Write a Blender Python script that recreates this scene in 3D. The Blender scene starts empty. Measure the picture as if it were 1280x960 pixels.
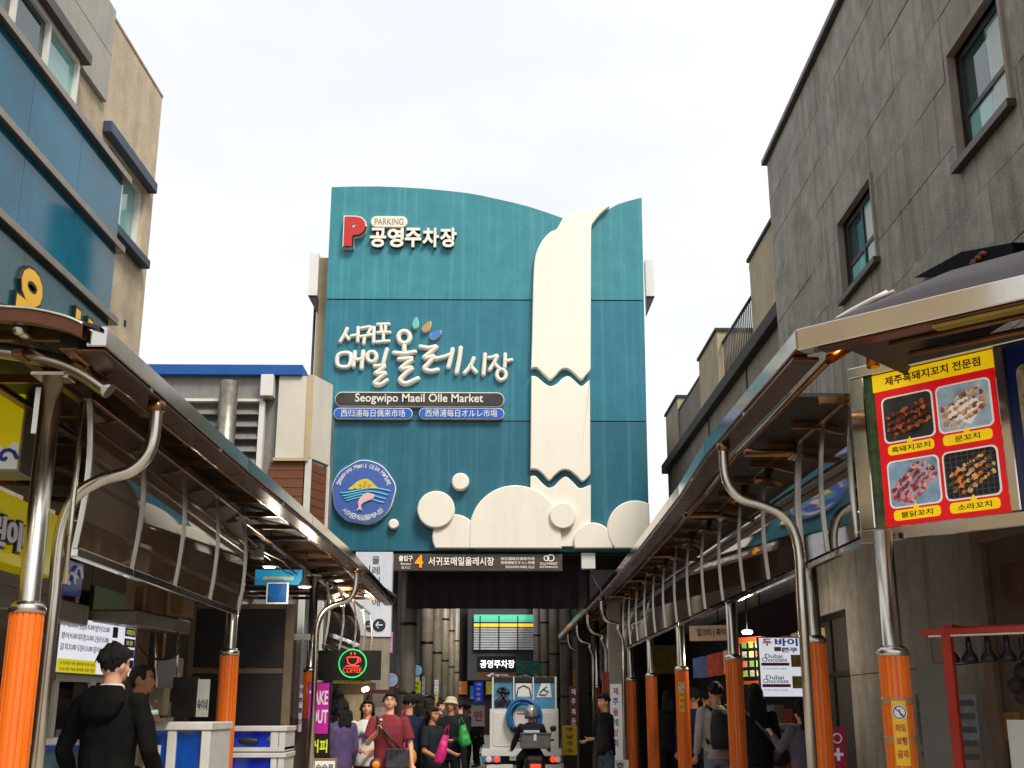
import bpy, bmesh, math, random
from mathutils import Vector, Matrix, noise as mnoise
random.seed(7)
SC = bpy.context.scene
COL = SC.collection
R = math.radians
# ---------------------------------------------------------------- camera
F_PX, PITCH, YAW, EYE = 1450.0, R(15.68), R(0.95), 1.55
cd = bpy.data.cameras.new('camera'); cam = bpy.data.objects.new('camera', cd); COL.objects.link(cam)
cam.location = (0, 0, EYE); cam.rotation_euler = (math.pi/2 + PITCH, 0, -YAW)
cd.sensor_width = 36; cd.lens = F_PX/1280*36; cd.clip_start = .05; cd.clip_end = 2000
SC.camera = cam
# ---------------------------------------------------------------- light
SUN_EL, SUN_AZ = R(52), R(150)      # azimuth clockwise from +Y (the street direction)
w = bpy.data.worlds.new('World'); SC.world = w; w.use_nodes = True
nt = w.node_tree; nt.nodes.clear()
out = nt.nodes.new('ShaderNodeOutputWorld'); bg = nt.nodes.new('ShaderNodeBackground')
sky = nt.nodes.new('ShaderNodeTexSky'); sky.sky_type = 'NISHITA'; sky.sun_disc = False
sky.sun_elevation = SUN_EL; sky.sun_rotation = SUN_AZ; sky.air_density = 1; sky.dust_density = 3
tc = nt.nodes.new('ShaderNodeTexCoord'); mp = nt.nodes.new('ShaderNodeMapping'); mp.inputs['Scale'].default_value = (1.6, 1.6, 4)
nz = nt.nodes.new('ShaderNodeTexNoise'); nz.inputs['Scale'].default_value = 1.7; nz.inputs['Detail'].default_value = 6; nz.inputs['Roughness'].default_value = .5
rp = nt.nodes.new('ShaderNodeValToRGB')
rp.color_ramp.elements[0].position = .32; rp.color_ramp.elements[0].color = (5.4, 5.6, 5.9, 1)
rp.color_ramp.elements[1].position = .66; rp.color_ramp.elements[1].color = (6.45, 6.5, 6.6, 1)
mx = nt.nodes.new('ShaderNodeMix'); mx.data_type = 'RGBA'; mx.inputs[0].default_value = .94
L = nt.links.new
L(tc.outputs['Generated'], mp.inputs[0]); L(mp.outputs[0], nz.inputs['Vector']); L(nz.outputs['Fac'], rp.inputs[0])
L(sky.outputs[0], mx.inputs[6]); L(rp.outputs[0], mx.inputs[7]); L(mx.outputs[2], bg.inputs[0]); L(bg.outputs[0], out.inputs[0])
bg.inputs[1].default_value = .096
sd = bpy.data.lights.new('sun', 'SUN'); sd.energy = 2.2; sd.angle = R(18); sd.color = (1, .94, .85)
so = bpy.data.objects.new('sun', sd); COL.objects.link(so)
sv = Vector((math.sin(SUN_AZ)*math.cos(SUN_EL), math.cos(SUN_AZ)*math.cos(SUN_EL), math.sin(SUN_EL)))
so.rotation_euler = sv.to_track_quat('Z', 'Y').to_euler(); so.location = (20, -30, 40)
SC.view_settings.view_transform = 'Standard'; SC.view_settings.look = 'None'
SC.view_settings.exposure = 0.88; SC.view_settings.gamma = 1
SC.cycles.max_bounces = 8; SC.cycles.diffuse_bounces = 6; SC.cycles.glossy_bounces = 4; SC.cycles.transmission_bounces = 4

# ---------------------------------------------------------------- survey: a sight line meets a known plane of the street
def ray(u, v):
    x = (u-640)/F_PX; y = (480-v)/F_PX
    fy = math.cos(PITCH)-y*math.sin(PITCH); z = math.sin(PITCH)+y*math.cos(PITCH)
    return Vector((x*math.cos(YAW)+fy*math.sin(YAW), fy*math.cos(YAW)-x*math.sin(YAW), z))
def at(u, v, Y=None, X=None, Z=None):
    d = ray(u, v)
    k = Y/d.y if Y is not None else X/d.x if X is not None else (Z-EYE)/d.z
    return Vector((0, 0, EYE))+d*k

# ---------------------------------------------------------------- materials
def lin(h):
    c = [int(h[i:i+2], 16)/255 for i in (0, 2, 4)]
    return tuple((x/12.92 if x <= .04045 else ((x+.055)/1.055)**2.4) for x in c)+(1,)
MATS = {}
def mat(name, col, rough=.6, metal=0, var=.12, scale=6, streak=0, streakcol=None, streakscale=(9, 9, .5), bump=0, bscale=40, spec=.5, ior=1.5, emit=0, alpha=1, coat=0, dirt=0, dirtcol='2a2620', trans=0, emitcol=None, grain=None, rand=0):
    """weathered paint / metal / plaster: two noises tint the base, optional vertical run-off streaks and dirt patches, relief by bump"""
    if name in MATS: return MATS[name]
    m = bpy.data.materials.new(name); m.use_nodes = True; n = m.node_tree.nodes; l = m.node_tree.links.new
    b = n['Principled BSDF']; base = lin(col) if isinstance(col, str) else tuple(col)+(1,)
    b.inputs['Roughness'].default_value = rough; b.inputs['Metallic'].default_value = metal
    b.inputs['Specular IOR Level'].default_value = spec; b.inputs['IOR'].default_value = ior; b.inputs['Alpha'].default_value = alpha
    b.inputs['Coat Weight'].default_value = coat; b.inputs['Transmission Weight'].default_value = trans
    t = n.new('ShaderNodeTexCoord'); src = t.outputs['Object']
    if grain:
        g = n.new('ShaderNodeMapping'); g.inputs['Scale'].default_value = grain; l(src, g.inputs[0]); gsrc = g.outputs[0]
    else: gsrc = src
    cur = None
    if var:
        a = n.new('ShaderNodeTexNoise'); a.inputs['Scale'].default_value = scale; a.inputs['Detail'].default_value = 7; a.inputs['Roughness'].default_value = .62
        l(gsrc, a.inputs['Vector'])
        r = n.new('ShaderNodeValToRGB'); r.color_ramp.elements[0].position = .3; r.color_ramp.elements[1].position = .72
        r.color_ramp.elements[0].color = tuple(c*(1-var*1.3) for c in base[:3])+(1,)
        r.color_ramp.elements[1].color = tuple(min(1, c*(1+var)) for c in base[:3])+(1,)
        l(a.outputs['Fac'], r.inputs[0]); cur = r.outputs[0]
        rr = n.new('ShaderNodeMapRange'); rr.inputs[3].default_value = max(.02, rough*(1-.25)); rr.inputs[4].default_value = min(1, rough*1.25)
        l(a.outputs['Fac'], rr.inputs[0]); l(rr.outputs[0], b.inputs['Roughness'])
    def mixin(fac, colr):
        nonlocal cur
        x = n.new('ShaderNodeMix'); x.data_type = 'RGBA'; l(fac, x.inputs[0])
        if cur is None: x.inputs[6].default_value = base
        else: l(cur, x.inputs[6])
        x.inputs[7].default_value = colr; cur = x.outputs[2]
    if streak:
        g = n.new('ShaderNodeMapping'); g.inputs['Scale'].default_value = streakscale; l(src, g.inputs[0])
        s = n.new('ShaderNodeTexNoise'); s.inputs['Scale'].default_value = 1; s.inputs['Detail'].default_value = 5; s.inputs['Roughness'].default_value = .7; l(g.outputs[0], s.inputs['Vector'])
        mr = n.new('ShaderNodeMapRange'); mr.inputs[1].default_value = .5; mr.inputs[2].default_value = .78; mr.inputs[4].default_value = streak; l(s.outputs['Fac'], mr.inputs[0])
        mixin(mr.outputs[0], lin(streakcol) if streakcol else (.05, .045, .035, 1))
    if dirt:
        s = n.new('ShaderNodeTexNoise'); s.inputs['Scale'].default_value = 1.3; s.inputs['Detail'].default_value = 9; s.inputs['Roughness'].default_value = .68; l(src, s.inputs['Vector'])
        mr = n.new('ShaderNodeMapRange'); mr.inputs[1].default_value = .48; mr.inputs[2].default_value = .8; mr.inputs[4].default_value = dirt; l(s.outputs['Fac'], mr.inputs[0])
        mixin(mr.outputs[0], lin(dirtcol))
    if rand and cur is not None:
        oi = n.new('ShaderNodeObjectInfo'); mr = n.new('ShaderNodeMapRange'); mr.inputs[3].default_value = 1-rand; mr.inputs[4].default_value = 1+rand*.6; l(oi.outputs['Random'], mr.inputs[0])
        hs_ = n.new('ShaderNodeHueSaturation'); l(mr.outputs[0], hs_.inputs['Value']); l(cur, hs_.inputs['Color']); cur = hs_.outputs[0]
    if cur is None: b.inputs['Base Color'].default_value = base
    else: l(cur, b.inputs['Base Color'])
    if emit:
        b.inputs['Emission Strength'].default_value = emit
        if emitcol or cur is None: b.inputs['Emission Color'].default_value = lin(emitcol) if emitcol else base
        else: l(cur, b.inputs['Emission Color'])
    if bump:
        k = n.new('ShaderNodeTexNoise'); k.inputs['Scale'].default_value = bscale; k.inputs['Detail'].default_value = 6; l(gsrc, k.inputs['Vector'])
        bp = n.new('ShaderNodeBump'); bp.inputs['Strength'].default_value = bump; bp.inputs['Distance'].default_value = .02
        l(k.outputs['Fac'], bp.inputs['Height']); l(bp.outputs[0], b.inputs['Normal'])
    MATS[name] = m
    return m

# ---------------------------------------------------------------- objects
def thing(name, label, cat, loc=(0, 0, 0), rz=0, group=None):
    o = bpy.data.objects.new(name, None); COL.objects.link(o); o.empty_display_size = .2
    o.location = loc; o.rotation_euler = (0, 0, rz); o['label'] = label; o['category'] = cat
    if group: o['group'] = group
    return o
def tag(o, label, cat, group=None):
    o['label'] = label; o['category'] = cat
    if group: o['group'] = group
    return o
def copy_tree(o, parent=None):
    c = o.copy(); COL.objects.link(c)
    if parent is not None: c.parent = parent
    for ch in list(o.children): copy_tree(ch, c)
    return c
def wloc(p):
    v = Vector((0, 0, 0))
    while p is not None: v = v+Vector(p.location); p = p.parent
    return v
class Fr:
    """a local frame on a wall: o origin, r right as seen from the front, u up, n towards the viewer"""
    def __init__(s, o, r, u=(0, 0, 1)):
        s.o = Vector(o); s.r = Vector(r).normalized(); s.u = Vector(u).normalized(); s.n = s.r.cross(s.u)
    def p(s, a, b, c=0): return s.o+s.r*a+s.u*b+s.n*c
    def ab(s, q):
        d = Vector(q)-s.o; return d.dot(s.r), d.dot(s.u)
    def hit(s, u, v):
        d = ray(u, v); e = Vector((0, 0, EYE)); k = (s.o-e).dot(s.n)/d.dot(s.n); return s.ab(e+d*k)
WORLD = Fr((0, 0, 0), (1, 0, 0))
class MB:
    def __init__(s): s.v = []; s.f = []; s.m = []; s.sm = []; s.mi = 0
    def add(s, vs, fs, smooth=False):
        k = len(s.v); s.v += [tuple(x) for x in vs]
        for f in fs: s.f.append([k+i for i in f]); s.m.append(s.mi); s.sm.append(smooth)
        return s
    def fbox(s, fr, a0, a1, b0, b1, c0, c1):
        P = [fr.p(a, b, c) for c in (c0, c1) for b in (b0, b1) for a in (a0, a1)]
        return s.add(P, [(0, 2, 3, 1), (4, 5, 7, 6), (0, 1, 5, 4), (2, 6, 7, 3), (0, 4, 6, 2), (1, 3, 7, 5)])
    def box(s, x0, x1, y0, y1, z0, z1):
        P = [(x, y, z) for z in (z0, z1) for y in (y0, y1) for x in (x0, x1)]
        return s.add(P, [(0, 2, 3, 1), (4, 5, 7, 6), (0, 1, 5, 4), (2, 6, 7, 3), (0, 4, 6, 2), (1, 3, 7, 5)])
    def fpoly(s, fr, pts, c0, c1, bev=0):
        """prism of an outline (counter-clockwise or not) in the frame, c1 is the front, optional bevelled front edge"""
        ar = sum(pts[i][0]*pts[(i+1) % len(pts)][1]-pts[(i+1) % len(pts)][0]*pts[i][1] for i in range(len(pts)))
        if ar < 0: pts = pts[::-1]
        n = len(pts); k = len(s.v)
        rings = [(c0, pts), (c1-bev, pts)]
        if bev:
            ins = []
            for i in range(n):
                a, b, c = Vector(pts[i-1]), Vector(pts[i]), Vector(pts[(i+1) % n])
                e1 = (b-a).normalized(); e2 = (c-b).normalized(); nn = Vector((-(e1.y+e2.y), e1.x+e2.x))
                ins.append(tuple(b+nn.normalized()*bev if nn.length > 1e-6 else b))
            rings.append((c1, ins))
        vs = [fr.p(x, y, c) for c, q in rings for x, y in q]
        fs = [tuple(range(n))[::-1], tuple(range((len(rings)-1)*n, len(rings)*n))]
        for j in range(len(rings)-1):
            for i in range(n):
                i2 = (i+1) % n; fs.append((j*n+i, j*n+i2, (j+1)*n+i2, (j+1)*n+i))
        return s.add(vs, fs)
    def tube(s, pts, r, seg=10, closed=False, flat=None):
        """round bar along a polyline; r a number or one per point; flat = (normal, factor) squashes it"""
        pts = [Vector(p) for p in pts]; n = len(pts); rs = r if isinstance(r, (list, tuple)) else [r]*n
        vs = []; prev = None
        for i in range(n):
            if closed: t = pts[(i+1) % n]-pts[i-1]
            else: t = pts[min(n-1, i+1)]-pts[max(0, i-1)]
            t.normalize()
            if prev is None:
                ref = Vector((0, 0, 1)) if abs(t.z) < .9 else Vector((1, 0, 0))
                if flat: ref = Vector(flat[0])
                x = (ref-t*ref.dot(t)).normalized()
            else: x = (prev-t*prev.dot(t)).normalized()
            prev = x; y = t.cross(x)
            for k in range(seg):
                a = 2*math.pi*k/seg; q = x*math.cos(a)*rs[i]+y*math.sin(a)*rs[i]
                if flat: fn = Vector(flat[0]); q = q-fn*q.dot(fn)*(1-flat[1])
                vs.append(pts[i]+q)
        fs = []
        for i in range(n if closed else n-1):
            j = (i+1) % n
            for k in range(seg):
                k2 = (k+1) % seg; fs.append((i*seg+k, i*seg+k2, j*seg+k2, j*seg+k))
        s.add(vs, fs, True)
        if not closed:
            b = len(s.v)-len(vs); s.f.append([b+i for i in range(seg)][::-1]); s.m.append(s.mi); s.sm.append(False)
            s.f.append([b+(n-1)*seg+i for i in range(seg)]); s.m.append(s.mi); s.sm.append(False)
        return s
    def stroke(s, pts, r, flat=None, seg=8, closed=False):
        """rounded brush stroke: tube with domed ends"""
        pts = [Vector(p) for p in pts]
        if closed: return s.tube(pts, r, seg, True, flat)
        d0 = (pts[0]-pts[1]).normalized(); d1 = (pts[-1]-pts[-2]).normalized()
        P = [pts[0]+d0*r*.95, pts[0]+d0*r*.7, pts[0]+d0*r*.25]+pts+[pts[-1]+d1*r*.25, pts[-1]+d1*r*.7, pts[-1]+d1*r*.95]
        rs = [r*.3, r*.72, r*.97]+[r]*len(pts)+[r*.97, r*.72, r*.3]
        return s.tube(P, rs, seg, False, flat)
    def lathe(s, c, prof, seg=16, axis=(0, 0, 1), smooth=True):
        """profile [(r, h)...] turned about an axis through c"""
        ax = Vector(axis).normalized(); ref = Vector((1, 0, 0)) if abs(ax.x) < .9 else Vector((0, 1, 0))
        x = (ref-ax*ref.dot(ax)).normalized(); y = ax.cross(x); c = Vector(c); vs = []; fs = []
        for r, h in prof:
            for k in range(seg):
                a = 2*math.pi*k/seg; vs.append(c+ax*h+(x*math.cos(a)+y*math.sin(a))*r)
        for i in range(len(prof)-1):
            for k in range(seg):
                k2 = (k+1) % seg; fs.append((i*seg+k, i*seg+k2, (i+1)*seg+k2, (i+1)*seg+k))
        s.add(vs, fs, smooth); b = len(s.v)-len(vs)
        s.f.append([b+i for i in range(seg)][::-1]); s.m.append(s.mi); s.sm.append(False)
        s.f.append([b+(len(prof)-1)*seg+i for i in range(seg)]); s.m.append(s.mi); s.sm.append(False)
        return s
    def ball(s, c, rx, ry=None, rz=None, seg=12, rings=8, rot=None):
        ry = rx if ry is None else ry; rz = rx if rz is None else rz; c = Vector(c); vs = []; fs = []
        for i in range(rings+1):
            t = math.pi*i/rings
            for k in range(seg):
                a = 2*math.pi*k/seg; q = Vector((rx*math.sin(t)*math.cos(a), ry*math.sin(t)*math.sin(a), rz*math.cos(t)))
                if rot: q = rot @ q
                vs.append(c+q)
        for i in range(rings):
            for k in range(seg):
                k2 = (k+1) % seg; fs.append((i*seg+k, (i+1)*seg+k, (i+1)*seg+k2, i*seg+k2))
        return s.add(vs, fs, True)
    def mesh(s, name, mats, off=Vector((0, 0, 0))):
        me = bpy.data.meshes.new(name)
        me.from_pydata([(x-off.x, y-off.y, z-off.z) for x, y, z in s.v], [], s.f)
        for m in (mats if isinstance(mats, (list, tuple)) else [mats]): me.materials.append(m)
        me.polygons.foreach_set('material_index', s.m); me.polygons.foreach_set('use_smooth', s.sm); me.update()
        return me
    def build(s, name, mats, parent=None, bevel=0, label=None):
        off = wloc(parent) if parent is not None else Vector((0, 0, 0))
        if parent is None:
            lo = [min(p[i] for p in s.v) for i in range(3)]; hi = [max(p[i] for p in s.v) for i in range(3)]
            off = Vector(((lo[0]+hi[0])/2, (lo[1]+hi[1])/2, lo[2]))
        me = s.mesh(name, mats, off)
        o = bpy.data.objects.new(name, me); COL.objects.link(o)
        if parent is not None: o.parent = parent
        else: o.location = off
        if bevel:
            bm = bmesh.new(); bm.from_mesh(me); bmesh.ops.remove_doubles(bm, verts=bm.verts, dist=1e-5)
            es = [e for e in bm.edges if len(e.link_faces) == 2 and e.calc_face_angle(0) > .6]
            bmesh.ops.bevel(bm, geom=es, offset=bevel, segments=1, affect='EDGES', clamp_overlap=True); bm.to_mesh(me); bm.free()
        if label: o['label'] = label
        return o
def struct(o): o['kind'] = 'structure'; return o
def stuff(o): o['kind'] = 'stuff'; return o

def rrect(a0, a1, b0, b1, r, n=5):
    q = []
    for cx, cy, s in ((a1-r, b0+r, -90), (a1-r, b1-r, 0), (a0+r, b1-r, 90), (a0+r, b0+r, 180)):
        for i in range(n+1):
            t = R(s+90*i/n); q.append((cx+r*math.cos(t), cy+r*math.sin(t)))
    return q
def circ(cx, cy, r, n=32): return [(cx+r*math.cos(2*math.pi*i/n), cy+r*math.sin(2*math.pi*i/n)) for i in range(n)]
def clip(poly, a, b, c):
    """keep the part of poly where a*x+b*y<=c"""
    o = []
    for i in range(len(poly)):
        p, q = poly[i-1], poly[i]; dp = a*p[0]+b*p[1]-c; dq = a*q[0]+b*q[1]-c
        if (dp <= 0) != (dq <= 0):
            t = dp/(dp-dq); o.append((p[0]+(q[0]-p[0])*t, p[1]+(q[1]-p[1])*t))
        if dq <= 0: o.append(q)
    return o
_tc = {}
def bench(o):
    """evaluate one object's modifiers or text on an empty side scene, so the street is not re-evaluated each time"""
    sc = bpy.data.scenes.get('workbench') or bpy.data.scenes.new('workbench'); sc.collection.objects.link(o)
    vl = sc.view_layers[0]; vl.update(); dg = vl.depsgraph; dg.update()
    me = bpy.data.meshes.new_from_object(o.evaluated_get(dg)); sc.collection.objects.unlink(o); return me
def text_mesh(body, depth, offset, bev=0):
    key = (body, round(depth, 4), round(offset, 4), bev)
    if key in _tc: return _tc[key]
    c = bpy.data.curves.new('lettering', 'FONT'); c.body = body; c.extrude = depth/2; c.offset = offset; c.resolution_u = 3; c.bevel_depth = bev
    o = bpy.data.objects.new('lettering', c); me = bench(o)
    bpy.data.objects.remove(o); bpy.data.curves.remove(c)
    V = [tuple(v.co) for v in me.vertices]; FS = [tuple(p.vertices) for p in me.polygons]; bpy.data.meshes.remove(me)
    _tc[key] = (V, FS); return V, FS
def text(mb, body, fr, a, b, w, h, c=.004, depth=.004, offset=0, rot=0, fit=True, slant=0):
    """lettering fitted into a box w x h centred at (a, b) on frame fr, back at height c above it"""
    V, FS = text_mesh(body, 1, offset)
    if not V: return mb
    x0 = min(v[0] for v in V); x1 = max(v[0] for v in V); y0 = min(v[1] for v in V); y1 = max(v[1] for v in V)
    sx = w/(x1-x0) if w else h/(y1-y0); sy = h/(y1-y0) if h else sx
    ca, sa = math.cos(rot), math.sin(rot); vs = []
    for v in V:
        x = (v[0]-(x0+x1)/2)*sx; y = (v[1]-(y0+y1)/2)*sy; x += slant*y
        vs.append(fr.p(a+x*ca-y*sa, b+x*sa+y*ca, c+(v[2]+.5)*depth))
    return mb.add(vs, FS)
# ================================================================ ground
M = mat
asph = M('asphalt', '7a756e', rough=.85, var=.2, scale=3, bump=.3, bscale=60, dirt=.4)
pave = M('paver', 'a39b8f', rough=.8, var=.2, scale=4, dirt=.4, bump=.2)
struct(MB().box(-300, 300, -300, 600, -.5, 0).build('ground', asph))
road = struct(MB().box(-2.1, 2.1, -12, 80, 0.0, .004).build('road', pave))
_slab = MB().box(-.29, .29, -.29, .29, .004, .012).mesh('paving_stone', pave)
for i in range(7):
    for j in range(28):
        o = bpy.data.objects.new('paving_stone', _slab); COL.objects.link(o); o.location = (-1.8+.6*i, 29+.6*j, 0); o.parent = road; o.matrix_parent_inverse = Matrix.Translation(-Vector(road.location))
for s in (-1, 1):
    struct(MB().box(min(s*2.12, s*4.3), max(s*2.12, s*4.3), -12, 26.4, 0, .12).build('pavement', pave, bevel=.01))

# ================================================================ materials shared by the buildings
beige = M('render_beige', 'bfae92', rough=.85, var=.16, scale=2.5, streak=.35, streakcol='5a4a38', streakscale=(3, 3, .35), bump=.25, bscale=30, dirt=.35, dirtcol='5d4c38')
clad = M('stone_cladding', 'a19c90', rough=.6, var=.12, scale=3, streak=.3, streakcol='4b473f', dirt=.25, bump=.1)
concA = M('board_concrete', '908b80', rough=.88, var=.26, scale=3.2, streak=.75, streakcol='3b352c', streakscale=(5, 5, .4), dirt=.7, dirtcol='4d4d33', bump=.55, bscale=34)
concB = M('board_concrete_mossy', '8d8778', rough=.88, var=.28, scale=2.6, streak=.8, streakcol='3a3522', streakscale=(6, 6, .45), dirt=.8, dirtcol='4c4a30', bump=.6, bscale=30)
concC = M('board_concrete_grey', '928d84', rough=.88, var=.24, scale=3.8, streak=.6, streakcol='423c36', streakscale=(4, 4, .35), dirt=.55, dirtcol='443f33', bump=.5, bscale=40)
concG = M('concrete_brown', '8f745c', rough=.88, var=.24, scale=3, streak=.5, streakcol='5a4a3a', streakscale=(4, 4, .35), dirt=.5, dirtcol='54463a', bump=.5, bscale=40)
joint = M('joint_dark', '2b2822', rough=.9, var=.2)
bluefilm = M('blue_glass', '075e7a', rough=.06, var=.25, scale=1.2, spec=.22, streak=.25, streakcol='08364f', streakscale=(5, 5, .25))
tealfilm = M('teal_film', '0b4a52', rough=.2, var=.2, scale=3, dirt=.4, dirtcol='063238')
sillm = M('bronze_sill', '8d8073', rough=.35, metal=.6, var=.15, scale=4, streak=.3)
navy = M('navy_trim', '2c3a50', rough=.5, var=.12)
whitef = M('white_frame', 'd6d3cc', rough=.4, var=.05, dirt=.15)
glassd = M('window_glass', '27403f', rough=.04, var=.15, scale=.8, spec=.9)
glassg = M('window_glass_green', '7ab0a9', rough=.05, var=.25, scale=.9, spec=.9)  # greenish glass, paled to stand for the sky reflected in it
brownf = M('brown_frame', '3a2d25', rough=.45, var=.15, scale=8)
blackm = M('black_metal', '16140f', rough=.45, var=.2)
yellow = M('yellow_letter', 'f2b808', rough=.4, var=.04)

def piece(mb, name, m, parent, bevel=0, label=None): return mb.build(name, m, parent, bevel, label)

# ================================================================ left building: beige end, stone front, blue glass bands
_c = at(203, 122, X=-4.6)
a2 = R(1.98); LB = Fr((_c.x, _c.y, 0), (math.sin(a2), math.cos(a2), 0))
lb = thing('office_building', 'beige rendered building with blue glass bands and yellow lettering, left of the street', 'building', (_c.x-2, _c.y-4, 0))
top = LB.hit(203, 122)[1]
w0 = LB.hit(143, 190); w1 = LB.hit(176, 325)                       # side window in the rendered end
wa0, wa1, wb0, wb1 = LB.hit(134, 205)[0], LB.hit(175, 300)[0]+.05, LB.hit(170, 318)[1], LB.hit(178, 232)[1]
ca = LB.hit(131, 95)[0]
mb = MB()
mb.fbox(LB, -13, wa0, 0, top, -5, 0); mb.fbox(LB, wa1, 0, 0, top, -5, 0)
mb.fbox(LB, wa0, wa1, 0, wb0, -5, -.001); mb.fbox(LB, wa0, wa1, wb1, top, -5, -.001); mb.fbox(LB, wa0, wa1, wb0, wb1, -5, -.22)
piece(mb, 'wall', beige, lb)
piece(MB().fbox(LB, -13.02, .01, top, top+.03, -5.02, .012), 'coping', beige, lb)
f = MB(); f.fbox(LB, wa0, wa1, wb0, wb0+.06, -.2, -.06); f.fbox(LB, wa0, wa1, wb1-.06, wb1, -.2, -.06)
wm = (wa0+wa1)/2
for x in (wa0, wm-.03, wa1-.06): f.fbox(LB, x, x+.06, wb0+.06, wb1-.06, -.2, -.055)
win = piece(f, 'window', whitef, lb)
for x0, x1 in ((wa0+.06, wm-.03), (wm+.03, wa1-.06)): piece(MB().fbox(LB, x0, x1, wb0+.06, wb1-.06, -.15, -.12), 'pane', glassg, win)
piece(MB().fbox(LB, wa0-.25, wa1+.12, wb1, wb1+.15, .0, .11), 'lintel', navy, lb, .01)
piece(MB().fbox(LB, wa0-.05, wa1+.08, wb0-.12, wb0, .0, .12), 'sill', navy, lb, .01)
for uu, vv in ((156, 404),):
    q = LB.hit(uu, vv); piece(MB().fbox(LB, q[0]-.03, q[0]+.03, q[1]-.035, q[1]+.035, -.05, .01), 'pipe_hole', blackm, lb)
# stone cladding with the upper window row
LC = Fr(LB.p(0, 0, .06), LB.r)
s1 = LB.hit(0, 17), LB.hit(156, 221)
GP = .34
LG = Fr(LB.p(0, 0, GP), LB.r)
h = [[LG.hit(*q) for q in pr] for pr in (((0, 17), (154, 221)), ((0, 142), (145, 308)), ((0, 269), (136, 396)))]
sz = [.5*(p[0][1]+p[1][1]) for p in h]; ae = h[1][1][0]
ub0 = sz[0]+.06; ub1 = LC.hit(75, 45)[1]; ua1 = LC.hit(93, 110)[0]
rows = [sz[0]+.05, ub1, ub1+.62, ub1+1.24, top+.3]
cols = [-12.6+i*1.2 for i in range(11)]
cols = [c for c in cols if c < ca-.5]+[ca]
for i in range(len(cols)-1):
    for j in range(len(rows)-1):
        if j == 0 and cols[i] < ua1-.05: continue
        if rows[j+1] > top+.25: continue
        piece(MB().fbox(LB, cols[i]+.006, cols[i+1]-.006, rows[j]+.006, rows[j+1]-.006, 0.003, .06), 'stone_panel', clad, lb)
piece(MB().fbox(LB, cols[-2]+.006 if cols[-2] > ua1 else ua1+.01, ca-.006, sz[2]-.3, sz[0]-.06, 0.003, .06), 'stone_panel', clad, lb)
piece(MB().fbox(LB, -12.6, ua1+.1, ub1, ub1+.12, .06, .18), 'lintel', brownf, lb)
f = MB(); f.fbox(LB, -12.6, ua1, ub1-.06, ub1, .003, .09)
n = 9; pw = .78
uw = piece(f, 'window', whitef, lb)
for i in range(13):
    x1 = ua1-i*pw; fr_ = MB().fbox(LB, x1-.05, x1, ub0, ub1-.06, .003, .1); piece(fr_, 'frame_bar', whitef, uw)
    piece(MB().fbox(LB, x1-pw, x1-.05, ub0, ub1-.06, .003, .05), 'pane', glassd if i % 3 else glassg, uw)
# blue glass bands between projecting bronze sills
for k in range(3):
    piece(MB().fbox(LB, -6.9, ae+.12, sz[k]-.07, sz[k]+.02, .003, GP+.07), 'ledge', sillm, lb, .008)
for k in range(2):
    x1 = ae
    while x1 > -6.7:
        x0 = x1-1.22
        piece(MB().fbox(LB, x0+.008, x1, sz[k+1]+.02, sz[k]-.07, .01, GP), 'glass_panel', bluefilm, lb); x1 = x0
x1 = ae; b0 = sz[2]-1.3
while x1 > -6.7:
    piece(MB().fbox(LB, x1-2.2, x1-.006, b0, sz[2]-.07, .01, GP), 'sign_panel', tealfilm, lb); x1 -= 2.2
outl = M('letter_outline', '11130f', rough=.5, var=0)
for ch, (u0, v0), (u1, v1) in (('우', (18, 330), (52, 398)), ('보', (76, 372), (124, 440))):
    p0 = LG.hit(u0, v1); p1 = LG.hit(u1, v0); cx = (p0[0]+p1[0])/2
    wid = .62; hei = .72; cy = sz[2]-.58
    lt = MB(); text(lt, ch, LG, cx, cy, wid, hei, .004, .03, .09); lo_ = piece(lt, 'lettering', outl, lb)
    lt = MB(); text(lt, ch, LG, cx, cy, wid*.93, hei*.93, .008, .03, .05); piece(lt, 'letter_face', yellow, lo_)

# ================================================================ blue roofed building beside the board
wood = M('brown_timber', '6a3a1c', rough=.6, var=.3, scale=3, grain=(.6, .6, 14), bump=.2)
white_p = M('white_panel', 'c9c3b4', rough=.5, var=.06, scale=1.5, streak=.25, streakcol='8a7f68', streakscale=(2, 2, .3), dirt=.12, dirtcol='9a8a60')
cream_p = M('cream_trim', 'b5a27c', rough=.6, var=.08, dirt=.2)
grey_l = M('grey_louvre', '83837f', rough=.45, var=.1, metal=.3, streak=.3)
blueroof = M('blue_roof', '0d4f96', rough=.4, var=.08, scale=4, dirt=.1)
galv = M('galvanised_pipe', '8d867a', rough=.35, metal=.8, var=.25, scale=8, dirt=.3, dirtcol='4a3a28')
BR = Fr((-3.4, 21, 0), (1, -.0, 0))
br = thing('louvred_building', 'low building with bright blue roof edge, grey louvres and a white end panel', 'building', (-5.5, 22, 0))
def bh(u, v): return BR.hit(u, v)
L0 = bh(205, 475)[0]; LE = bh(378, 470)[0]; zt = bh(380, 471)[1]
piece(MB().fbox(BR, L0-4, LE+.15, 0, zt, -3.5, -.12), 'wall', grey_l, br)
piece(MB().fbox(BR, L0-4, LE+.02, zt, bh(380, 458)[1], -3.6, .12), 'roof_edge', blueroof, br, .01)
lx0, lx1 = bh(210, 560)[0]-3, bh(322, 560)[0]; z1 = bh(330, 503)[1]
n = 11; z0 = bh(330, 640)[1]
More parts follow.
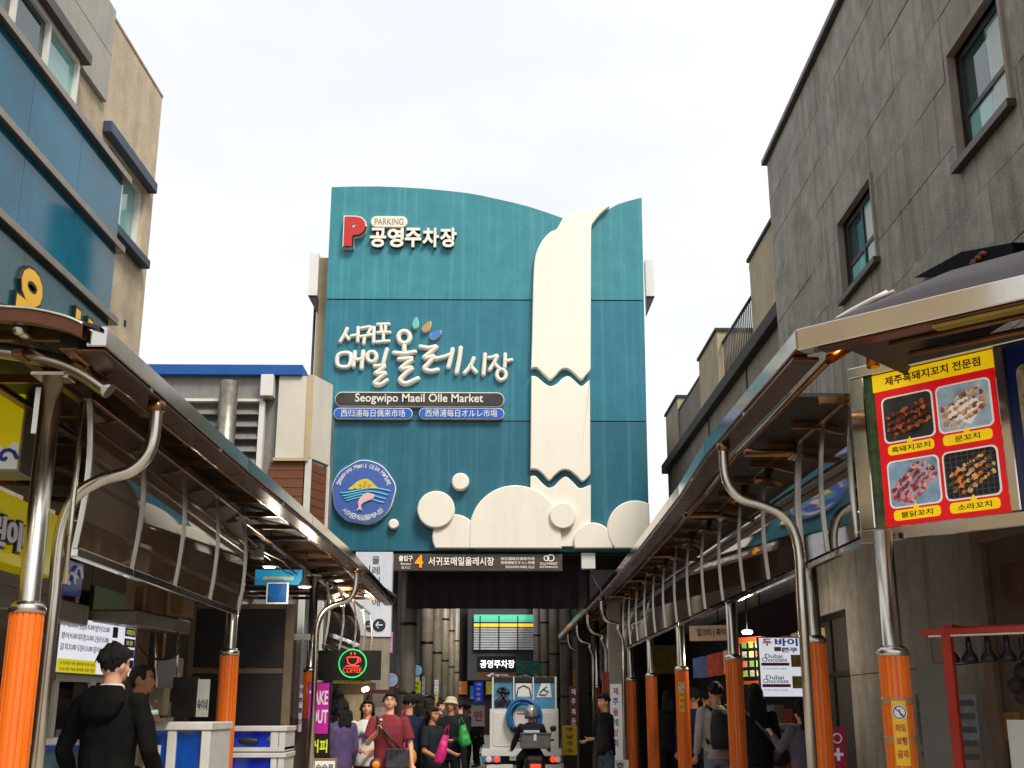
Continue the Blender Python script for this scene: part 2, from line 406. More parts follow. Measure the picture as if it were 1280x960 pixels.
for i in range(16):
    b = z1-.05-i*.235
    mb = MB(); P = [BR.p(a, bb, c) for a in (lx0, lx1) for bb, c in ((b, -.1), (b-.19, .06), (b-.205, .045), (b-.015, -.115))]
    mb.add(P, [(0, 1, 2, 3), (7, 6, 5, 4), (0, 4, 5, 1), (1, 5, 6, 2), (2, 6, 7, 3), (3, 7, 4, 0)])
    piece(mb, 'louvre_slat', grey_l, br)
piece(MB().fbox(BR, lx0, lx1+.06, z1, z1+.05, -.1, .08), 'louvre_head', whitef, br)
piece(MB().fbox(BR, lx1+.002, lx1+.1, z0-1.5, z1, -.1, .08), 'louvre_jamb', whitef, br)
piece(MB().fbox(BR, lx0, lx1+.1, z1+.05, zt, -.11, -.02), 'fascia_panel', grey_l, br)
q = bh(330, 473); q2 = bh(342, 500)
piece(MB().fbox(BR, q[0]-.02, bh(344, 480)[0], bh(335, 498)[1], zt-.01, -.1, .2), 'junction_box', whitef, br, .01)
wx0, wx1 = bh(345, 560)[0], bh(381, 560)[0]; zm = bh(360, 573)[1]
piece(MB().fbox(BR, wx0, wx1, zm, zt-.002, -.1, .05), 'white_panel', white_p, br)
piece(MB().fbox(BR, wx0-.03, wx1+.08, zm-.06, zm-.002, -.1, .09), 'trim', cream_p, br)
piece(MB().fbox(BR, wx1+.003, wx1+.12, zm, zt+.02, -.1, .07), 'corner_post', cream_p, br)
for i in range(14):
    b = zm-.07-i*.16; piece(MB().fbox(BR, bh(336, 600)[0], wx1, b-.15, b, -.1, .02), 'plank', wood, br)
# return side of the white corner, seen edge on
RS = Fr(BR.p(wx1+.12, 0, .07), (.35, .94, 0))
piece(MB().fbox(RS, .0, .75, zm, zt+.02, -.1, -.002), 'side_panel', white_p, br)
for i in range(14):
    b = zm-.07-i*.16; piece(MB().fbox(RS, .06, .7, b-.15, b, -.1, -.03), 'side_plank', wood, br)
for a in (0, .7): piece(MB().fbox(RS, a, a+.06, 0, zm-.01, -.1, .004), 'corner_trim', whitef, br)
fx = bh(289, 520)
pm = MB(); pm.tube([BR.p(fx[0], 4, .32), BR.p(fx[0], bh(289, 483)[1], .32)], .17, 14)
fl = pm.build('flue_pipe', galv); tag(fl, 'galvanised flue pipe standing in front of the grey louvres', 'pipe')

# ================================================================ the big teal board
YB = 27.0
BB = Fr((0, YB, 0), (1, 0, 0))
def bp(u, v): return BB.hit(u, v)
bb = thing('market_signboard', 'huge teal billboard with white waterfall, market name and round emblem over the entrance', 'billboard', (0, YB, 5.1))
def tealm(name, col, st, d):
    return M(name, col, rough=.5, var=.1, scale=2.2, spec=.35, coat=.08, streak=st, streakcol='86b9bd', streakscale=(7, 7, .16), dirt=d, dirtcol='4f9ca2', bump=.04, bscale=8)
teal1 = tealm('teal_paint_upper', '2d7d87', .28, .4); teal2 = tealm('teal_paint', '1e6b7d', .2, .18); teal3 = tealm('teal_paint_lower', '185c6e', .15, .1)  # palest teal in the top row, deepest in the bottom row
boardback = M('board_back', '1d525e', rough=.8)
TC = [(414.5, 233.9), (440, 233.1), (473.7, 233), (500, 233.9), (530, 235.7), (556, 238.1), (582.5, 241), (603, 244.6), (623.7, 249.2), (642, 253.3), (661, 258.2), (682, 265), (703, 272.5)]
dip = [(709, 284), (734, 294)]
TR = [(740.5, 281), (748, 271), (756, 264.6), (761, 261.3), (773, 255), (786, 251), (802, 247)]
def edgeL(v): return 414.5-(v-233.9)*.0465
def edgeR(v): return 802+(v-247)*.0226
def mk(pts): return [bp(*q) for q in pts]
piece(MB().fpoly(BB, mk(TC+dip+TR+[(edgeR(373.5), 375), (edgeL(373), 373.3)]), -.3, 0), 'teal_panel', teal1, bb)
piece(MB().fpoly(BB, mk([(edgeL(374.6), 374.8), (edgeR(376), 376.4), (edgeR(526), 526.2), (edgeL(525), 525)]), -.3, 0), 'teal_panel', teal2, bb)
piece(MB().fpoly(BB, mk([(edgeL(526), 526.2), (edgeR(527), 527.4), (edgeR(690), 690), (edgeL(688), 688)]), -.3, 0), 'teal_panel', teal3, bb)
piece(MB().fpoly(BB, mk([(edgeL(300)+3, 300), (edgeR(300)-3, 300), (edgeR(689)-3, 689), (edgeL(687)+3, 687)]), -.5, -.31), 'backing_frame', boardback, bb)
z0 = bp(400, 688)[1]
piece(MB().fbox(BB, bp(430, 688)[0], bp(808, 689)[0], z0-.07, z0+.02, -.5, -.32), 'base_beam', blackm, bb)
white = M('white_enamel', 'e9e2d2', rough=.45, var=.04, scale=1.3, streak=.2, streakcol='b09a6c', streakscale=(2.5, 2.5, .25), dirt=.13, dirtcol='c4b08a', bump=.03, bscale=3)
edge_d = M('letter_side', '3b3326', rough=.6, var=.2)
def c4(x, y): return (380+x/2.667, 220+y/2.667)
def c5(x, y): return (380+x/2.783, 540+y/2.783)
def c6(x, y): return (640+x/4.8, 230+y/4.8)
def smooth(pts, k=4, closed=False):
    o = []; n = len(pts)
    for i in range(n-(0 if closed else 1)):
        p0 = pts[i-1] if (i or closed) else pts[i]; p1 = pts[i]; p2 = pts[(i+1) % n]; p3 = pts[(i+2) % n] if (closed or i+2 < n) else p2
        for j in range(k):
            t = j/k; q = []
            for d in range(len(p1)):
                q.append(.5*((2*p1[d])+(-p0[d]+p2[d])*t+(2*p0[d]-5*p1[d]+4*p2[d]-p3[d])*t*t+(-p0[d]+3*p1[d]-3*p2[d]+p3[d])*t**3))
            o.append(tuple(q))
    if not closed: o.append(tuple(pts[-1]))
    return o
w1u = smooth([c4(757, 648), c4(775, 645), c4(800, 668), c4(820, 684), c4(838, 670), c4(855, 652), c4(875, 648), c4(897, 662), c4(922, 684), c4(938, 670), c4(952, 655)])
w1l = smooth([c4(757, 672), c4(775, 675), c4(800, 696), c4(820, 706), c4(842, 698), c4(860, 680), c4(880, 673), c4(900, 687), c4(922, 706), c4(940, 694), c4(952, 684)])
w2u = smooth([c5(787, 133), c5(810, 135), c5(830, 150), c5(852, 172), c5(872, 154), c5(895, 137), c5(920, 137), c5(945, 155), c5(970, 175), c5(996, 150)])
w2l = smooth([c5(787, 157), c5(805, 156), c5(830, 182), c5(850, 196), c5(870, 190), c5(890, 169), c5(912, 158), c5(938, 180), c5(960, 198), c5(997, 185)])
leftE = smooth([c6(312, 206), c6(290, 242), c6(265, 284), c6(228, 302), c6(185, 346), c6(150, 410), c6(133, 480), c6(126, 600)])
topE = smooth([c6(582, 148), c6(500, 159), c6(400, 179), c6(312, 206)])[:-1]
rightE = smooth([c6(470, 600), c6(471, 400), c6(473, 275), c6(488, 242), c6(530, 190), c6(582, 150)])[:-1]
piece(MB().fpoly(BB, mk(topE+leftE+[(664.6, 430), (663.6, 463)]+w1u[1:-1]+[(737.6, 463)]+rightE), .005, .16, .02), 'waterfall', white, bb)
piece(MB().fpoly(BB, mk(w1l+[(737.3, 594)]+w2u[::-1][1:-1]+[(662.8, 588)]), .005, .16, .02), 'waterfall', white, bb)
piece(MB().fpoly(BB, mk(w2l+[(738, 684), (662.8, 684)]), .005, .10, .02), 'waterfall', white, bb)
# painted ripple bands show a darker teal between the pieces: left as gaps
zb = bp(600, 686.5)[1]; xr = bp(edgeR(650)-.5, 650)[0]
def disc(u, v, r, c0, c1, nm='foam_disc', arch=False):
    cx, cy = bp(u, v); rr = bp(u+r, v)[0]-cx
    poly = circ(cx, cy, rr, 40)
    if arch: poly = [(cx+rr*math.cos(math.pi*i/28), cy+rr*math.sin(math.pi*i/28)) for i in range(29)]+[(cx-rr, zb-1), (cx+rr, zb-1)]
    poly = clip(poly, 0, -1, -zb); poly = clip(poly, 1, 0, xr)
    piece(MB().fpoly(BB, poly, c0, c1, .025), nm, white, bb)
disc(575.8, 603.6, 10.8, .005, .2); disc(545.6, 638.8, 23.2, .005, .26); disc(492.5, 656, 6.3, .005, .15)
disc(568.6, 672, 28, .005, .17); disc(644, 664.5, 57, .005, .19, arch=True); disc(702.7, 646.7, 16.4, .005, .27)
disc(741, 679, 24.5, .005, .19); disc(794, 663, 36, .005, .21)
# lettering
redp = M('red_letter', 'b8201c', rough=.4, var=.05); offw = M('ivory_letter', 'e2dccb', rough=.45, var=.05, dirt=.12, dirtcol='a8987a')
def tx(body, u0, v0, u1, v1, m, name='lettering', c=.01, d=.12, off=0, par=None, fr=BB, rot=0, slant=0):
    p0 = fr.hit(u0, v1); p1 = fr.hit(u1, v0); mb = MB()
    text(mb, body, fr, (p0[0]+p1[0])/2, (p0[1]+p1[1])/2, abs(p1[0]-p0[0]), abs(p1[1]-p0[1]), c, d, off, rot, slant=slant)
    return piece(mb, name, m, par or bb)
def pill(u0, v0, u1, v1, m, name, c0, c1, par=None, fr=BB, bev=.01):
    p0 = fr.hit(u0, v1); p1 = fr.hit(u1, v0); hh = abs(p1[1]-p0[1])
    return piece(MB().fpoly(fr, rrect(p0[0], p1[0], p0[1], p1[1], hh*.495, 6), c0, c1, bev), name, m, par or bb)
pw_ = tx('P', 429, 273, 460, 312.5, offw, 'letter_outline', .005, .16, .1)
tx('P', 430.5, 274.5, 458.3, 310.8, redp, 'letter', .155, .03, .06, pw_)
pl = pill(464, 273, 510, 286.5, offw, 'parking_plate', .005, .14)
tx('PARKING', 469, 276, 505, 283.5, M('gold_letter', '8a7a5a', rough=.5, var=0), 'lettering', .141, .006, .0, pl)
for i, ch in enumerate('공영주차장'):
    x = 462.5+i*21.9; tx(ch, x, 287.5, x+21, 311.5, edge_d, 'letter_side', .005, .09, .03)
    tx(ch, x, 287.2, x+21, 311.2, offw, 'letter', .09, .04, .032)
S = 4.923
def brush(name, strokes, m, r, dx=0, dy=0, base=.0):
    mb = MB()
    for pts in strokes:
        closed = pts[0] == pts[-1] and len(pts) > 3
        q = smooth([(x, y) for x, y in (pts[:-1] if closed else pts)], 5, closed) if len(pts) > 2 else pts
        P = []
        for x, y in q:
            a, b = bp(400+x/S, 380+y/S); P.append(BB.p(a, b, base+.06))
        mb.stroke(P, r, None, 10, closed)
        # the sides carry the stroke back to the board
        mb.stroke([p+Vector((0, .045, -.006)) for p in P], r*.98, None, 8, closed)
    return piece(mb, name, m, bb)
def ring(cx, cy, rx, ry, n=10): return [(cx+rx*math.cos(2*math.pi*i/n), cy+ry*math.sin(2*math.pi*i/n)) for i in range(n)]+[(cx+rx, cy)]
HANG = {
 '서': ([[(168, 157), (150, 198), (126, 236)], [(152, 196), (166, 206), (178, 221)], [(236, 152), (233, 236)], [(196, 203), (233, 196)]], .044),
 '귀': ([[(257, 155), (312, 147), (306, 170), (296, 188)], [(250, 207), (318, 196)], [(276, 205), (270, 248)], [(334, 150), (330, 242)]], .042),
 '포': ([[(357, 131), (425, 129)], [(377, 136), (378, 174)], [(405, 134), (402, 174)], [(357, 181), (430, 180)], [(392, 184), (390, 230)], [(350, 240), (424, 233)]], .04),
 '매': ([[(116, 318), (113, 384), (180, 386), (186, 311), (116, 318)], [(216, 302), (207, 388)], [(267, 298), (256, 400)], [(212, 350), (262, 345)]], .05),
 '일': ([ring(320, 330, 28, 31), [(413, 285), (400, 330), (390, 372)], [(338, 388), (398, 385), (372, 410), (340, 432), (372, 432), (404, 430), (366, 462), (336, 492), (372, 500), (412, 474)]], .05),
 '올': ([ring(519, 210, 35, 37), [(519, 262), (519, 298)], [(458, 306), (520, 311), (584, 300)], [(488, 345), (572, 343), (530, 374), (498, 404), (530, 402), (566, 400), (520, 440), (494, 474), (530, 494), (602, 464)]], .057),
 '레': ([[(620, 268), (668, 276), (716, 268), (676, 306), (640, 336), (672, 334), (704, 330), (668, 370), (642, 402), (680, 418), (724, 410)], [(716, 342), (760, 332), (800, 318)], [(816, 285), (804, 340), (790, 394)], [(866, 276), (856, 350), (840, 428)]], .055),
 '시': ([[(946, 340), (924, 390), (890, 430)], [(924, 386), (942, 404), (960, 424)], [(1015, 316), (1010, 380), (1005, 438)]], .05),
 '장': ([[(1040, 336), (1066, 332), (1090, 324), (1070, 368), (1044, 410)], [(1070, 368), (1088, 388), (1106, 404)], [(1139, 315), (1136, 394)], [(1140, 358), (1178, 350)], ring(1116, 440, 28, 32)], .046)}
for ch, (st, r) in HANG.items(): brush('letter', st, offw, r*1.08)
def petal(x, y, rx, ry, rot, m):
    cx, cy = bp(400+x/S, 380+y/S); k = 27/1450/S*1.05; pts = []
    for i in range(24):
        t = 2*math.pi*i/24; px = rx*k*math.cos(t)*(1-.25*math.sin(t)); py = ry*k*math.sin(t)
        pts.append((cx+px*math.cos(rot)-py*math.sin(rot), cy+px*math.sin(rot)+py*math.cos(rot)))
    big = [(cx+(a-cx)*1.12, cy+(b-cy)*1.1) for a, b in pts]
    o = piece(MB().fpoly(BB, big, .005, .1, .01), 'petal', offw, bb); piece(MB().fpoly(BB, pts, .1, .115), 'petal_face', m, o)
petal(590, 125, 17, 34, -.05, M('mint_face', '5fb7a8', var=.05)); petal(660, 147, 19, 36, -.55, M('amber_face', 'b8893a', var=.05)); petal(714, 195, 20, 36, -1.0, M('cobalt_face', '3d6fc0', var=.05))
dark_pl = M('brown_plate', '2e2724', rough=.35, var=.3, scale=3, dirt=.4, dirtcol='6b5f58'); blue_pl = M('blue_plate', '0f5cba', rough=.35, var=.12)
pl = pill(419.2, 492.6, 630.3, 509.8, offw, 'name_plate', .005, .15); pill(420, 493.6, 629.5, 508.8, dark_pl, 'plate_face', .15, .165, pl)
tx('Seogwipo Maeil Olle Market', 444.5, 494.6, 604, 507.6, offw, 'lettering', .166, .008, .012, pl)
for u0, u1, s, t0, t1 in ((417.8, 516.3, '西归浦每日偶来市场', 427, 507), (524, 630.3, '西帰浦每日オルレ市場', 532, 621.5)):
    pl = pill(u0, 511.6, u1, 525.2, offw, 'name_plate', .005, .13); pill(u0+.8, 512.5, u1-.8, 524.3, blue_pl, 'plate_face', .13, .142, pl)
    tx(s, t0, 513.8, t1, 522.8, offw, 'lettering', .143, .008, 0, pl)
# round emblem
ec = bp(455.2, 616.2); er = bp(455.2+39.3, 616)[0]-ec[0]
def eb(x, y): return (ec[0]+x*er, ec[1]+y*er)
wob = [eb(math.cos(t)*(1+.018*math.sin(5*t+.6)+.014*math.sin(9*t)), math.sin(t)*(1.03+.018*math.sin(5*t+.6)+.014*math.sin(8*t))) for t in [2*math.pi*i/72 for i in range(72)]]
em = piece(MB().fpoly(BB, wob, .005, .12, .015), 'emblem', offw, bb)
piece(MB().fpoly(BB, [(ec[0]+(a-ec[0])*.972, ec[1]+(b-ec[1])*.972) for a, b in wob], .12, .135), 'emblem_face', M('emblem_blue', '3f5da6', rough=.4, var=.08), em)
mb = MB()
for body, r0, a0, a1, sgn in (('Seogwipo Maeil Olle Market', .84, 164, 16, 1), ('서귀포매일올레시장', .82, 222, 318, -1)):
    for i, ch in enumerate(body):
        if ch == ' ': continue
        t = R(a0+(a1-a0)*(i+.5)/len(body)); x, y = eb(r0*math.cos(t), r0*math.sin(t))
        sz_ = er*(.115 if sgn > 0 else .17); hh = sz_*(1.3 if (ch.isupper() or ch in 'lkt') else .95) if sgn > 0 else sz_
        text(mb, ch, BB, x, y, sz_ if sgn < 0 else (None if ch in 'il' else sz_*.8), hh, .136, .006, .01, t-math.pi/2 if sgn > 0 else t+math.pi/2)
piece(mb, 'lettering', offw, em)
mt = [(-.5, .08), (-.36, .2), (-.22, .33), (-.05, .41), (.1, .42), (.22, .36), (.34, .24), (.5, .1), (.42, .13), (.34, .09), (.26, .13), (.18, .08), (.08, .13), (0, .08), (-.1, .13), (-.18, .08), (-.28, .12), (-.36, .07)]
piece(MB().fpoly(BB, [eb(*q) for q in mt], .136, .145), 'mountain', M('emblem_yellow', 'c8c13a', var=.1), em)
for x, y in ((-.1, .22), (.05, .3), (.18, .2), (.02, .17)): piece(MB().fpoly(BB, [eb(x+.06*math.cos(i), y+.06*math.sin(i)) for i in range(6)], .145, .15), 'orange_fruit', M('emblem_orange', 'd98324', var=.05), em)
mb = MB()
for k in range(4):
    y0 = .04-.1*k; pts = []
    for i in range(17):
        x = -.8+.1*i; pts.append(BB.p(*eb(x*(1-.08*k)+.05, y0+.08*math.sin(3.2*x+.8+k*.4)), .137))
    mb.tube(pts, .02, 6)
piece(mb, 'wave_line', M('emblem_cyan', '5fb3c9', var=.03), em)
fish = smooth([(.36, -.1), (.3, -.22), (.12, -.3), (-.02, -.38), (-.06, -.48), (-.02, -.6), (-.1, -.56), (-.2, -.62), (-.14, -.5), (-.16, -.36), (-.1, -.2), (0, -.1), (.1, -.03), (.2, -.04)], 3, True)
piece(MB().fpoly(BB, [eb(*q) for q in fish], .16, .17), 'fish', M('emblem_pink', 'd9b3b6', var=.05), em)
# brackets and boxes at the board's sides
sb = Fr((0, YB+.55, 0), (1, 0, 0))
q0 = sb.hit(399, 322); q1 = sb.hit(408, 500)
piece(MB().fbox(sb, q0[0], q0[0]+.5, 0, q0[1], -.35, 0), 'side_post', cream_p, bb)
piece(MB().tube([sb.p(q0[0]-.06, 5, -.1), sb.p(q0[0]-.06, q0[1]-1, -.1)], .035, 8), 'side_cable', blackm, bb)
for u0, u1, v0, v1 in ((387, 401, 322, 374), (806, 815, 330, 375)):
    p0 = sb.hit(u0, v1); p1 = sb.hit(u1, v0)
    bx = MB().fbox(sb, p0[0], p1[0], p0[1], p1[1], .02, .3).build('floodlight_box', whitef, bb)
    t3 = [(p0[0], p0[1]-.002), (p1[0], p0[1]-.002), (p1[0], p0[1]-.42)] if u0 < 500 else [(p0[0], p0[1]-.002), (p1[0], p0[1]-.002), (p0[0], p0[1]-.5)]
    MB().fpoly(sb, t3, .06, .26).build('bracket', blackm, bx)

# ================================================================ arcade behind the board
ar = thing('market_arcade', 'dim roofed market arcade with rows of pipe columns beyond the entrance', 'arcade', (0, 28, 0))
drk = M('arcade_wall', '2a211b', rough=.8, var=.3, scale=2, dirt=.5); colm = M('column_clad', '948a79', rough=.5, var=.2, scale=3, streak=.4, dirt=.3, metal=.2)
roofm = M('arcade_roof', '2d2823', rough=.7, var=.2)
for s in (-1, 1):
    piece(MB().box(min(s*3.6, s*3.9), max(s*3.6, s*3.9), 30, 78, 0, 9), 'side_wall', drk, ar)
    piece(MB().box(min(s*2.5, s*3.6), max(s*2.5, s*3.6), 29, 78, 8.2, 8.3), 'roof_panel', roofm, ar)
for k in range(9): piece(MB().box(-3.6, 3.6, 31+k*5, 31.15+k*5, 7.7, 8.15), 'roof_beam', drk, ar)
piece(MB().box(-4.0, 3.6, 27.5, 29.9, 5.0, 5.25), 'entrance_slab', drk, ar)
for s, rows_ in ((-1, (28.6, 36.5, 43, 50, 57.5, 66)), (1, (30, 37, 44, 52, 61))):
    for y in rows_:
        x = s*(2.02 if s < 0 else 2.3)
        c_ = piece(MB().tube([(x, y, 0), (x, y, 7.9)], .19, 16), 'column', colm, ar)
        for z in (1.9, 3.5, 5.2): piece(MB().tube([(x, y, z), (x, y, z+.07)], .205, 16), 'column_ring', blackm, c_)
for k in range(22):
    if k % 2: continue
    s = -1 if k % 4 else 1
    piece(MB().box(s*3.2-.35, s*3.2+.35, 31+k*2, 32.6+k*2, 2.3, 3.1), 'shop_sign', M('sign_c%d' % (k % 5), ['a79d90', '7a2f2a', '33557a', 'b59b3a', '3d5a3d'][k % 5], var=.2, scale=4), ar)
# slatted gable at the far end, green and yellow light bands
G = Fr((0, 76, 0), (1, 0, 0))
g0 = G.hit(592, 830); g1 = G.hit(677, 764)
gab = thing('slatted_gable', 'pale slatted gable with green and yellow light bands deep in the arcade', 'wall', (0, 76, 0))
slat = M('pale_slat', 'aeb0b4', rough=.5, var=.1, emit=.10)  # faint glow added for daylight coming through the slats
n = 9; bot = G.hit(600, 812)[1]; tp = G.hit(600, 784)[1]
for i in range(n):
    b = bot+(tp-bot)*i/n; piece(MB().fbox(G, g0[0], g1[0], b, b+(tp-bot)/n*.72, 0, .08), 'slat', slat, gab)
piece(MB().fbox(G, g0[0]-.4, g1[0]+.4, g0[1]-1, g1[1]+1, -.3, -.1), 'backing', M('gable_back', '3a3d42', var=.1), gab)
for i in range(4):
    a = g0[0]+(g1[0]-g0[0])*(i+.3)/3.6; piece(MB().fbox(G, a, a+.07, bot, G.hit(600, 770)[1], .08, .14), 'mullion', blackm, gab)
piece(MB().fbox(G, g0[0], g1[0], G.hit(600, 783.5)[1], G.hit(600, 779.5)[1], 0, .12), 'yellow_light', M('yellow_tube', 'd8a820', emit=.7, var=0), gab)
piece(MB().fbox(G, g0[0], g1[0], G.hit(600, 775)[1], G.hit(600, 768.5)[1], 0, .12), 'green_light', M('green_tube', '4fb088', emit=.5, var=0), gab)
piece(MB().fbox(G, g0[0], g1[0], G.hit(600, 777.5)[1], G.hit(600, 775.4)[1], 0, .12), 'blue_band', M('cyan_tube', '55a8b8', emit=.4, var=0), gab)
# entrance header: lit sign strip and dark rolled valance
HS = Fr((0, 26.95, 0), (1, 0, 0))
hd = thing('entrance_sign', 'long bronze sign strip with market name and orange 4 above the entrance', 'sign', (0, 27, 4.7))
p0 = HS.hit(492, 713.5); p1 = HS.hit(703, 692.5)
piece(MB().fbox(HS, p0[0], p1[0], p0[1], p1[1], -.25, 0), 'sign_body', M('bronze_panel', '4d453c', rough=.4, var=.15, scale=2, metal=.3), hd, .01)
ltr = M('sign_white', 'd8d2c4', rough=.5, var=0, emit=.25)
tx('출입구', 498.5, 694.5, 516, 701.5, ltr, 'lettering', .003, .02, .02, hd, HS); tx('Entrance', 501, 703, 514, 706.2, ltr, 'lettering', .003, .01, 0, hd, HS); tx('出入口', 502, 707.5, 512.5, 711, ltr, 'lettering', .003, .01, 0, hd, HS)
tx('4', 518.5, 693.8, 529, 709.5, M('orange_digit', 'e08a12', emit=.35, var=0), 'lettering', .003, .02, .03, hd, HS)
tx('서귀포매일올레시장', 535.5, 696.5, 617.5, 707, ltr, 'lettering', .003, .02, .01, hd, HS)
for k, s in enumerate(('西归浦每日偶来市场', '西帰浦每日オルレ市場')): tx(s, 626, 696.5+k*5, 668, 700.3+k*5, ltr, 'lettering', .003, .01, 0, hd, HS)
tx('SEOGWIPO MAEIL OLLE', 632, 707.3, 668, 710.3, ltr, 'lettering', .003, .01, 0, hd, HS)
mb = MB()
for u, v, r in ((683, 698, 3), (688.5, 697.5, 4)):
    c = HS.hit(u, v); rr = abs(HS.hit(u+r, v)[0]-c[0]); mb.tube([HS.p(c[0]+rr*math.cos(t), c[1]+rr*math.sin(t), .01) for t in [2*math.pi*i/16 for i in range(16)]], .012, 6, True)
piece(mb, 'logo_line', ltr, hd); tx('OLLE MARKET', 675, 703, 697, 706, ltr, 'lettering', .003, .01, 0, hd, HS); tx('ENTRANCE', 675, 707.5, 697, 710, ltr, 'lettering', .003, .01, 0, hd, HS)
VA = Fr((0, 27.6, 0), (1, 0, 0))
p0 = VA.hit(508, 760); p1 = VA.hit(722, 690)
o = MB(); k = 40
for i in range(k):                                                   # soft folds of the rolled cloth
    a0 = p0[0]+(p1[0]-p0[0])*i/k; a1 = p0[0]+(p1[0]-p0[0])*(i+1)/k
    c0 = .04*math.sin(i*1.7); c1 = .04*math.sin((i+1)*1.7)
    o.add([VA.p(a0, p0[1], c0), VA.p(a1, p0[1], c1), VA.p(a1, p1[1], c1*.3), VA.p(a0, p1[1], c0*.3), VA.p(a0, p0[1], c0-.2), VA.p(a1, p0[1], c1-.2)], [(0, 1, 2, 3), (0, 4, 5, 1)], True)
va = o.build('valance', M('mesh_valance', '1d1611', rough=.9, var=.3, scale=9, bump=.5, bscale=120)); tag(va, 'dark brown rolled mesh valance hanging below the entrance sign', 'awning')
mb = MB(); e0 = VA.hit(724, 713); e1 = VA.hit(735, 840)
mb.fbox(VA, e0[0]-.05, e1[0], 0, p1[1], -.3, -.05); tag(mb.build('gate_jamb', drk), 'dark vertical jamb at the right end of the rolled valance', 'post')
mb = MB(); e0 = VA.hit(487, 700); e1 = VA.hit(497, 700); mb.fbox(VA, e0[0], e1[0], 0, p1[1], -.3, -.05); tag(mb.build('gate_jamb', drk), 'dark vertical jamb between the arrow sign and the entrance', 'post')
p0 = HS.hit(727, 711); p1 = HS.hit(744, 691)
cb = thing('junction_box', 'small pale utility box under the right end of the billboard', 'box', HS.p(p0[0], p0[1], 0)); piece(MB().fbox(HS, p0[0], p1[0], p0[1], p1[1], -.2, .0), 'casing', whitef, cb, .01)
piece(MB().tube([HS.p((p0[0]+p1[0])/2, p0[1], -.1), HS.p(p1[0]+.1, p0[1]-.5, -.05), HS.p(p1[0]+.5, p0[1]-.95, 0)], .02, 6), 'cable', blackm, cb)

# ================================================================ right concrete building
a1_ = R(.9); d_ = Vector((math.sin(a1_), math.cos(a1_), 0)); RO = at(959, 205, X=4.4)
RB = Fr((RO.x, RO.y, 0), -d_)
rb = thing('concrete_building', 'tall stained board-marked concrete building with two deep windows, right of the street', 'building', (RO.x+2, RO.y-5, 0))
rt = RB.hit(959, 205)[1]
W1 = (RB.hit(1053, 330)[0], RB.hit(1094, 280)[0], RB.hit(1062, 367)[1], RB.hit(1045, 287)[1])
W2 = (RB.hit(1194, 137)[0], RB.hit(1258, 70)[0], RB.hit(1200, 207)[1], RB.hit(1189, 67)[1])
GZ = 3.9; AEND = 12.5
def holes(a0, a1, b0, b1, hs):
    rs = [(a0, a1, b0, b1)]
    for h0, h1, g0, g1 in hs:
        o = []
        for x0, x1, y0, y1 in rs:
            if h1 <= x0 or h0 >= x1 or g1 <= y0 or g0 >= y1: o.append((x0, x1, y0, y1)); continue
            if h0 > x0: o.append((x0, h0, y0, y1))
            if h1 < x1: o.append((h1, x1, y0, y1))
            xa, xb = max(x0, h0), min(x1, h1)
            if g0 > y0: o.append((xa, xb, y0, g0))
            if g1 < y1: o.append((xa, xb, g1, y1))
        rs = o
    return [r for r in rs if r[1]-r[0] > .03 and r[3]-r[2] > .03]
mb = MB()
for r in holes(0, AEND, 0, rt, [(W1[0], W1[1], W1[2], W1[3]), (W2[0], W2[1], W2[2], W2[3])]): mb.fbox(RB, *r, -.35, -.05)
mb.fbox(RB, 0.001, AEND-.001, .001, rt-.001, -5, -.352)
piece(mb, 'wall', joint, rb)
rnd = random.Random(3); rows_ = 9; rh = (rt-GZ)/rows_
for j in range(rows_):
    off = 0 if j % 2 else .0
    a = -off
    while a < AEND:
        wdt = .95+rnd.uniform(-.12, .12)
        for r in holes(max(0, a), min(AEND, a+wdt), GZ+rh*j, GZ+rh*(j+1), [W1, W2]):
            piece(MB().fbox(RB, r[0]+.004, r[1]-.004, r[2]+.004, r[3]-.004, -.05, rnd.uniform(-.004, .004)), 'concrete_panel', rnd.choice((concA, concA, concB, concC)), rb)
        a += wdt
a = 0
while a < AEND:                                                      # ground floor, taller lifts
    for b0_, b1_ in ((0, 1.95), (1.95, GZ)): 
        for r in holes(a, min(AEND, a+1.8), b0_, b1_, [(0.8, 2.5, 0, 2.75)]): piece(MB().fbox(RB, r[0]+.005, r[1]-.005, r[2]+.005, r[3]-.005, -.05, rnd.uniform(-.003, .003)), 'concrete_panel', concC, rb)
    a += 1.8
piece(MB().fbox(RB, -.08, AEND, rt, rt+.09, -.5, .08), 'coping', brownf, rb, .01)
jambm = M('window_reveal', '85776b', rough=.7, var=.15, scale=5)
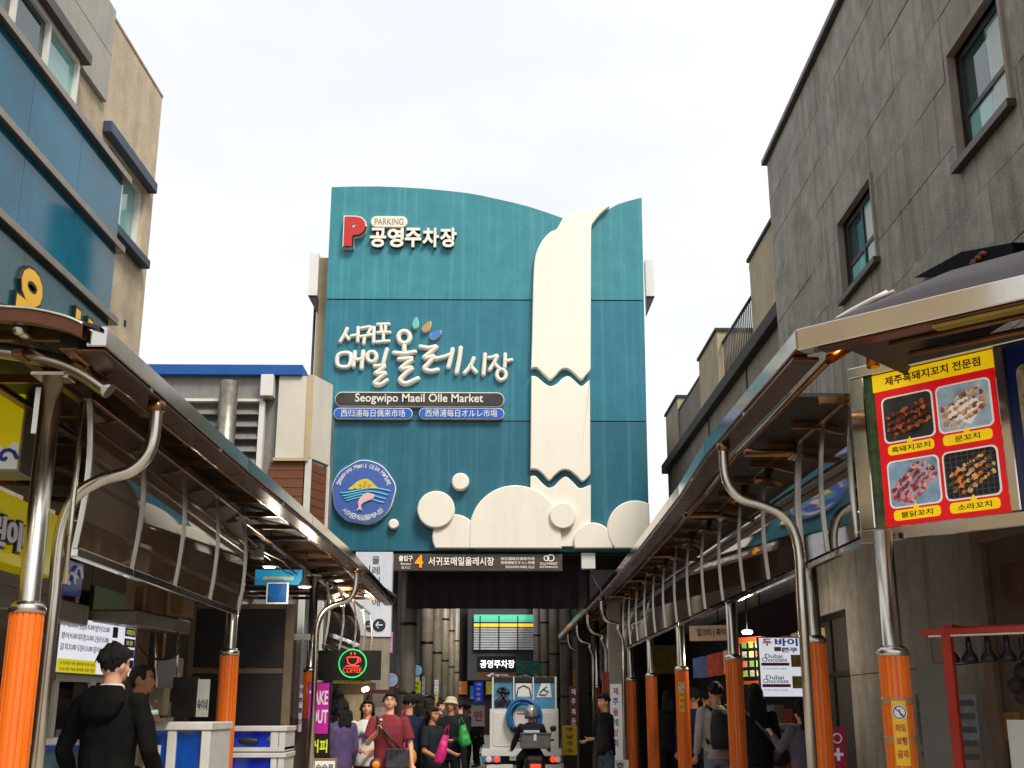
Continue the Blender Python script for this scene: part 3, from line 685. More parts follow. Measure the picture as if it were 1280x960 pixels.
for (x0, x1, y0, y1), two in ((W1, 1), (W2, 0)):
    fm = MB(); fm.fbox(RB, x0-.05, x0, y0-.02, y1+.05, -.30, .03); fm.fbox(RB, x1, x1+.05, y0-.02, y1+.05, -.30, .03); fm.fbox(RB, x0, x1, y1, y1+.05, -.30, .03)
    wn = piece(fm, 'window', jambm, rb)
    piece(MB().fbox(RB, x0-.07, x1+.07, y0-.07, y0, -.34, .08), 'sill', brownf, wn)
    f = MB(); ym = y0+(y1-y0)*.42; xm = (x0+x1)/2
    for r in ((x0+.003, x0+.07, y0, y1), (x1-.07, x1-.003, y0, y1), (x0+.07, x1-.07, y1-.07, y1-.003), (x0+.07, x1-.07, y0+.003, y0+.07), (x0+.07, x1-.07, ym-.025, ym+.025)): f.fbox(RB, *r, -.15, -.08)
    if two: f.fbox(RB, xm-.02, xm+.02, y0+.07, y1-.07, -.14, -.075)
    piece(f, 'frame', M('window_frame_dark', '2c302e', rough=.5, var=.1), wn)
    piece(MB().fbox(RB, x0+.07, xm, y0+.07, ym-.025, -.13, -.10), 'pane', glassg, wn); piece(MB().fbox(RB, xm, x1-.07, y0+.07, ym-.025, -.13, -.102), 'pane', glassg, wn)
    piece(MB().fbox(RB, x0+.07, xm, ym+.025, y1-.07, -.13, -.10), 'pane', glassd, wn); piece(MB().fbox(RB, xm, x1-.07, ym+.025, y1-.07, -.13, -.102), 'pane', glassg, wn)
    piece(MB().fbox(RB, x0+(x1-x0)*.55, x1-.1, y0+.09, y1-.12, -.099, -.097), 'blind', M('pale_blind', 'b9c4c0', var=.1), wn)

# ================================================================ far right building with roof terrace
RC = Fr((4.7, 17.4, 0), (0, -1, 0))
rc = thing('terrace_building', 'lower grey brown building with railed roof terrace beyond the concrete one', 'building', (6.5, 24, 0))
greyb = M('terrace_render', '7c7365', rough=.8, var=.18, scale=2, streak=.5, streakcol='332c24', dirt=.3); slabm = M('slab_edge', '26241f', rough=.7, var=.2)
pier_m = M('pier_render', 'a4967a', rough=.85, var=.15, scale=2, streak=.4, streakcol='4a3e2c', dirt=.3)
E0 = RC.hit(835, 595)[0]; ZS = RC.hit(900, 485)[1]
ZS = (RC.hit(835, 595)[1]+RC.hit(968, 378)[1])/2
piece(MB().fbox(RC, E0, 0, 0, ZS-.2, -6, 0), 'wall', greyb, rc)
piece(MB().fbox(RC, E0-.06, .0, ZS-.2, ZS+.04, -6, .16), 'slab_band', slabm, rc, .01)
zp = ZS+1.35
def pier(u0, u1, hgt, name='pier'):
    x0 = RC.hit(u0, 500)[0] if u0 else 0; return x0
def ax(u, v): return RC.hit(u, v)[0]
P = [(ax(833, 520), ax(848, 510)), (ax(874, 440), ax(898, 435)), (ax(938, 335), 0)]
for i, (x0, x1) in enumerate(P):
    o = piece(MB().fbox(RC, x0, x1, ZS+.04, zp+(0.25 if i == 2 else 0), -.9, .02), 'pier', pier_m, rc)
    piece(MB().fbox(RC, x0-.04, x1+.04, zp+(0.25 if i == 2 else 0), zp+.06+(0.25 if i == 2 else 0), -.94, .06), 'pier_cap', slabm, o)
piece(MB().fbox(RC, P[0][1], P[1][0], ZS+.04, zp-.35, -.15, -.02), 'parapet', greyb, rc); piece(MB().fbox(RC, P[0][1], P[1][0], zp-.35, zp-.3, -.17, .0), 'parapet_cap', slabm, rc)
rl = piece(MB().tube([RC.p(P[1][1], zp-.25, -.1), RC.p(P[2][0], zp-.25, -.1)], .03, 8), 'railing', blackm, rc)
x = P[1][1]+.08
while x < P[2][0]-.05:
    piece(MB().tube([RC.p(x, ZS+.05, -.1), RC.p(x, zp-.27, -.1)], .013, 6), 'baluster', blackm, rl); x += .15
fx0, fx1 = ax(913, 345), ax(937, 330); pinkf = M('pink_frame', '7d5a4e', rough=.6, var=.1)
fm = MB(); zz = zp+.75
fm.fbox(RC, fx0, fx0+.09, ZS+.05, zz, -.5, -.4); fm.fbox(RC, fx1-.09, fx1, ZS+.05, zz, -.5, -.4); fm.fbox(RC, fx0, fx1, zz, zz+.1, -.52, -.38); piece(fm, 'pergola_frame', pinkf, rc)
for k, (x0, x1) in enumerate(((E0+.5, -7.2), (-6.9, -3.3), (-3.1, -.2))):
    for r in ((0, .12),):
        w_ = piece(MB().fbox(RC, x0, x1, ZS-1.75, ZS-1.5, .002, .03), 'window_strip', blackm, rc)
    piece(MB().fbox(RC, x1+.08, x1+.14, 2, ZS-.21, .002, .02), 'wall_joint', joint, rc)
gb = thing('garage_front', 'dark shop fronts behind the orange posts on the right', 'shop front', (4.7, 22, 0))
piece(MB().fbox(RC, E0, 0, 0, 3.3, .005, .05), 'front_panel', drk, gb)

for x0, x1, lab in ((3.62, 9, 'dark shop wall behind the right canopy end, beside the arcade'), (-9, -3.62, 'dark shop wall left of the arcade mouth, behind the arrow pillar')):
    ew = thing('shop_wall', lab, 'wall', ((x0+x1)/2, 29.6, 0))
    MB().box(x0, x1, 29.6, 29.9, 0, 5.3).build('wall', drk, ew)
    for k in range(3): MB().box(x0+.3+1.6*k, x0+1.6+1.6*k, 29.5, 29.58, 2.4, 3.1).build('shop_sign', M('sign_c%d' % ((k+int(x0)) % 5), '777777'), ew)
# ================================================================ canopies
steel = M('stainless', 'cfc8bc', rough=.24, metal=1, var=.10, scale=14, dirt=.35, dirtcol='6d5c48', grain=(1, 1, .3))
steel_b = M('stainless_sheet', 'd2ccc2', rough=.12, metal=1, var=.06, scale=1.1, dirt=.2, dirtcol='7c6c58', bump=.06, bscale=2.2)
soff = M('soffit_brown', '5c3a28', rough=.28, metal=.75, var=.2, scale=2, bump=.06, bscale=3)  # brown metal, reddened to carry the orange that polished steel reflects
raft = M('rafter_metal', '86603f', rough=.25, metal=.85, var=.25, scale=5)
roofd = M('roof_sheet', '1e1510', rough=.5, var=.2, scale=3)
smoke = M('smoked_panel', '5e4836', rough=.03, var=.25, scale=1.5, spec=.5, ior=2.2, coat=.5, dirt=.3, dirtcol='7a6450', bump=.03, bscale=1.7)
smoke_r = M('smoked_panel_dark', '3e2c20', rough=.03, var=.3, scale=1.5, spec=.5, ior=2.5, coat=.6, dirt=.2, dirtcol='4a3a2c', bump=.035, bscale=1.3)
timber = M('orange_timber', 'e06c14', rough=.45, var=.16, scale=7, grain=(3, 3, .25), streak=.4, streakcol='a8480a', streakscale=(40, 40, .6), coat=.1, dirt=.35, dirtcol='8a5a34', rand=.16)
timber_r = M('red_timber', 'a13a10', rough=.45, var=.22, scale=7, grain=(3, 3, .25), streak=.4, streakcol='5e1f06', streakscale=(40, 40, .6), coat=.2)
stick_y = M('sticker_yellow', 'e6b414', rough=.4, var=.05); stick_w = M('sticker_white', 'd8d6d0', rough=.4, var=0); stick_k = M('sticker_ink', '3a2a1a', rough=.5, var=0); stick_r = M('sticker_red', 'b03a20', rough=.4, var=0)
tape = M('clear_tape', 'b07a4a', rough=.15, var=.1)

def wrap_mb(x, y, z0, z1, r, n=18):
    mb = MB(); prof = []
    for k in range(n):
        for da, dr in ((.06, -.007), (.16, 0), (.84, 0), (.94, -.007)):
            t = 2*math.pi*(k+da)/n; prof.append(((r+dr)*math.cos(t), (r+dr)*math.sin(t)))
    m = len(prof); vs = [(x+a, y+b, z) for z in (z0, z1) for a, b in prof]
    mb.add(vs, [(i, (i+1) % m, m+(i+1) % m, m+i) for i in range(m)]+[tuple(range(m, 2*m))])
    return mb
def post(canopy, x, y, zw, ztop, tm=None, r=.055, rw=.086):
    p = MB().tube([(x, y, 0), (x, y, ztop)], r, 20).build('post', steel, canopy)
    wrap_mb(x, y, .0, zw, rw).build('timber_wrap', tm or timber, p)
    MB().lathe((x, y, zw), [(r+.002, -.01), (rw+.006, -.01), (rw+.006, .02), (r+.012, .045), (r+.001, .05)], 20).build('collar', steel, p)
    return p
def sticker(p, x, y, zc, h, rw, ang, half=.42):
    """warning sticker bent round the timber; ang is the direction it faces"""
    def arc(r, a0, a1, z0, z1, n=8): 
        mb = MB(); vs = []
        for i in range(n+1):
            t = ang+a0+(a1-a0)*i/n
            for z in (z0, z1): vs.append((x+r*math.cos(t), y+r*math.sin(t), z))
        return mb.add(vs, [(2*i, 2*i+2, 2*i+3, 2*i+1) for i in range(n)], True)
    s = arc(rw+.003, -half, half, zc-h/2, zc+h/2).build('warning_sticker', stick_y, p)
    n = Vector((math.cos(ang), math.sin(ang), 0)); fr = Fr(Vector((x, y, 0))+n*(rw+.004), Vector((-n.y, n.x, 0)))
    cr = min(.034, h*.2)
    s2 = MB().fpoly(fr, circ(0, zc+h*.32, cr*1.25, 20), 0, .003); s2.build('sticker_disc', stick_w, p)
    g = MB(); g.tube([fr.p(cr*math.cos(t), zc+h*.32+cr*math.sin(t), .004) for t in [2*math.pi*i/16 for i in range(16)]], .003, 5, True)
    g.tube([fr.p(-cr*.7, zc+h*.32+cr*.7, .004), fr.p(cr*.7, zc+h*.32-cr*.7, .004)], .003, 5)
    g.tube([fr.p(0, zc+h*.32+cr*.5, .004), fr.p(0, zc+h*.32, .004), fr.p(cr*.3, zc+h*.32-cr*.6, .004)], .0035, 5); g.build('sticker_symbol', stick_k, p)
    for i, wd in enumerate(('차도', '보행', '금지')): t = MB(); text(t, wd, fr, 0, zc+h*.08-h*.2*i, .06, h*.12, .001, .003, .02); t.build('lettering', stick_r, p)

def skirt(canopy, fr, cuts, b0, b1, bow, ends=True):
    """bowed smoked panels between steel bands; cuts are the band positions along the wall"""
    def prof(e): return [(b0+(b1-b0)*i/10, e+bow*math.sin(math.pi*i/10*.92)+(.045 if fr.n.x < 0 else .012)*(1-i/10)) for i in range(11)]
    for i in range(len(cuts)-1):
        a0, a1 = cuts[i]+.004, cuts[i+1]-.004; n = 11; mb = MB()
        for P, k2 in ((prof(.006), 0), (prof(0), 1)):
            mb.add([fr.p(a, b, c) for b, c in P for a in (a0, a1)], [((2*k, 2*k+1, 2*k+3, 2*k+2) if not k2 else (2*k+1, 2*k, 2*k+2, 2*k+3)) for k in range(n-1)], True)
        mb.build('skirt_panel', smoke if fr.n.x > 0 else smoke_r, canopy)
    for a in cuts:
        mb = MB(); P = prof(.02); Q = prof(-.012); n = 11
        vs = [fr.p(aa, b, c) for PP in (Q, P) for b, c in PP for aa in (a-.014, a+.014)]; fs = []
        for k in range(n-1):
            fs.append((2*n+2*k, 2*n+2*k+1, 2*n+2*k+3, 2*n+2*k+2))
            fs.append((2*k, 2*n+2*k, 2*n+2*k+2, 2*k+2)); fs.append((2*n+2*k+1, 2*k+1, 2*k+3, 2*n+2*k+3)); fs.append((2*k+1, 2*k, 2*k+2, 2*k+3))
        mb.add(vs, fs); mb.build('steel_band', steel, canopy)
    for i in range(len(cuts)-1):
        MB().fbox(fr, cuts[i]-.0, cuts[i+1]-.002, b0-.045, b0+.012, -.02, .03).build('bottom_rail', steel_b, canopy, .006)
    MB().fbox(fr, cuts[0], cuts[-1], b1-.005, b1+.05, -.03, .03).build('top_rail', raft, canopy, .006)
def drain(canopy, s, y, ztop, xg=1.72, xp=2.19):
    pts = smooth([(xg, ztop), (xg, ztop-.2), (xg+.03, ztop-.32), (xg+.12, ztop-.41), (xg+.28, ztop-.46), (xp-.07, ztop-.55), (xp, ztop-.75), (xp, ztop-1.1)], 4)
    P = [(s*x, y, z) for x, z in pts]+[(s*xp, y, .02)]
    d = MB().tube(P, .036, 14).build('drainpipe', steel, canopy)
    MB().lathe((s*xg, y, ztop-.02), [(.036, -.04), (.05, -.03), (.05, .02)], 14).build('outlet', raft, d)

# ---------------------------------------------------------------- left canopy
LCn = thing('market_canopy', 'steel shop canopy on orange-wrapped posts along the left, with smoked skirt panels', 'canopy', (-3, 12, 0))
FL = Fr((-2.38, 0, 0), (0, 1, 0))
LY = (6.07, 10.82, 15.68, 21.34)
for i, y in enumerate(LY):
    p = post(LCn, -2.38, y, 2.035, 3.36)
    if i == 2: sticker(p, -2.38, y, 1.66, .32, .086, R(-75))
    # cantilever bracket tube across the post head
    bz = 3.31
    if i: continue
    dx = 0; bp_ = [at(u, v, Y=6.0)-Vector((0, 6.0, 0)) for u, v in ((-260, 420), (-60, 432), (0, 438), (60, 449), (100, 464), (137, 489))]
    MB().tube(smooth([(q.x+dx*(q.x > -2.5), y-.07, q.z-.03*(i > 0)) for q in bp_], 4), .045, 14).build('bracket_tube', steel if i == 0 else raft, LCn)
    MB().tube([(-2.3+dx, y-.05, 3.26), (-2.3+dx, y-.05, 3.42)], .02, 10).build('stub', steel, LCn)
y0, y1 = 5.55, 20.2
GL = [(-1.935, 5.55), (-1.900, 7.1), (-1.865, 8.7), (-1.775, 11.4), (-1.70, 13.8), (-1.69, 17), (-1.69, 20.2)]
for i in range(len(GL)-1):
    (xa, ya), (xb, yb) = GL[i], GL[i+1]; fr = Fr((xa, ya, 0), (xb-xa, yb-ya, 0)); ln = math.hypot(xb-xa, yb-ya)
    MB().fbox(fr, 0, ln-.005, 3.295, 3.40, -.1, 0).build('gutter', steel_b, LCn, .006)
    MB().fbox(fr, .02 if i == 0 else 0, ln, 3.265, 3.294, -.16, -.012).build('soffit', soff, LCn, .01)
    MB().tube([fr.p(.2 if i == 0 else 0, 3.33, -.24), fr.p(ln, 3.33, -.24)], .018, 8).build('cable_rail', raft, LCn)
    MB().fbox(fr, ln*.5-.02, ln*.5+.02, 3.27, 3.29, -.011, -.004).build('joint_strip', steel, LCn)
for x, z in ((-2.5, 3.30), (-2.95, 3.34), (-3.5, 3.36), (-4.1, 3.38)):
    MB().box(x-.03, x+.03, y0+.3, y1+.6, z+.04, z+.08).build('purlin', raft, LCn, .006)
y = 5.8
while y < 21: MB().box(-4.35, -2.05, y-.02, y+.02, 3.40, 3.45).build('rafter', raft, LCn); y += .82
rp = [(-1.96, 3.37), (-2.15, 3.43), (-2.48, 3.49), (-3.2, 3.52), (-4.55, 3.54)]
for i in range(6):
    ya = 5.52+2.5*i; yb = ya+2.49; sh = .1*i*.45
    mb = MB(); vs = [(x+(sh if q_ == 0 else 0), yy, z+dz) for dz in (0, .02) for q_, (x, z) in enumerate(rp) for yy in (ya, yb)]; n = len(rp); fs = []
    for q in range(n-1): fs += [(2*q, 2*q+1, 2*q+3, 2*q+2), (2*n+2*q+1, 2*n+2*q, 2*n+2*q+2, 2*n+2*q+3), (2*q, 2*q+2, 2*n+2*q+2, 2*n+2*q), (2*q+1, 2*n+2*q+1, 2*n+2*q+3, 2*q+3)]
    mb.add(vs, fs).build('roof_sheet', roofd, LCn)
rim = smooth([tuple(at(u, v, Y=5.49)) for u, v in ((-160, 374), (-60, 377), (0, 383), (40, 386), (80, 395), (104, 405))], 4)
mb = MB(); n = len(rim); vs = []
for x, yy, z in rim: vs += [(x, yy, z-.07), (x, yy, z), (x, yy+.06, z), (x, yy+.06, z-.07)]
mb.add(vs, [(4*i+j, 4*i+4+j, 4*i+4+(j+1) % 4, 4*i+(j+1) % 4) for i in range(n-1) for j in range(4)]); mb.build('roof_rim', soff, LCn)
MB().tube([(x, yy-.004, z) for x, yy, z in rim], .008, 6).build('rim_edge', steel, LCn)
q = at(88, 424, Y=5.75)
b_ = MB().box(q.x-.055, q.x+.055, 5.75, 7.2, q.z-.055, q.z+.055).build('square_beam', raft, LCn, .004)
MB().box(q.x-.046, q.x+.046, 5.744, 5.749, q.z-.046, q.z+.046).build('beam_mouth', blackm, b_)
q = at(24, 411, Y=5.6); q2 = at(48, 432, Y=6.2)
MB().tube([q, q2], .028, 12).ball(q, .035).build('stay_tube', steel, LCn)
MB().tube([q+Vector((0, 0, .03)), q+Vector((-.01, 0, .1)), q+Vector((-.06, 0, .11))], .006, 6).build('stay_hook', steel, LCn)
cutsA = [6.56, 7.62, 8.68, 9.78, 10.92]
skirt(LCn, Fr((-2.36, 0, 0), (0, 1, 0)), cutsA, 2.42, 3.29, .04)
skirt(LCn, Fr((-2.36, 0, 0), (0, 1, 0)), [16.6, 18.2, 19.9, 21.3, 22.6], 2.42, 3.29, .06)
drain(LCn, -1, 6.55, 3.27, 1.955, -at(62, 800, Y=6.55).x); drain(LCn, -1, 14.8, 3.27)
MB().tube([(-2.29, 6.3, 3.2), (-2.295, 6.32, 2.5), (-2.3, 6.33, 2.2)], .017, 8).build('stay_rod', steel, LCn)
MB().box(-2.52, -2.45, 6.2, 6.23, 3.0, 3.26).build('perforated_bracket', steel, LCn)

# ---------------------------------------------------------------- right canopy
RCn = thing('market_canopy', 'steel shop canopy on orange-wrapped posts along the right, with menu poster at its corner', 'canopy', (3, 14, 0))
_e = at(1280, 343, Z=3.56); DR = Vector((_e.x-1.655, _e.y-6.03, 0)).normalized(); DP = Vector((.661, -.750, 0)); ND = Vector((-.750, -.661, 0))
RYs = (8.73, 11.71, 14.97, 17.87, 20.47)
for i, y in enumerate(RYs):
    p = post(RCn, 2.38, y, 2.03, 3.6)
    if i == 2: sticker(p, 2.38, y, 1.70, .36, .086, R(-105))
    MB().tube([(1.95, y+.06, 3.47), (4.3, y+.06, 3.48)], .032, 12).build('bracket_tube', raft, RCn)
p = post(RCn, 2.38, 7.03, 1.866, 2.6, None, .057, .088); sticker(p, 2.38, 7.03, 1.42, .36, .09, R(-104), .45)
for z in (1.60, 1.38): MB().lathe((2.38, 7.03, z), [(.0895, -.022), (.0905, -.02), (.0905, .02), (.0895, .022)], 24).build('tape_band', tape, p)
for y in (24.2, 27, 30.5): post(RCn, 2.38, y, 2.03, 3.5, timber_r)
GR = [(1.85, 33), (1.85, 25), (1.85, 20), (1.83, 17), (1.775, 13.6), (1.72, 10.6), (1.643, 8.8), (1.655, 6.03)]
for i in range(len(GR)-1):
    (xa, ya), (xb, yb) = GR[i], GR[i+1]; fr = Fr((xa, ya, 0), (xb-xa, yb-ya, 0)); ln = math.hypot(xb-xa, yb-ya)
    MB().fbox(fr, 0, ln-.005, 3.45, 3.56, -.1, 0).build('gutter', steel_b, RCn, .006)
    MB().fbox(fr, 0, ln-(.12 if i == 6 else 0), 3.415, 3.449, -.16, -.012).build('soffit', soff, RCn, .01)
    MB().tube([fr.p(0, 3.47, -.26), fr.p(ln-(.3 if i == 6 else 0), 3.47, -.26)], .02, 8).build('cable_rail', raft, RCn)
    MB().fbox(fr, ln*.5-.02, ln*.5+.02, 3.42, 3.445, -.011, -.004).build('joint_strip', steel, RCn)
GC = Vector((1.655, 6.03, 0)); FG = Fr((GC.x, GC.y, 0), DR)
for a0, a1 in ((0.004, 1.35), (1.356, 2.9)): MB().fbox(FG, a0, a1, 3.44, 3.562, -.12, 0).build('gutter', steel_b, RCn, .006)
MB().fbox(FG, .12, 2.9, 3.425, 3.438, -.11, -.02).build('soffit', soff, RCn)
MB().fbox(FG, 1.0, 2.9, 3.52, 3.54, -.5, -.13).build('soffit', roofd, RCn)
for dd in (.3, .55): MB().tube([FG.p(.4, 3.46, -dd), FG.p(2.9, 3.46, -dd)], .02, 8).build('cable_rail', raft, RCn)
MB().fbox(FG, .75, 2.9, 3.405, 3.423, -.1, -.03).build('yellow_strip', M('dull_yellow', '8a7410', rough=.5, var=.2), RCn)
for x, z in ((2.75, 3.42), (3.2, 3.44), (3.7, 3.46), (4.15, 3.48)):
    MB().box(x-.035, x+.035, 7.3, 33, z, z+.055).build('purlin', raft, RCn, .006)
y = 7.4
while y < 32: MB().box(2.15, 4.55, y-.022, y+.022, 3.50, 3.545).build('rafter', raft, RCn); y += .7
for i in range(9):
    ya = 7.4+2.9*i; MB().box(1.96, 4.62, ya, ya+2.89, 3.55, 3.575).build('roof_sheet', roofd, RCn)
# barrel roof over the chamfered corner
gp = [(0, 3.555), (.03, 3.635), (.1, 3.70), (.25, 3.785), (.5, 3.87), (1.0, 3.96), (1.7, 4.0)]
mb = MB(); A = [0, .05, .12, .25, .45, .75, 1.2, 1.9, 3.0]; vs = []
for a in A:
    hsc = min(1, (a/.8)**.55) if a > 0 else .05
    for d, z in gp: vs.append(FG.p(a+.03, 3.55+(z-3.55)*hsc, -.02-d))
m_ = len(gp); mb.add(vs, [(i*m_+j, i*m_+j+1, (i+1)*m_+j+1, (i+1)*m_+j) for i in range(len(A)-1) for j in range(m_-1)], True)
mb.build('barrel_roof', M('grey_vault', '3a3537', rough=.55, var=.12, scale=3, dirt=.2), RCn)
for e_, col_, r_ in ((.0, 'trim_white', .016), (.03, 'trim_peach', .01)):
    pts = [FG.p(aa+e_*1.2, 3.555+(gp[3][1]-3.55)*min(1, max(.05, ((aa-.02)/.8))**.55)+.012, -.02-gp[3][0]+.03) for aa in (.06, .1, .15, .21, .28, .36, .44)]
    MB().tube(pts, r_, 8).build('roof_trim', M(col_, 'd2ccc6' if 'white' in col_ else 'b99a84', rough=.4, var=.06), RCn)
fr = Fr((2.36, 0, 0), (0, -1, 0))
cutsR = [-20.7, -19.8, -18.8, -17.75, -16.75, -15.75, -14.75, -13.75, -12.75, -11.75, -10.75, -9.75, -8.62]
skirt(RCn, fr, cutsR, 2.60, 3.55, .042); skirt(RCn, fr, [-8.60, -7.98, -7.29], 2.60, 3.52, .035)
drain(RCn, 1, 8.25, 3.42, 1.68, at(1000, 720, Y=8.25).x)
for y in (20.4, 23.4, 26.4, 29.6): drain(RCn, 1, y, 3.42, 1.9, 2.24)
for y in (9.6, 10.6, 12.4, 13.5, 15.6, 16.6, 18.5, 19.5): MB().tube([(2.33, y, 3.6), (2.33, y, 3.42), (2.2, y-.03, 3.4)], .026, 10).build('hook_bracket', raft, RCn)
q = at(1040, 447, Y=7.1); q2 = at(1075, 428, Y=6.9)
MB().tube([at(1038, 448, Y=6.6), at(1078, 425, Y=7.1)], .032, 12).build('bracket_stub', M('steel_orange_reflect', 'a5571c', rough=.2, metal=1, var=.2), RCn)  # stainless stub; the orange reflected in it is put into its colour
q = at(1090, 440, Y=6.9); MB().tube([(q.x, q.y, q.z-.10), (q.x, q.y, q.z+.1)], .04, 14).build('post_head', M('steel_orange_reflect', 'a5571c'), RCn)

# menu poster in its steel frame across the chamfered corner
FP = Fr((2.36, 7.24, 0), DP)
mp_ = thing('menu_poster', 'red and yellow poster of four skewer dishes in a steel frame at the canopy corner', 'poster', (2.36, 7.24, 2.6))
pt = [FP.hit(1085, 467), FP.hit(1280, 425), FP.hit(1085, 690), FP.hit(1280, 648)]
zt_ = (pt[0][1]+pt[1][1])/2; zb_ = (pt[2][1]+pt[3][1])/2
aR = FP.hit(1262, 540)[0]
for b0, b1, nm in ((zb_-.0, zb_+.085, 'bottom_rail'), (zt_-.015, zt_+.055, 'top_rail')): MB().fbox(FP, -.03, 2.4, b0, b1, -.03, .045).build(nm, steel_b, mp_, .006)
for a in (0, aR, 1.75): MB().fbox(FP, a-.03, a+(.075 if a == 0 else .03), zb_+.087, zt_-.017, -.03, .04).build('frame_post', steel_b, mp_, .006)
MB().fbox(FP, .03, aR-.03, zb_+.087, zt_-.017, -.02, .0).build('print_back', M('foliage_print', '3d5a30', rough=.3, var=.9, scale=6, dirt=.8, dirtcol='b8a860'), mp_)
bl = MB().fbox(FP, aR+.03, 1.72, zb_+.087, zt_-.017, -.02, .0).build('blue_print', M('blue_print', '14245e', rough=.3, var=.2), mp_)
MB().fpoly(FP, rrect(aR+.08, 1.68, zb_+.2, zt_-.15, .05), .0, .004).build('dish_print', M('dish_print_pale', 'b7a58c', var=.5, scale=12), bl)
red = M('poster_red', 'd0101c', rough=.3, var=.05, emit=.28); ylw = M('poster_yellow', 'f5cd10', rough=.3, var=.03, emit=.25)  # poster inks given an added glow, lifting them from the gutter's shadow
pl_, pr_ = FP.hit(1100, 560)[0], FP.hit(1253, 540)[0]; pw = pr_-pl_; pb, ptp = zb_+.088, zt_-.02; ph = ptp-pb
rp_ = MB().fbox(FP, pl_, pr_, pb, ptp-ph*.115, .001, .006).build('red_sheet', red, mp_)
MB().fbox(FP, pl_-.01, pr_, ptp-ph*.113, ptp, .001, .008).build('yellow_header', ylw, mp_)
ink = M('poster_ink', '2a0d05', rough=.5, var=0); maroon = M('poster_maroon', '6a1208', rough=.5, var=0)
t = MB(); text(t, '제주흑돼지꼬치 전문점', FP, (pl_+pr_)/2, ptp-ph*.056, pw*.80, ph*.06, .009, .002, .02); t.build('lettering', maroon, mp_)
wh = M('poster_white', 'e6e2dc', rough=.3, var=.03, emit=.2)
dish_bg = [M('dish_dark', '2a2a26', var=.5, scale=9, emit=.25), M('dish_blue', '8fa3ad', var=.35, scale=7, emit=.25), M('dish_steel', '7c97a8', var=.4, scale=8, emit=.25), M('dish_grill', '1b1a19', var=.5, scale=20, emit=.25)]  # printed dishes share the poster's added glow
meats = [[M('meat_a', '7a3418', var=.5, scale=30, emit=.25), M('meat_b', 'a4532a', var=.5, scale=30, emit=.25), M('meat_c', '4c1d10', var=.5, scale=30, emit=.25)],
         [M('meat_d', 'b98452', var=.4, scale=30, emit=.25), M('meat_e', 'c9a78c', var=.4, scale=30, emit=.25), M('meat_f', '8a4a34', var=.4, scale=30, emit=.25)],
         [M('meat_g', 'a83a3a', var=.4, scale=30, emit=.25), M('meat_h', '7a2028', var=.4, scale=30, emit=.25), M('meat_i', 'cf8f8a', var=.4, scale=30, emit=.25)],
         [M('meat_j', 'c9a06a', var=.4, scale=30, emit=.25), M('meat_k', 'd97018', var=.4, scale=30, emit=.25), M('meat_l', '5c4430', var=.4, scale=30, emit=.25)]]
rr = random.Random(5)
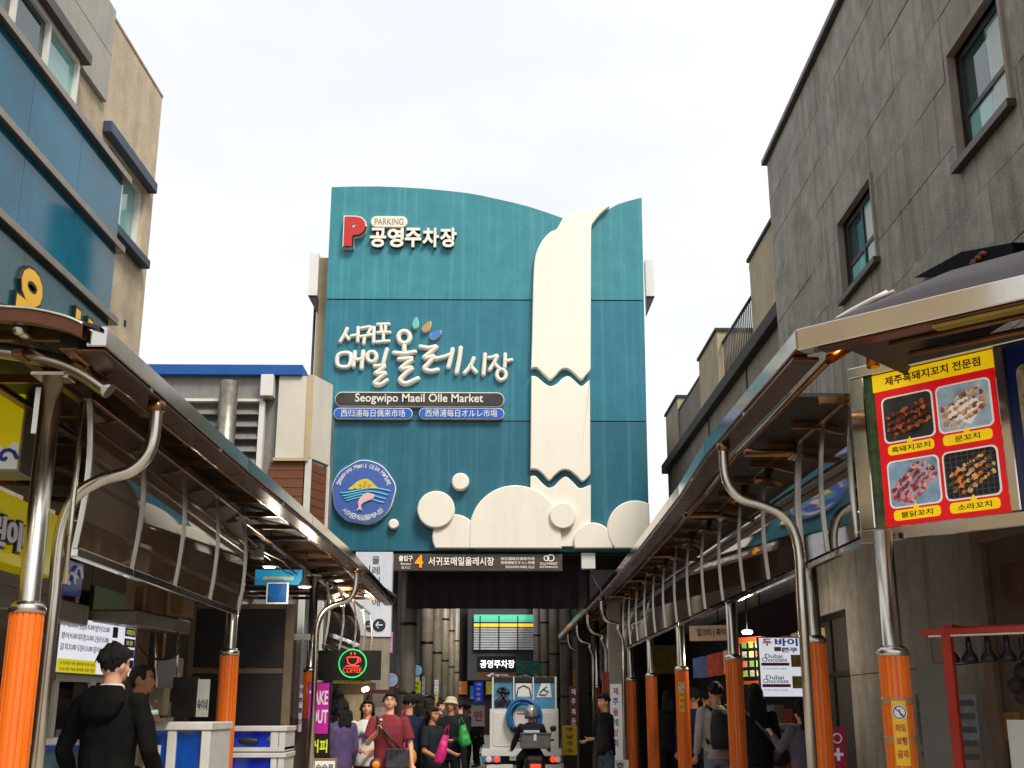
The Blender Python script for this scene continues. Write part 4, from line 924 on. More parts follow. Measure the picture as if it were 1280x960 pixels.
for k, nm in enumerate(('흑돼지꼬치', '문꼬치', '불닭꼬치', '소라꼬치')):
    cx = pl_+pw*(.27 if k % 2 == 0 else .735); cy = pb+ph*(.685 if k < 2 else .265); hw, hh = pw*.205, ph*.142
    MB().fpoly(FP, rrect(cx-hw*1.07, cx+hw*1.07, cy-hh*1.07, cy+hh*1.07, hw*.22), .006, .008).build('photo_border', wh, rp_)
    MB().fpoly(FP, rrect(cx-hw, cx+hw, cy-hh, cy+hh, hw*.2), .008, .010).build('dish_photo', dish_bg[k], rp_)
    mbs = [MB() for _ in range(3)]
    if k == 1: MB().fpoly(FP, [(cx-hw*.85, cy-hh*.3), (cx+hw*.2, cy-hh*.85), (cx+hw*.85, cy+hh*.1), (cx-hw*.2, cy+hh*.5)], .010, .0108).build('plate_print', wh, rp_)
    if k == 0: MB().fpoly(FP, [(cx-hw*.9, cy-hh*.55), (cx+hw*.3, cy-hh*.8), (cx+hw*.9, cy-hh*.2), (cx+hw*.8, cy+hh*.5), (cx-hw*.8, cy+hh*.1)], .010, .0106).build('plate_print', M('stone_plate', '141312', var=.3), rp_)
    if k == 3:
        gmb = MB()
        for i in range(9):
            gmb.fbox(FP, cx-hw+hw*2*i/9+.004, cx-hw+hw*2*i/9+.008, cy-hh*.97, cy+hh*.97, .01, .0105); gmb.fbox(FP, cx-hw*.97, cx+hw*.97, cy-hh+hh*2*i/9+.004, cy-hh+hh*2*i/9+.007, .0105, .011)
        gmb.build('grill_print', M('grill_line', '6a6a68', var=.2), rp_)
    rows_n, ang = ((4, .3), (4, .45), (5, .75), (4, .5))[k]
    for i in range(rows_n):
        s_ = (i-(rows_n-1)/2)/rows_n*1.15
        P2 = lambda t_: (cx+hw*.95*(t_*math.cos(ang)-s_*math.sin(ang)), cy+hh*(t_*math.sin(ang)+s_*math.cos(ang))*1.05-hh*.06)
        st = [P2(-1.0+.1*q) for q in range(21)]; st = [q for q in st if abs(q[0]-cx) < hw*.9 and abs(q[1]-cy) < hh*.88]
        if len(st) > 1: mbs[1].tube([FP.p(q[0], q[1], .0105) for q in st], .0018, 4)
        for j in range(15):
            x, y_ = P2((j-7)/7.5); x += rr.uniform(-1, 1)*.006; y_ += rr.uniform(-1, 1)*.007
            if abs(x-cx) > hw*.88 or abs(y_-cy) > hh*.86: continue
            r_ = rr.uniform(.010, .021); m_i = rr.randrange(3); a_ = rr.uniform(0, 6.3); el_ = rr.uniform(.55, 1)
            pts = []
            for q in range(8):
                rx = r_*rr.uniform(.7, 1.2)*math.cos(q*.785); ry = r_*el_*rr.uniform(.7, 1.2)*math.sin(q*.785); pts.append((x+rx*math.cos(a_)-ry*math.sin(a_), y_+rx*math.sin(a_)+ry*math.cos(a_)))
            mbs[m_i].fpoly(FP, pts, .010, .0115+.0006*m_i+rr.uniform(0, .0016))
            if rr.random() < .6: mbs[(m_i+1) % 3].fpoly(FP, [(x+.3*(u_-x)-.002, y_+.3*(v_-y_)+.003) for u_, v_ in pts], .0136, .0142+rr.uniform(0, .0004))
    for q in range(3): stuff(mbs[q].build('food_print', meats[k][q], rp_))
    lab = MB().fpoly(FP, rrect(cx-hw*.95, cx+hw*.95, cy-hh*1.62, cy-hh*1.16, hh*.16), .006, .009); lab.fpoly(FP, [(cx-hw*.12, cy-hh*1.15), (cx+hw*.12, cy-hh*1.15), (cx, cy-hh*.9)], .0102, .013)
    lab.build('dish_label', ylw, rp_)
    t = MB(); text(t, nm, FP, cx, cy-hh*1.39, hw*.32*len(nm), hh*.26, .0095, .002, .01); t.build('lettering', ink, rp_)

# wiring and small boxes under the canopies
for can, sx, z, ys in ((LCn, -1, 3.22, (7.4, 12.2, 17.0)), (RCn, 1, 3.40, (9.8, 13.2, 17.4))):
    for k in range(2):
        pts = []
        for i in range(25):
            y = (6.6 if sx < 0 else 8.9)+i*(.58 if sx < 0 else .48); pts.append((sx*(2.44+.05*k), y, z-.03*k-.05*abs(math.sin(i*.8+k))))
        MB().tube(pts, .009, 6).build('cable', blackm, can)
    for y in ys: MB().box(min(sx*2.42, sx*2.54), max(sx*2.42, sx*2.54), y, y+.16, z-.14, z+.02).build('junction_box', M('box_grey_pvc', '8f8d88', rough=.5, var=.1), can, .01)
for i, y in enumerate(LY): MB().box(-2.47, -2.29, y-.09, y+.09, 3.27, 3.29).build('cap_plate', steel, LCn, .003)
for i, y in enumerate(RYs): MB().box(2.29, 2.47, y-.09, y+.09, 3.42, 3.44).build('cap_plate', steel, RCn, .003)
# ================================================================ left shops
def flat(name, label, cat, fr, u0, v0, u1, v1, m, th=.04, par=None, bevel=.004, group=None):
    p0 = fr.hit(u0, v1); p1 = fr.hit(u1, v0); a0, a1 = sorted((p0[0], p1[0])); b0, b1 = sorted((p0[1], p1[1]))
    t = par or thing(name, label, cat, fr.p((a0+a1)/2, b0, 0), group=group)
    o = MB().fbox(fr, a0, a1, b0, b1, -th, 0).build('panel', m, t, bevel)
    return t, (a0, a1, b0, b1)
def fac(Y): return Fr((0, Y, 0), (1, 0, 0))
shopdark = M('shop_dark', '33251a', rough=.75, var=.35, scale=2.5, dirt=.4); shopbrown = M('shop_brown', '5a4330', rough=.6, var=.3, scale=2.2, dirt=.3)
sf = thing('open_shop', 'dark open shop fronts under the left canopy with brown posts', 'shop front', (-4.3, 12, 0))
y = 3.2; i = 0
while y < 20.5:
    MB().box(-4.42, -4.36, y+.01, y+1.19, 0, 3.3).build('front_panel', shopdark if i % 3 else shopbrown, sf); y += 1.2; i += 1
for y in (7.6, 11.9, 15.2, 18.6): MB().box(-4.3, -4.18, y-.06, y+.06, 0, 3.4).build('post', raft, sf)
ygreen = M('dull_green', '32461f', rough=.7, var=.3)
MB().fbox(Fr((-4.2, 0, 0), (0, 1, 0)), 12.3, 13.4, 2.35, 2.8, 0, .05).build('green_blind', ygreen, sf)
signy = M('sign_yellow', 'e0cc0c', rough=.35, var=.04, emit=.12); signw = M('signboard_white', 'd9d8d4', rough=.35, var=.04, emit=.10); waveb = M('wave_blue', '16409c', rough=.35, var=.05, emit=.05); signg = M('sign_side', '8f8d84', rough=.4, var=.12, metal=.4)
# yellow light box with blue surf
F7 = fac(7.3); t, (a0, a1, b0, b1) = flat('light_box_sign', 'yellow light box with blue and white surf along its foot, at the left post', 'sign', F7, -60, 470, 38, 590, signg, .28)
MB().fbox(F7, a0+.02, a1-.015, b0+.02, b1-.015, .001, .012).build('yellow_face', signy, t)
sfm = [(a0+.02, b0+.02), (a1-.015, b0+.02)]+[(a1-.015-(a1-a0-.035)*i/16, b0+.17+.03*math.sin(i*1.3)) for i in range(17)]
MB().fpoly(F7, sfm, .012, .016).build('surf_face', signw, t)
for k in range(3):
    cx = a1-.09-.16*k; pts = [F7.p(cx+(.07-.008*i)*math.cos(i*.62), b0+.09+(.07-.008*i)*math.sin(i*.62), .019) for i in range(9)]
    MB().stroke(pts, .014, (F7.n, .4), 6).build('wave_swirl', waveb, t)
# second sign runs along the shop wall
FW = Fr((-3.3, 0, 0), (0, 1, 0))
q0 = FW.hit(-80, 650); q1 = FW.hit(68, 735); zt = FW.hit(20, 621)[1]; zb = FW.hit(20, 708)[1]
t = thing('shop_sign', 'long yellow shop sign with outlined white letters running along the left shop', 'sign', FW.p(q1[0]-1, zb, 0))
MB().fbox(FW, q1[0]-3, q1[0], zb, zt, -.2, 0).build('yellow_face', signy, t, .006)
navyl = M('letter_navy', '11151f', rough=.4, var=0); whl = M('letter_white', 'd9d6da', rough=.35, var=.02, emit=.06)
pa = FW.hit(-18, 660)[0]; pb_ = FW.hit(43, 680)[0]
for i, ch in enumerate('린이네'):
    a = pa+(pb_-pa)*(i+.5)/3.1; wd = (pb_-pa)/3.3; g = MB(); text(g, ch, FW, a, zb+(zt-zb)*.42, wd*1.12, (zt-zb)*.5, .002, .02, .1); lo_ = g.build('lettering', navyl, t)
    g = MB(); text(g, ch, FW, a, zb+(zt-zb)*.42, wd*.95, (zt-zb)*.43, .012, .02, .03); g.build('letter_face', whl, lo_)
g = MB()
for i in range(7): g.ball(FW.p(pb_-.02+.05*math.cos(i), zt-.2+.05*math.sin(i), .02), .03)
g.build('blue_flower', M('flower_blue', '2f7fd0', var=.1), t)
FV = Fr((-3.05, 0, 0), (0, 1, 0)); t, bx = flat('wave_sign', 'small blue sign with white wave swirls under the yellow signs', 'sign', FV, 78, 706, 105, 739, waveb, .1)
a0, a1, b0, b1 = bx
for k, (cx, cy) in enumerate(((.3, .35), (.68, .6))):
    MB().stroke([FV.p(a0+(a1-a0)*cx+(.1-.011*i)*math.cos(i*.6), b0+(b1-b0)*cy+(.09-.01*i)*math.sin(i*.6), .008) for i in range(9)], .012, (FV.n, .4), 6).build('swirl', whl, t)
FA = Fr((-3.15, 0, 0), (0, 1, 0)); q = FA.hit(0, 745); q2 = FA.hit(111, 770)
t = thing('awning_box', 'grey steel awning housing below the yellow sign', 'awning', FA.p(q2[0]-1, 2.1, 0))
MB().fbox(FA, q2[0]-3.2, q2[0], FA.hit(111, 783)[1], FA.hit(111, 757)[1], -.35, 0).build('housing', signg, t, .01)
# lit price board
FM = Fr((-3.3, 9.1, 0), (.12, .99, 0)); lcd = M('lit_white', 'dfe3ee', rough=.3, var=.03, emit=.45)
t, (a0, a1, b0, b1) = flat('price_board', 'lit white price board with red prices and a yellow strip, behind the man in black', 'sign', FM, 68, 783, 171, 842, M('board_frame', '55585c', rough=.4), .06)
MB().fbox(FM, a0+.015, a1-.015, b0+.015, b1-.015, .001, .004).build('lit_face', lcd, t)
W_, H_ = a1-a0, b1-b0; inkr = M('ink_red', 'b01c3a', rough=.5, var=0); inkb = M('ink_black', '1c2030', rough=.5, var=0); inkbl = M('ink_blue', '1c3c9a', rough=.5, var=0)
MB().fbox(FM, a0+W_*.01, a0+W_*.48, b0+H_*.03, b0+H_*.26, .0041, .0055).build('yellow_strip', M('lit_yellow', 'e3d51a', emit=.3, var=0), t)
for r in range(3):
    for c in range(3):
        x = a0+W_*(.07+.2*c); yb = b0+H_*(.84-.19*r); nm = (('우럭', '광어', '갈치'), ('모듬회', '회무침', '오징어'), ('방어', '고등어', '문어'))[c][r]
        g = MB(); text(g, nm, FM, x, yb, W_*.09, H_*.12, .0041, .001, .01); g.build('lettering', inkb, t); g = MB(); text(g, ('35,000', '45,000', '25,000')[(r+c) % 3], FM, x+W_*.1, yb, W_*.09, H_*.1, .0041, .001, .01); g.build('price', inkr, t)
for r in range(2): g = MB(); text(g, '수산시장 직송 활어회 포장 전문', FM, a0+W_*.25, b0+H_*(.19-.1*r), W_*.42, H_*.06, .0056, .001, .005); g.build('lettering', inkb, t)
for r in range(4): MB().fbox(FM, a0+W_*.83, a0+W_*.985, b0+H_*(.78-.2*r), b0+H_*(.94-.2*r), .0041, .0055).build('blue_box', inkbl, t)
for r in range(2): MB().fbox(FM, a0+W_*(.66), a0+W_*.73, b0+H_*(.62-.25*r+.1), b0+H_*(.82-.25*r+.1), .0041, .0055).build('dish_photo', M('photo_brown', '5a3a2c', var=.5, scale=20), t)
g = MB(); text(g, '제철회', FM, a0+W_*.905, b0+H_*.86, W_*.12, H_*.1, .0056, .001, .02); g.build('lettering', M('lit_yellow2', 'e8e04a', emit=.2, var=0), t); g = MB(); text(g, '포장', FM, a0+W_*.905, b0+H_*.66, W_*.1, H_*.09, .0056, .001, .02); g.build('lettering', M('lit_yellow2', 'e8e04a', emit=.2, var=0), t)
# red hanging price flag at the edge of the post
FRr = fac(7.0); t, bx = flat('price_flag', 'narrow red price flag hanging just behind the left orange post', 'flag', FRr, 46, 783, 56, 836, M('flag_red', '9c1a1e', var=.15), .02)
g = MB(); text(g, '회', FRr, (bx[0]+bx[1])/2, bx[3]-.06, .04, .05, .002, .002, .02); text(g, '파', FRr, (bx[0]+bx[1])/2, bx[3]-.13, .04, .05, .002, .002, .02); g.build('lettering', whl, t)
# glass fronted fridge
F10 = Fr((-3.45, 9.6, 0), (.35, .94, 0)); t = thing('display_fridge', 'glass door fridge with white frame below the price board', 'fridge', (-3.5, 9.6, 0)); 
p0 = F10.hit(58, 960); p1 = F10.hit(138, 846); a0, a1, b1 = p0[0], p1[0], p1[1]
MB().fbox(F10, a0, a1, .05, b1, -.6, -.05).build('cabinet', shopdark, t)
f = MB()
for x0, x1 in ((a0, a0+.05), ((a0+a1)/2+.1, (a0+a1)/2+.16), (a1-.05, a1)): f.fbox(F10, x0, x1, .1, b1, -.05, .0)
f.fbox(F10, a0, a1, b1-.05, b1+.02, -.052, .002); f.build('door_frame', whitef, t)
MB().fbox(F10, a0+.05, (a0+a1)/2+.1, .12, b1-.06, -.045, -.03).build('glass_door', M('fridge_glass', '101418', rough=.05, spec=.8, var=.2), t); MB().fbox(F10, (a0+a1)/2+.16, a1-.05, .12, b1-.06, -.045, -.031).build('glass_door', M('fridge_glass', '101418'), t)
for k in range(3): MB().fbox(F10, a0+.1, a0+.1+.32, b1-.62-.3*k, b1-.42-.3*k, -.0299, -.024).build('stock_pack', M('pack_pale', '8b9098', var=.4, scale=8), t)
# counter with white rim in front of it
t = thing('shop_counter', 'white rimmed counter top in front of the fridge at the left edge', 'counter', (-2.9, 8, 0)); FCn = fac(7.9); p0 = FCn.hit(36, 932); p1 = FCn.hit(118, 923)
MB().fbox(FCn, p0[0], p1[0], p0[1], p1[1], -.5, 0).build('counter_top', whitef, t, .01); MB().fbox(FCn, p0[0], p1[0]-.02, p0[1]-.03, p0[1]-.004, -.5, -.01).build('blue_trim', waveb, t)
MB().fbox(FCn, p0[0]+.02, p1[0]-.04, .12, p0[1]-.032, -.5, -.03).build('counter_base', M('aqua_panel', '4d6f7a', rough=.2, var=.3), t)
# exhaust hood and boxes
FH = fac(9.6); t = thing('exhaust_hood', 'grey steel exhaust hood hanging over the fish counter', 'hood', (-3.2, 9.9, 2.1)); hs = M('hood_steel', '77736b', rough=.35, metal=.5, var=.15, dirt=.25)
p0 = FH.hit(98, 776); p1 = FH.hit(172, 762)
mb = MB(); pts = [FH.p(p0[0], p0[1], .0), FH.p(p1[0], p0[1]-.035, .0), FH.p(p1[0], p1[1], .0), FH.p(p0[0], p1[1]-.0, .0)]; bk = [p+Vector((.12, 1.25, 0)) for p in pts]
mb.add(pts+bk, [(0, 1, 2, 3), (7, 6, 5, 4), (1, 5, 6, 2), (0, 3, 7, 4), (3, 2, 6, 7), (0, 4, 5, 1)]); mb.build('hood_body', hs, t, .012)
card = M('cardboard', '6b4d34', rough=.85, var=.15, scale=5)
bz = p1[1]+.005
for (x, yy, w_, d_2, h_, lab) in ((at(168, 750, Y=9.9).x, 9.9, .17, .35, .2, 'brown cardboard box on the hood, half hidden behind a taller one'), (at(194, 750, Y=10.2).x, 10.2, .24, .4, .27, 'taller cardboard box at the right end of the hood')):
    b = MB().box(x, x+w_, yy, yy+d_2, bz, bz+h_).build('cardboard_box', card, None, .006); tag(b, lab, 'box')
    tp_ = MB().box(x+w_*.44, x+w_*.56, yy-.002, yy+d_2+.001, bz+.002, bz+h_+.001).build('packing_tape', M('tape_tan', '8a6a48', rough=.3), b)
    tp_.location = tp_.location
for u0, v0, u1, v1, Y, m, lab, nm, cat in (
    (194, 822, 223, 860, 10.6, M('grey_box', '8c8880', var=.1), 'plain grey box fixed high on the shop wall behind the second man', 'wall_box', 'box'),
    (183, 858, 206, 894, 11.0, M('cream_box', 'a89f84', var=.1), 'cream electrical cabinet with a small knob beside the second man', 'electric_cabinet', 'cabinet'),
    (200, 877, 213, 900, 11.3, M('grey_box2', '807d78', var=.1), 'small grey box behind the cream cabinet', 'grey_box', 'box')):
    f_ = fac(Y); t, bx = flat(nm, lab, cat, f_, u0, v0, u1, v1, m, .2, None, .01)
    if nm == 'electric_cabinet': MB().ball(f_.p((bx[0]+bx[1])/2, (bx[2]+bx[3])/2, .01), .02).build('knob', whitef, t)
mb = MB(); mb.tube(smooth([tuple(at(u, v, Y=10.2)) for u, v in ((172, 806), (180, 818), (196, 824), (215, 822), (222, 815), (224, 800))], 4), .012, 8); tag(mb.build('power_cable', blackm), 'black power cable drooping across the shop wall under the hood', 'cable')
mb = MB()
for u in (195, 222): p = at(u, 790, Y=10.4); q = at(u, 860, Y=10.4); mb.tube([p, q], .012, 8)
hp = thing('hanging_rail', 'thin steel rods hanging below the hood', 'rail', at(210, 860, Y=10.4)); mb.build('rod', steel, hp)
# black signboard standing on the tank
FK = Fr((at(246, 870, Y=10.1).x, 10.1, 0), (.6, .8, 0)); FK2 = Fr((at(246, 870, Y=10.1).x, 10.1, 0), (.93, -.37, 0))
t = thing('counter_sign', 'black and grey folded signboard with handwriting standing on the fish tank', 'sign', at(246, 898, Y=10.1))
p0 = FK2.hit(213, 896); p1 = FK2.hit(246, 846); MB().fbox(FK2, p0[0], 0, p0[1], p1[1], -.03, 0).build('black_panel', blackm, t)
FK = Fr((FK2.o.x, FK2.o.y, 0), (.95, .3, 0)); p1_ = FK.hit(263, 850)
MB().fbox(FK, .002, p1_[0], p0[1], p1[1]-.02, -.03, 0).build('grey_panel', M('pale_panel', '9a9790', var=.08), t)
g = MB(); text(g, '숙이네', FK, p1_[0]*.5, p0[1]+.1, p1_[0]*.8, .09, .002, .003, .02); g.build('lettering', inkb, t)
# fish tanks
tankw = M('tank_frame', 'c9c5bd', rough=.4, var=.07, dirt=.15); water = M('tank_blue', '14408c', rough=.08, var=.5, scale=2.4, spec=.8, emit=.06); waterd = M('tank_deep', '0a2a9a', rough=.08, var=.4, scale=2, spec=.8, emit=.10)
FT = fac(9.3); t = thing('fish_tank', 'white framed blue fish tank beside the second man', 'fish tank', (-2.6, 9.5, 0))
p0 = FT.hit(178, 960); p1 = FT.hit(264, 903); a0, a1, zt = p0[0], p1[0], p1[1]
MB().fbox(FT, a0+.02, a1-.02, .1, zt-.06, -.7, -.03).build('water', water, t)
for a in (a0, FT.hit(208, 930)[0], a1-.07): MB().fbox(FT, a, a+.07, 0, zt-.06, -.72, .0).build('frame_post', tankw, t, .006)
MB().fbox(FT, a0-.01, a1+.01, zt-.058, zt, -.74, .01).build('frame_rim', tankw, t, .006); MB().fbox(FT, a0, a1, .05, .4, -.7, -.02).build('base', tankw, t)
sl = FT.hit(186, 940); MB().fbox(FT, sl[0]-.03, sl[0]+.09, sl[1]-.3, sl[1]+.05, .001, .005).build('price_note', M('note_pink', 'c9b8bc', var=.3, scale=20), t)
tr = thing('serving_tray', 'brown tray with striped cloth on the left end of the fish tank', 'tray', at(196, 912, Y=9.2)); q = at(170, 918, Y=9.15); q2 = at(214, 906, Y=9.35)
mb = MB(); mb.box(q.x, q2.x, 9.0, 9.4, zt+.005, zt+.03); mb.box(q.x, q2.x, 9.0, 9.015, zt+.03, zt+.05); mb.build('tray_body', card, tr, .004)
MB().tube([(q.x+.02, 9.02, zt+.06), (q2.x-.02, 9.02, zt+.075)], .02, 8).build('cloth_roll', M('cloth_white', 'b9c3c9', var=.3, scale=14), tr)
FT2 = fac(11.6); t = thing('fish_tank', 'two tier white tank with deep blue glass, right of the near orange post', 'fish tank', (-2.4, 11.8, 0))
p0 = FT2.hit(262, 960); p1 = FT2.hit(357, 908); a0, a1 = p0[0], p1[0]
for vt, vb in ((908, 938), (941, 1000)):
    zt = FT2.hit(300, vt)[1]; zb = FT2.hit(300, vb)[1]
    MB().fbox(FT2, a0+.03, a1-.05, zb+.03, zt-.05, -.55, -.03).build('water', waterd, t)
    for a in (a0, FT2.hit(339, 930)[0] if vt > 920 else a1-.14, a1-.06): MB().fbox(FT2, a, a+(.06 if vt > 920 or a != a1-.14 else .075), zb, zt-.046, -.57, 0).build('frame_post', tankw, t, .005)
    MB().fbox(FT2, a0-.01, a1+.012, zt-.045, zt, -.58, .012).build('frame_rim', tankw, t, .005); MB().fbox(FT2, a0, a1, zb-.01, zb+.028, -.57, .006).build('frame_rail', tankw, t)
zq = FT2.hit(310, 924)
g = MB(); g.ball(FT2.p(zq[0], zq[1]-.02, -.025), .1, .02, .035); g.build('fish', M('fish_dark', '1c1c22', var=.4), t); g = MB(); g.ball(FT2.p(zq[0]+.22, zq[1], -.028), .04, .012, .04); g.build('bubble_light', M('fish_pale', '5a7f9a', var=.4), t)
# dark framed screen behind the post
FS = fac(12.6); t = thing('framed_screen', 'tall dark mesh screen in a weathered metal frame behind the orange post', 'screen', (-3, 12.6, 0)); fm_ = M('aged_frame', '7a6a54', rough=.5, metal=.4, var=.2, dirt=.3)
p0 = FS.hit(228, 905); p1 = FS.hit(366, 755); a0, a1, b0, b1 = p0[0], p1[0], p0[1], p1[1]; bm_ = FS.hit(300, 838)[1]; am = FS.hit(290, 838)[0]
mesh_d = M('screen_mesh', '181310', rough=.6, var=.25, scale=3, bump=.2, bscale=150)
for x0, x1 in ((a0+.06, am-.02), (am+.02, a1-.07)):
    for z0_, z1_ in ((.9, bm_-.03), (bm_+.03, b1-.05)): MB().fbox(FS, x0, x1, z0_, z1_, -.03, -.01).build('mesh_panel', mesh_d, t)
for a, w_ in ((a0, .06), (am-.02, .04), (a1-.07, .09)): MB().fbox(FS, a, a+w_, 0, b1, -.06, 0).build('frame_post', fm_, t, .005)
for b in (bm_-.03, b1-.05): 
    MB().fbox(FS, a0+.062, am-.022, b, b+.05, -.055, -.002).build('frame_rail', fm_, t); MB().fbox(FS, am+.022, a1-.072, b, b+.05, -.055, -.002).build('frame_rail', fm_, t)
# blue posters high behind the gap
FB = fac(14.6); cy = M('banner_cyan', '118bbd', rough=.4, var=.15, emit=.15)
t, bx = flat('cyan_banner', 'cyan banner hanging high under the left canopy, above a blue picture', 'banner', FB, 318, 712, 378, 731, cy, .04)
MB().fbox(FB, bx[0]+.1, bx[1]-.1, bx[2]+.06, bx[2]+.1, .001, .004).build('pale_stripe', M('stripe_pale', 'b9c8b0', var=.2, scale=12), t)
t, bx = flat('sea_picture', 'blue sea picture in a white frame below the cyan banner', 'picture', fac(14.4), 332, 728, 361, 755, whitef, .04)
MB().fbox(fac(14.4), bx[0]+.02, bx[1]-.02, bx[2]+.02, bx[3]-.015, .001, .005).build('print', M('sea_print', '0d4a8c', rough=.2, var=.6, scale=5, emit=.12), t)
t, bx = flat('brown_cabinet', 'tall brown cabinet at the shop corner behind the second orange post', 'cabinet', fac(15.0), 362, 898, 384, 970, M('cab_brown', '3a2a20', var=.2), .4)
# mid left: shelves and hanging posters
for u0, v0, u1, v1, Y, c, nm, lab in ((372, 856, 379, 915, 14.9, 'b9a2c0', 'paper_strip', 'pale violet paper strip beside the second orange post'), (361, 838, 368, 895, 15.3, '6a3a5a', 'paper_strip', 'dark plum paper strip left of the pale violet one'), (366, 792, 388, 800, 15.3, 'a9a59d', 'shelf_board', 'short pale shelf high behind the second orange post'), (362, 755, 366, 900, 15.2, '8b7a62', 'shelf_upright', 'thin tan shelf upright beside the framed screen')):
    f_ = fac(Y); t, bx = flat(nm, lab, nm.split('_')[1], f_, u0, v0, u1, v1, M('strip_'+c, c, var=.25, scale=14), .03)
    if nm == 'paper_strip':
        for i in range(4): g = MB(); text(g, '제주특산'[i], f_, (bx[0]+bx[1])/2, bx[3]-.07-.12*i, .05, .07, .002, .002, .01); g.build('lettering', inkb, t)
# take-out sign
FO = fac(15.4); mag = M('magenta', 'b01c8c', rough=.35, var=.05, emit=.12)
t, (a0, a1, b0, b1) = flat('takeout_sign', 'magenta take out sign standing by the coffee shop post', 'sign', FO, 381, 853, 415, 952, blackm, .06)
bm_ = b0+(b1-b0)*.35; MB().fbox(FO, a0+.01, a1-.03, bm_, b1-.01, .001, .01).build('magenta_face', mag, t); 
g = MB(); text(g, 'TAKE', FO, (a0+a1)/2-.01, bm_+(b1-bm_)*.7, (a1-a0)*.8, .17, .011, .004, .02); g.build('lettering', whl, t); g = MB(); text(g, 'OUT', FO, (a0+a1)/2+.01, bm_+(b1-bm_)*.33, (a1-a0)*.7, .17, .011, .004, .02); g.build('lettering', whl, t)
g = MB(); text(g, '커피', FO, (a0+a1)/2+.02, b0+(bm_-b0)*.55, (a1-a0)*.7, .16, .003, .006, .03); g.build('lettering', M('lime_letter', 'cdd02a', emit=.1, var=0), t)
FO2 = fac(14.9); t, bx = flat('menu_stand', 'white menu stand at the foot of the take out sign', 'menu stand', FO2, 390, 948, 421, 990, M('tan_frame', '8a6a42', var=.2), .05)
MB().fbox(FO2, bx[0]+.02, bx[1]-.02, bx[2], bx[3]-.03, .001, .006).build('sheet', signw, t); g = MB(); text(g, '수수료', FO2, (bx[0]+bx[1])/2, bx[3]-.1, .22, .07, .007, .002, .02); g.build('lettering', inkb, t)
# neon coffee sign
FN = fac(17.0); t, (a0, a1, b0, b1) = flat('coffee_sign', 'dark signboard with glowing green ring and red coffee cup', 'sign', FN, 386, 813, 476, 850, blackm, .12)
gn = M('neon_green', '28e070', emit=.45, var=0); rn = M('neon_red', 'ff4a3a', emit=.6, var=0)
c = FN.hit(441, 829.5); rad = FN.hit(458, 829)[0]-c[0]
MB().tube([FN.p(c[0]+rad*math.cos(i*math.pi/16), c[1]+rad*math.sin(i*math.pi/16), .03) for i in range(32)], .009, 8, True).build('neon_ring', gn, t)
def cc(x, y): return FN.p(c[0]+x*rad, c[1]+y*rad, .035)
cup = MB()
for pts in ([(-.42, .45), (.42, .45)], [(-.42, .45), (-.34, .05), (-.12, -.1), (.12, -.1), (.34, .05), (.42, .45)], [(.4, .38), (.58, .34), (.56, .14), (.34, .12)], [(-.5, -.18), (.5, -.18)], [(-.15, .6), (-.1, .7), (-.16, .8)], [(.12, .6), (.17, .7), (.1, .8)]): cup.tube([cc(*p) for p in pts], .008, 6)
cup.build('neon_cup', rn, t); g = MB(); text(g, 'COFFEE', FN, c[0], c[1]-rad*.48, rad*1.35, rad*.36, .03, .01, -.01); g.build('neon_lettering', rn, t)
t, bx = flat('strip_sign', 'thin yellow strip sign under the coffee signboard', 'sign', fac(17.1), 416, 847, 463, 854, M('strip_yellow', 'b9a63a', var=.4, scale=20, emit=.1), .06)
g = MB(); text(g, 'ICE CREAM', fac(17.1), (bx[0]+bx[1])/2, (bx[2]+bx[3])/2, (bx[1]-bx[0])*.7, .05, .002, .003, .01); g.build('lettering', inkr, t)
FCo = fac(18.4); t = thing('coffee_kiosk', 'small cafe front with a pale lit window behind the coffee sign', 'kiosk', FCo.p(-2.3, 0, 0))
p0 = FCo.hit(416, 960); p1 = FCo.hit(462, 852); MB().fbox(FCo, p0[0], p1[0], 0, p1[1], -1, -.3).build('back_wall', shopbrown, t); MB().fbox(FCo, p0[0]+.1, p1[0]-.12, 1.0, FCo.hit(440, 868)[1], -.298, -.28).build('window', M('warm_window', '8a7c5c', emit=.12, var=.4, scale=3), t)
for u, v in ((455, 862), (458.5, 861)): p = at(u, v, Y=17.5); b = MB().ball(p, .035).build('bulb', M('bulb_glow', 'fff0c0', emit=6, var=0), t)
t, bx = flat('cafe_sign', 'dark red framed menu panel high behind the man in the red shirt', 'sign', fac(18.6), 460, 862, 490, 884, M('frame_red', '4a1418', var=.2), .06); MB().fbox(fac(18.6), bx[0]+.06, bx[1], bx[2], bx[3]-.06, .001, .006).build('face', M('face_grey', '6a625c', var=.4, scale=5), t)
# white pillar sign with arrow
FPs = fac(23.2); t, (a0, a1, b0, b1) = flat('pillar_sign', 'tall white pillar sign with a dark round arrow beside the entrance', 'sign', FPs, 441, 690, 491, 796, M('pillar_white', 'cfd3dc', rough=.35, var=.05, streak=.15, streakcol='8d93a0'), .25)
c = FPs.hit(474, 781.5); rad = .125; MB().fpoly(FPs, circ(c[0], c[1], rad, 32), .001, .008).build('arrow_disc', M('ink_navy', '1a2233', var=0), t)
g = MB()
for pts in ([(.07, 0), (-.065, 0)], [(-.01, .06), (-.07, 0), (-.01, -.06)]): g.tube([FPs.p(c[0]+x, c[1]+y_, .01) for x, y_ in pts], .013, 6)
g.build('arrow', whl, t); g = MB()
for i, ch in enumerate('올레시장에'): q = FPs.hit(470, 700+13.2*i); text(g, ch, FPs, q[0], q[1], .15, .16, .002, .003, .01)
g.build('lettering', M('ink_grey', '3a4352', var=0), t)
MB().fbox(FPs, FPs.hit(463, 800)[0], FPs.hit(487, 800)[0], 0, b0-.01, -.22, -.03).build('pillar_base', colm, t)
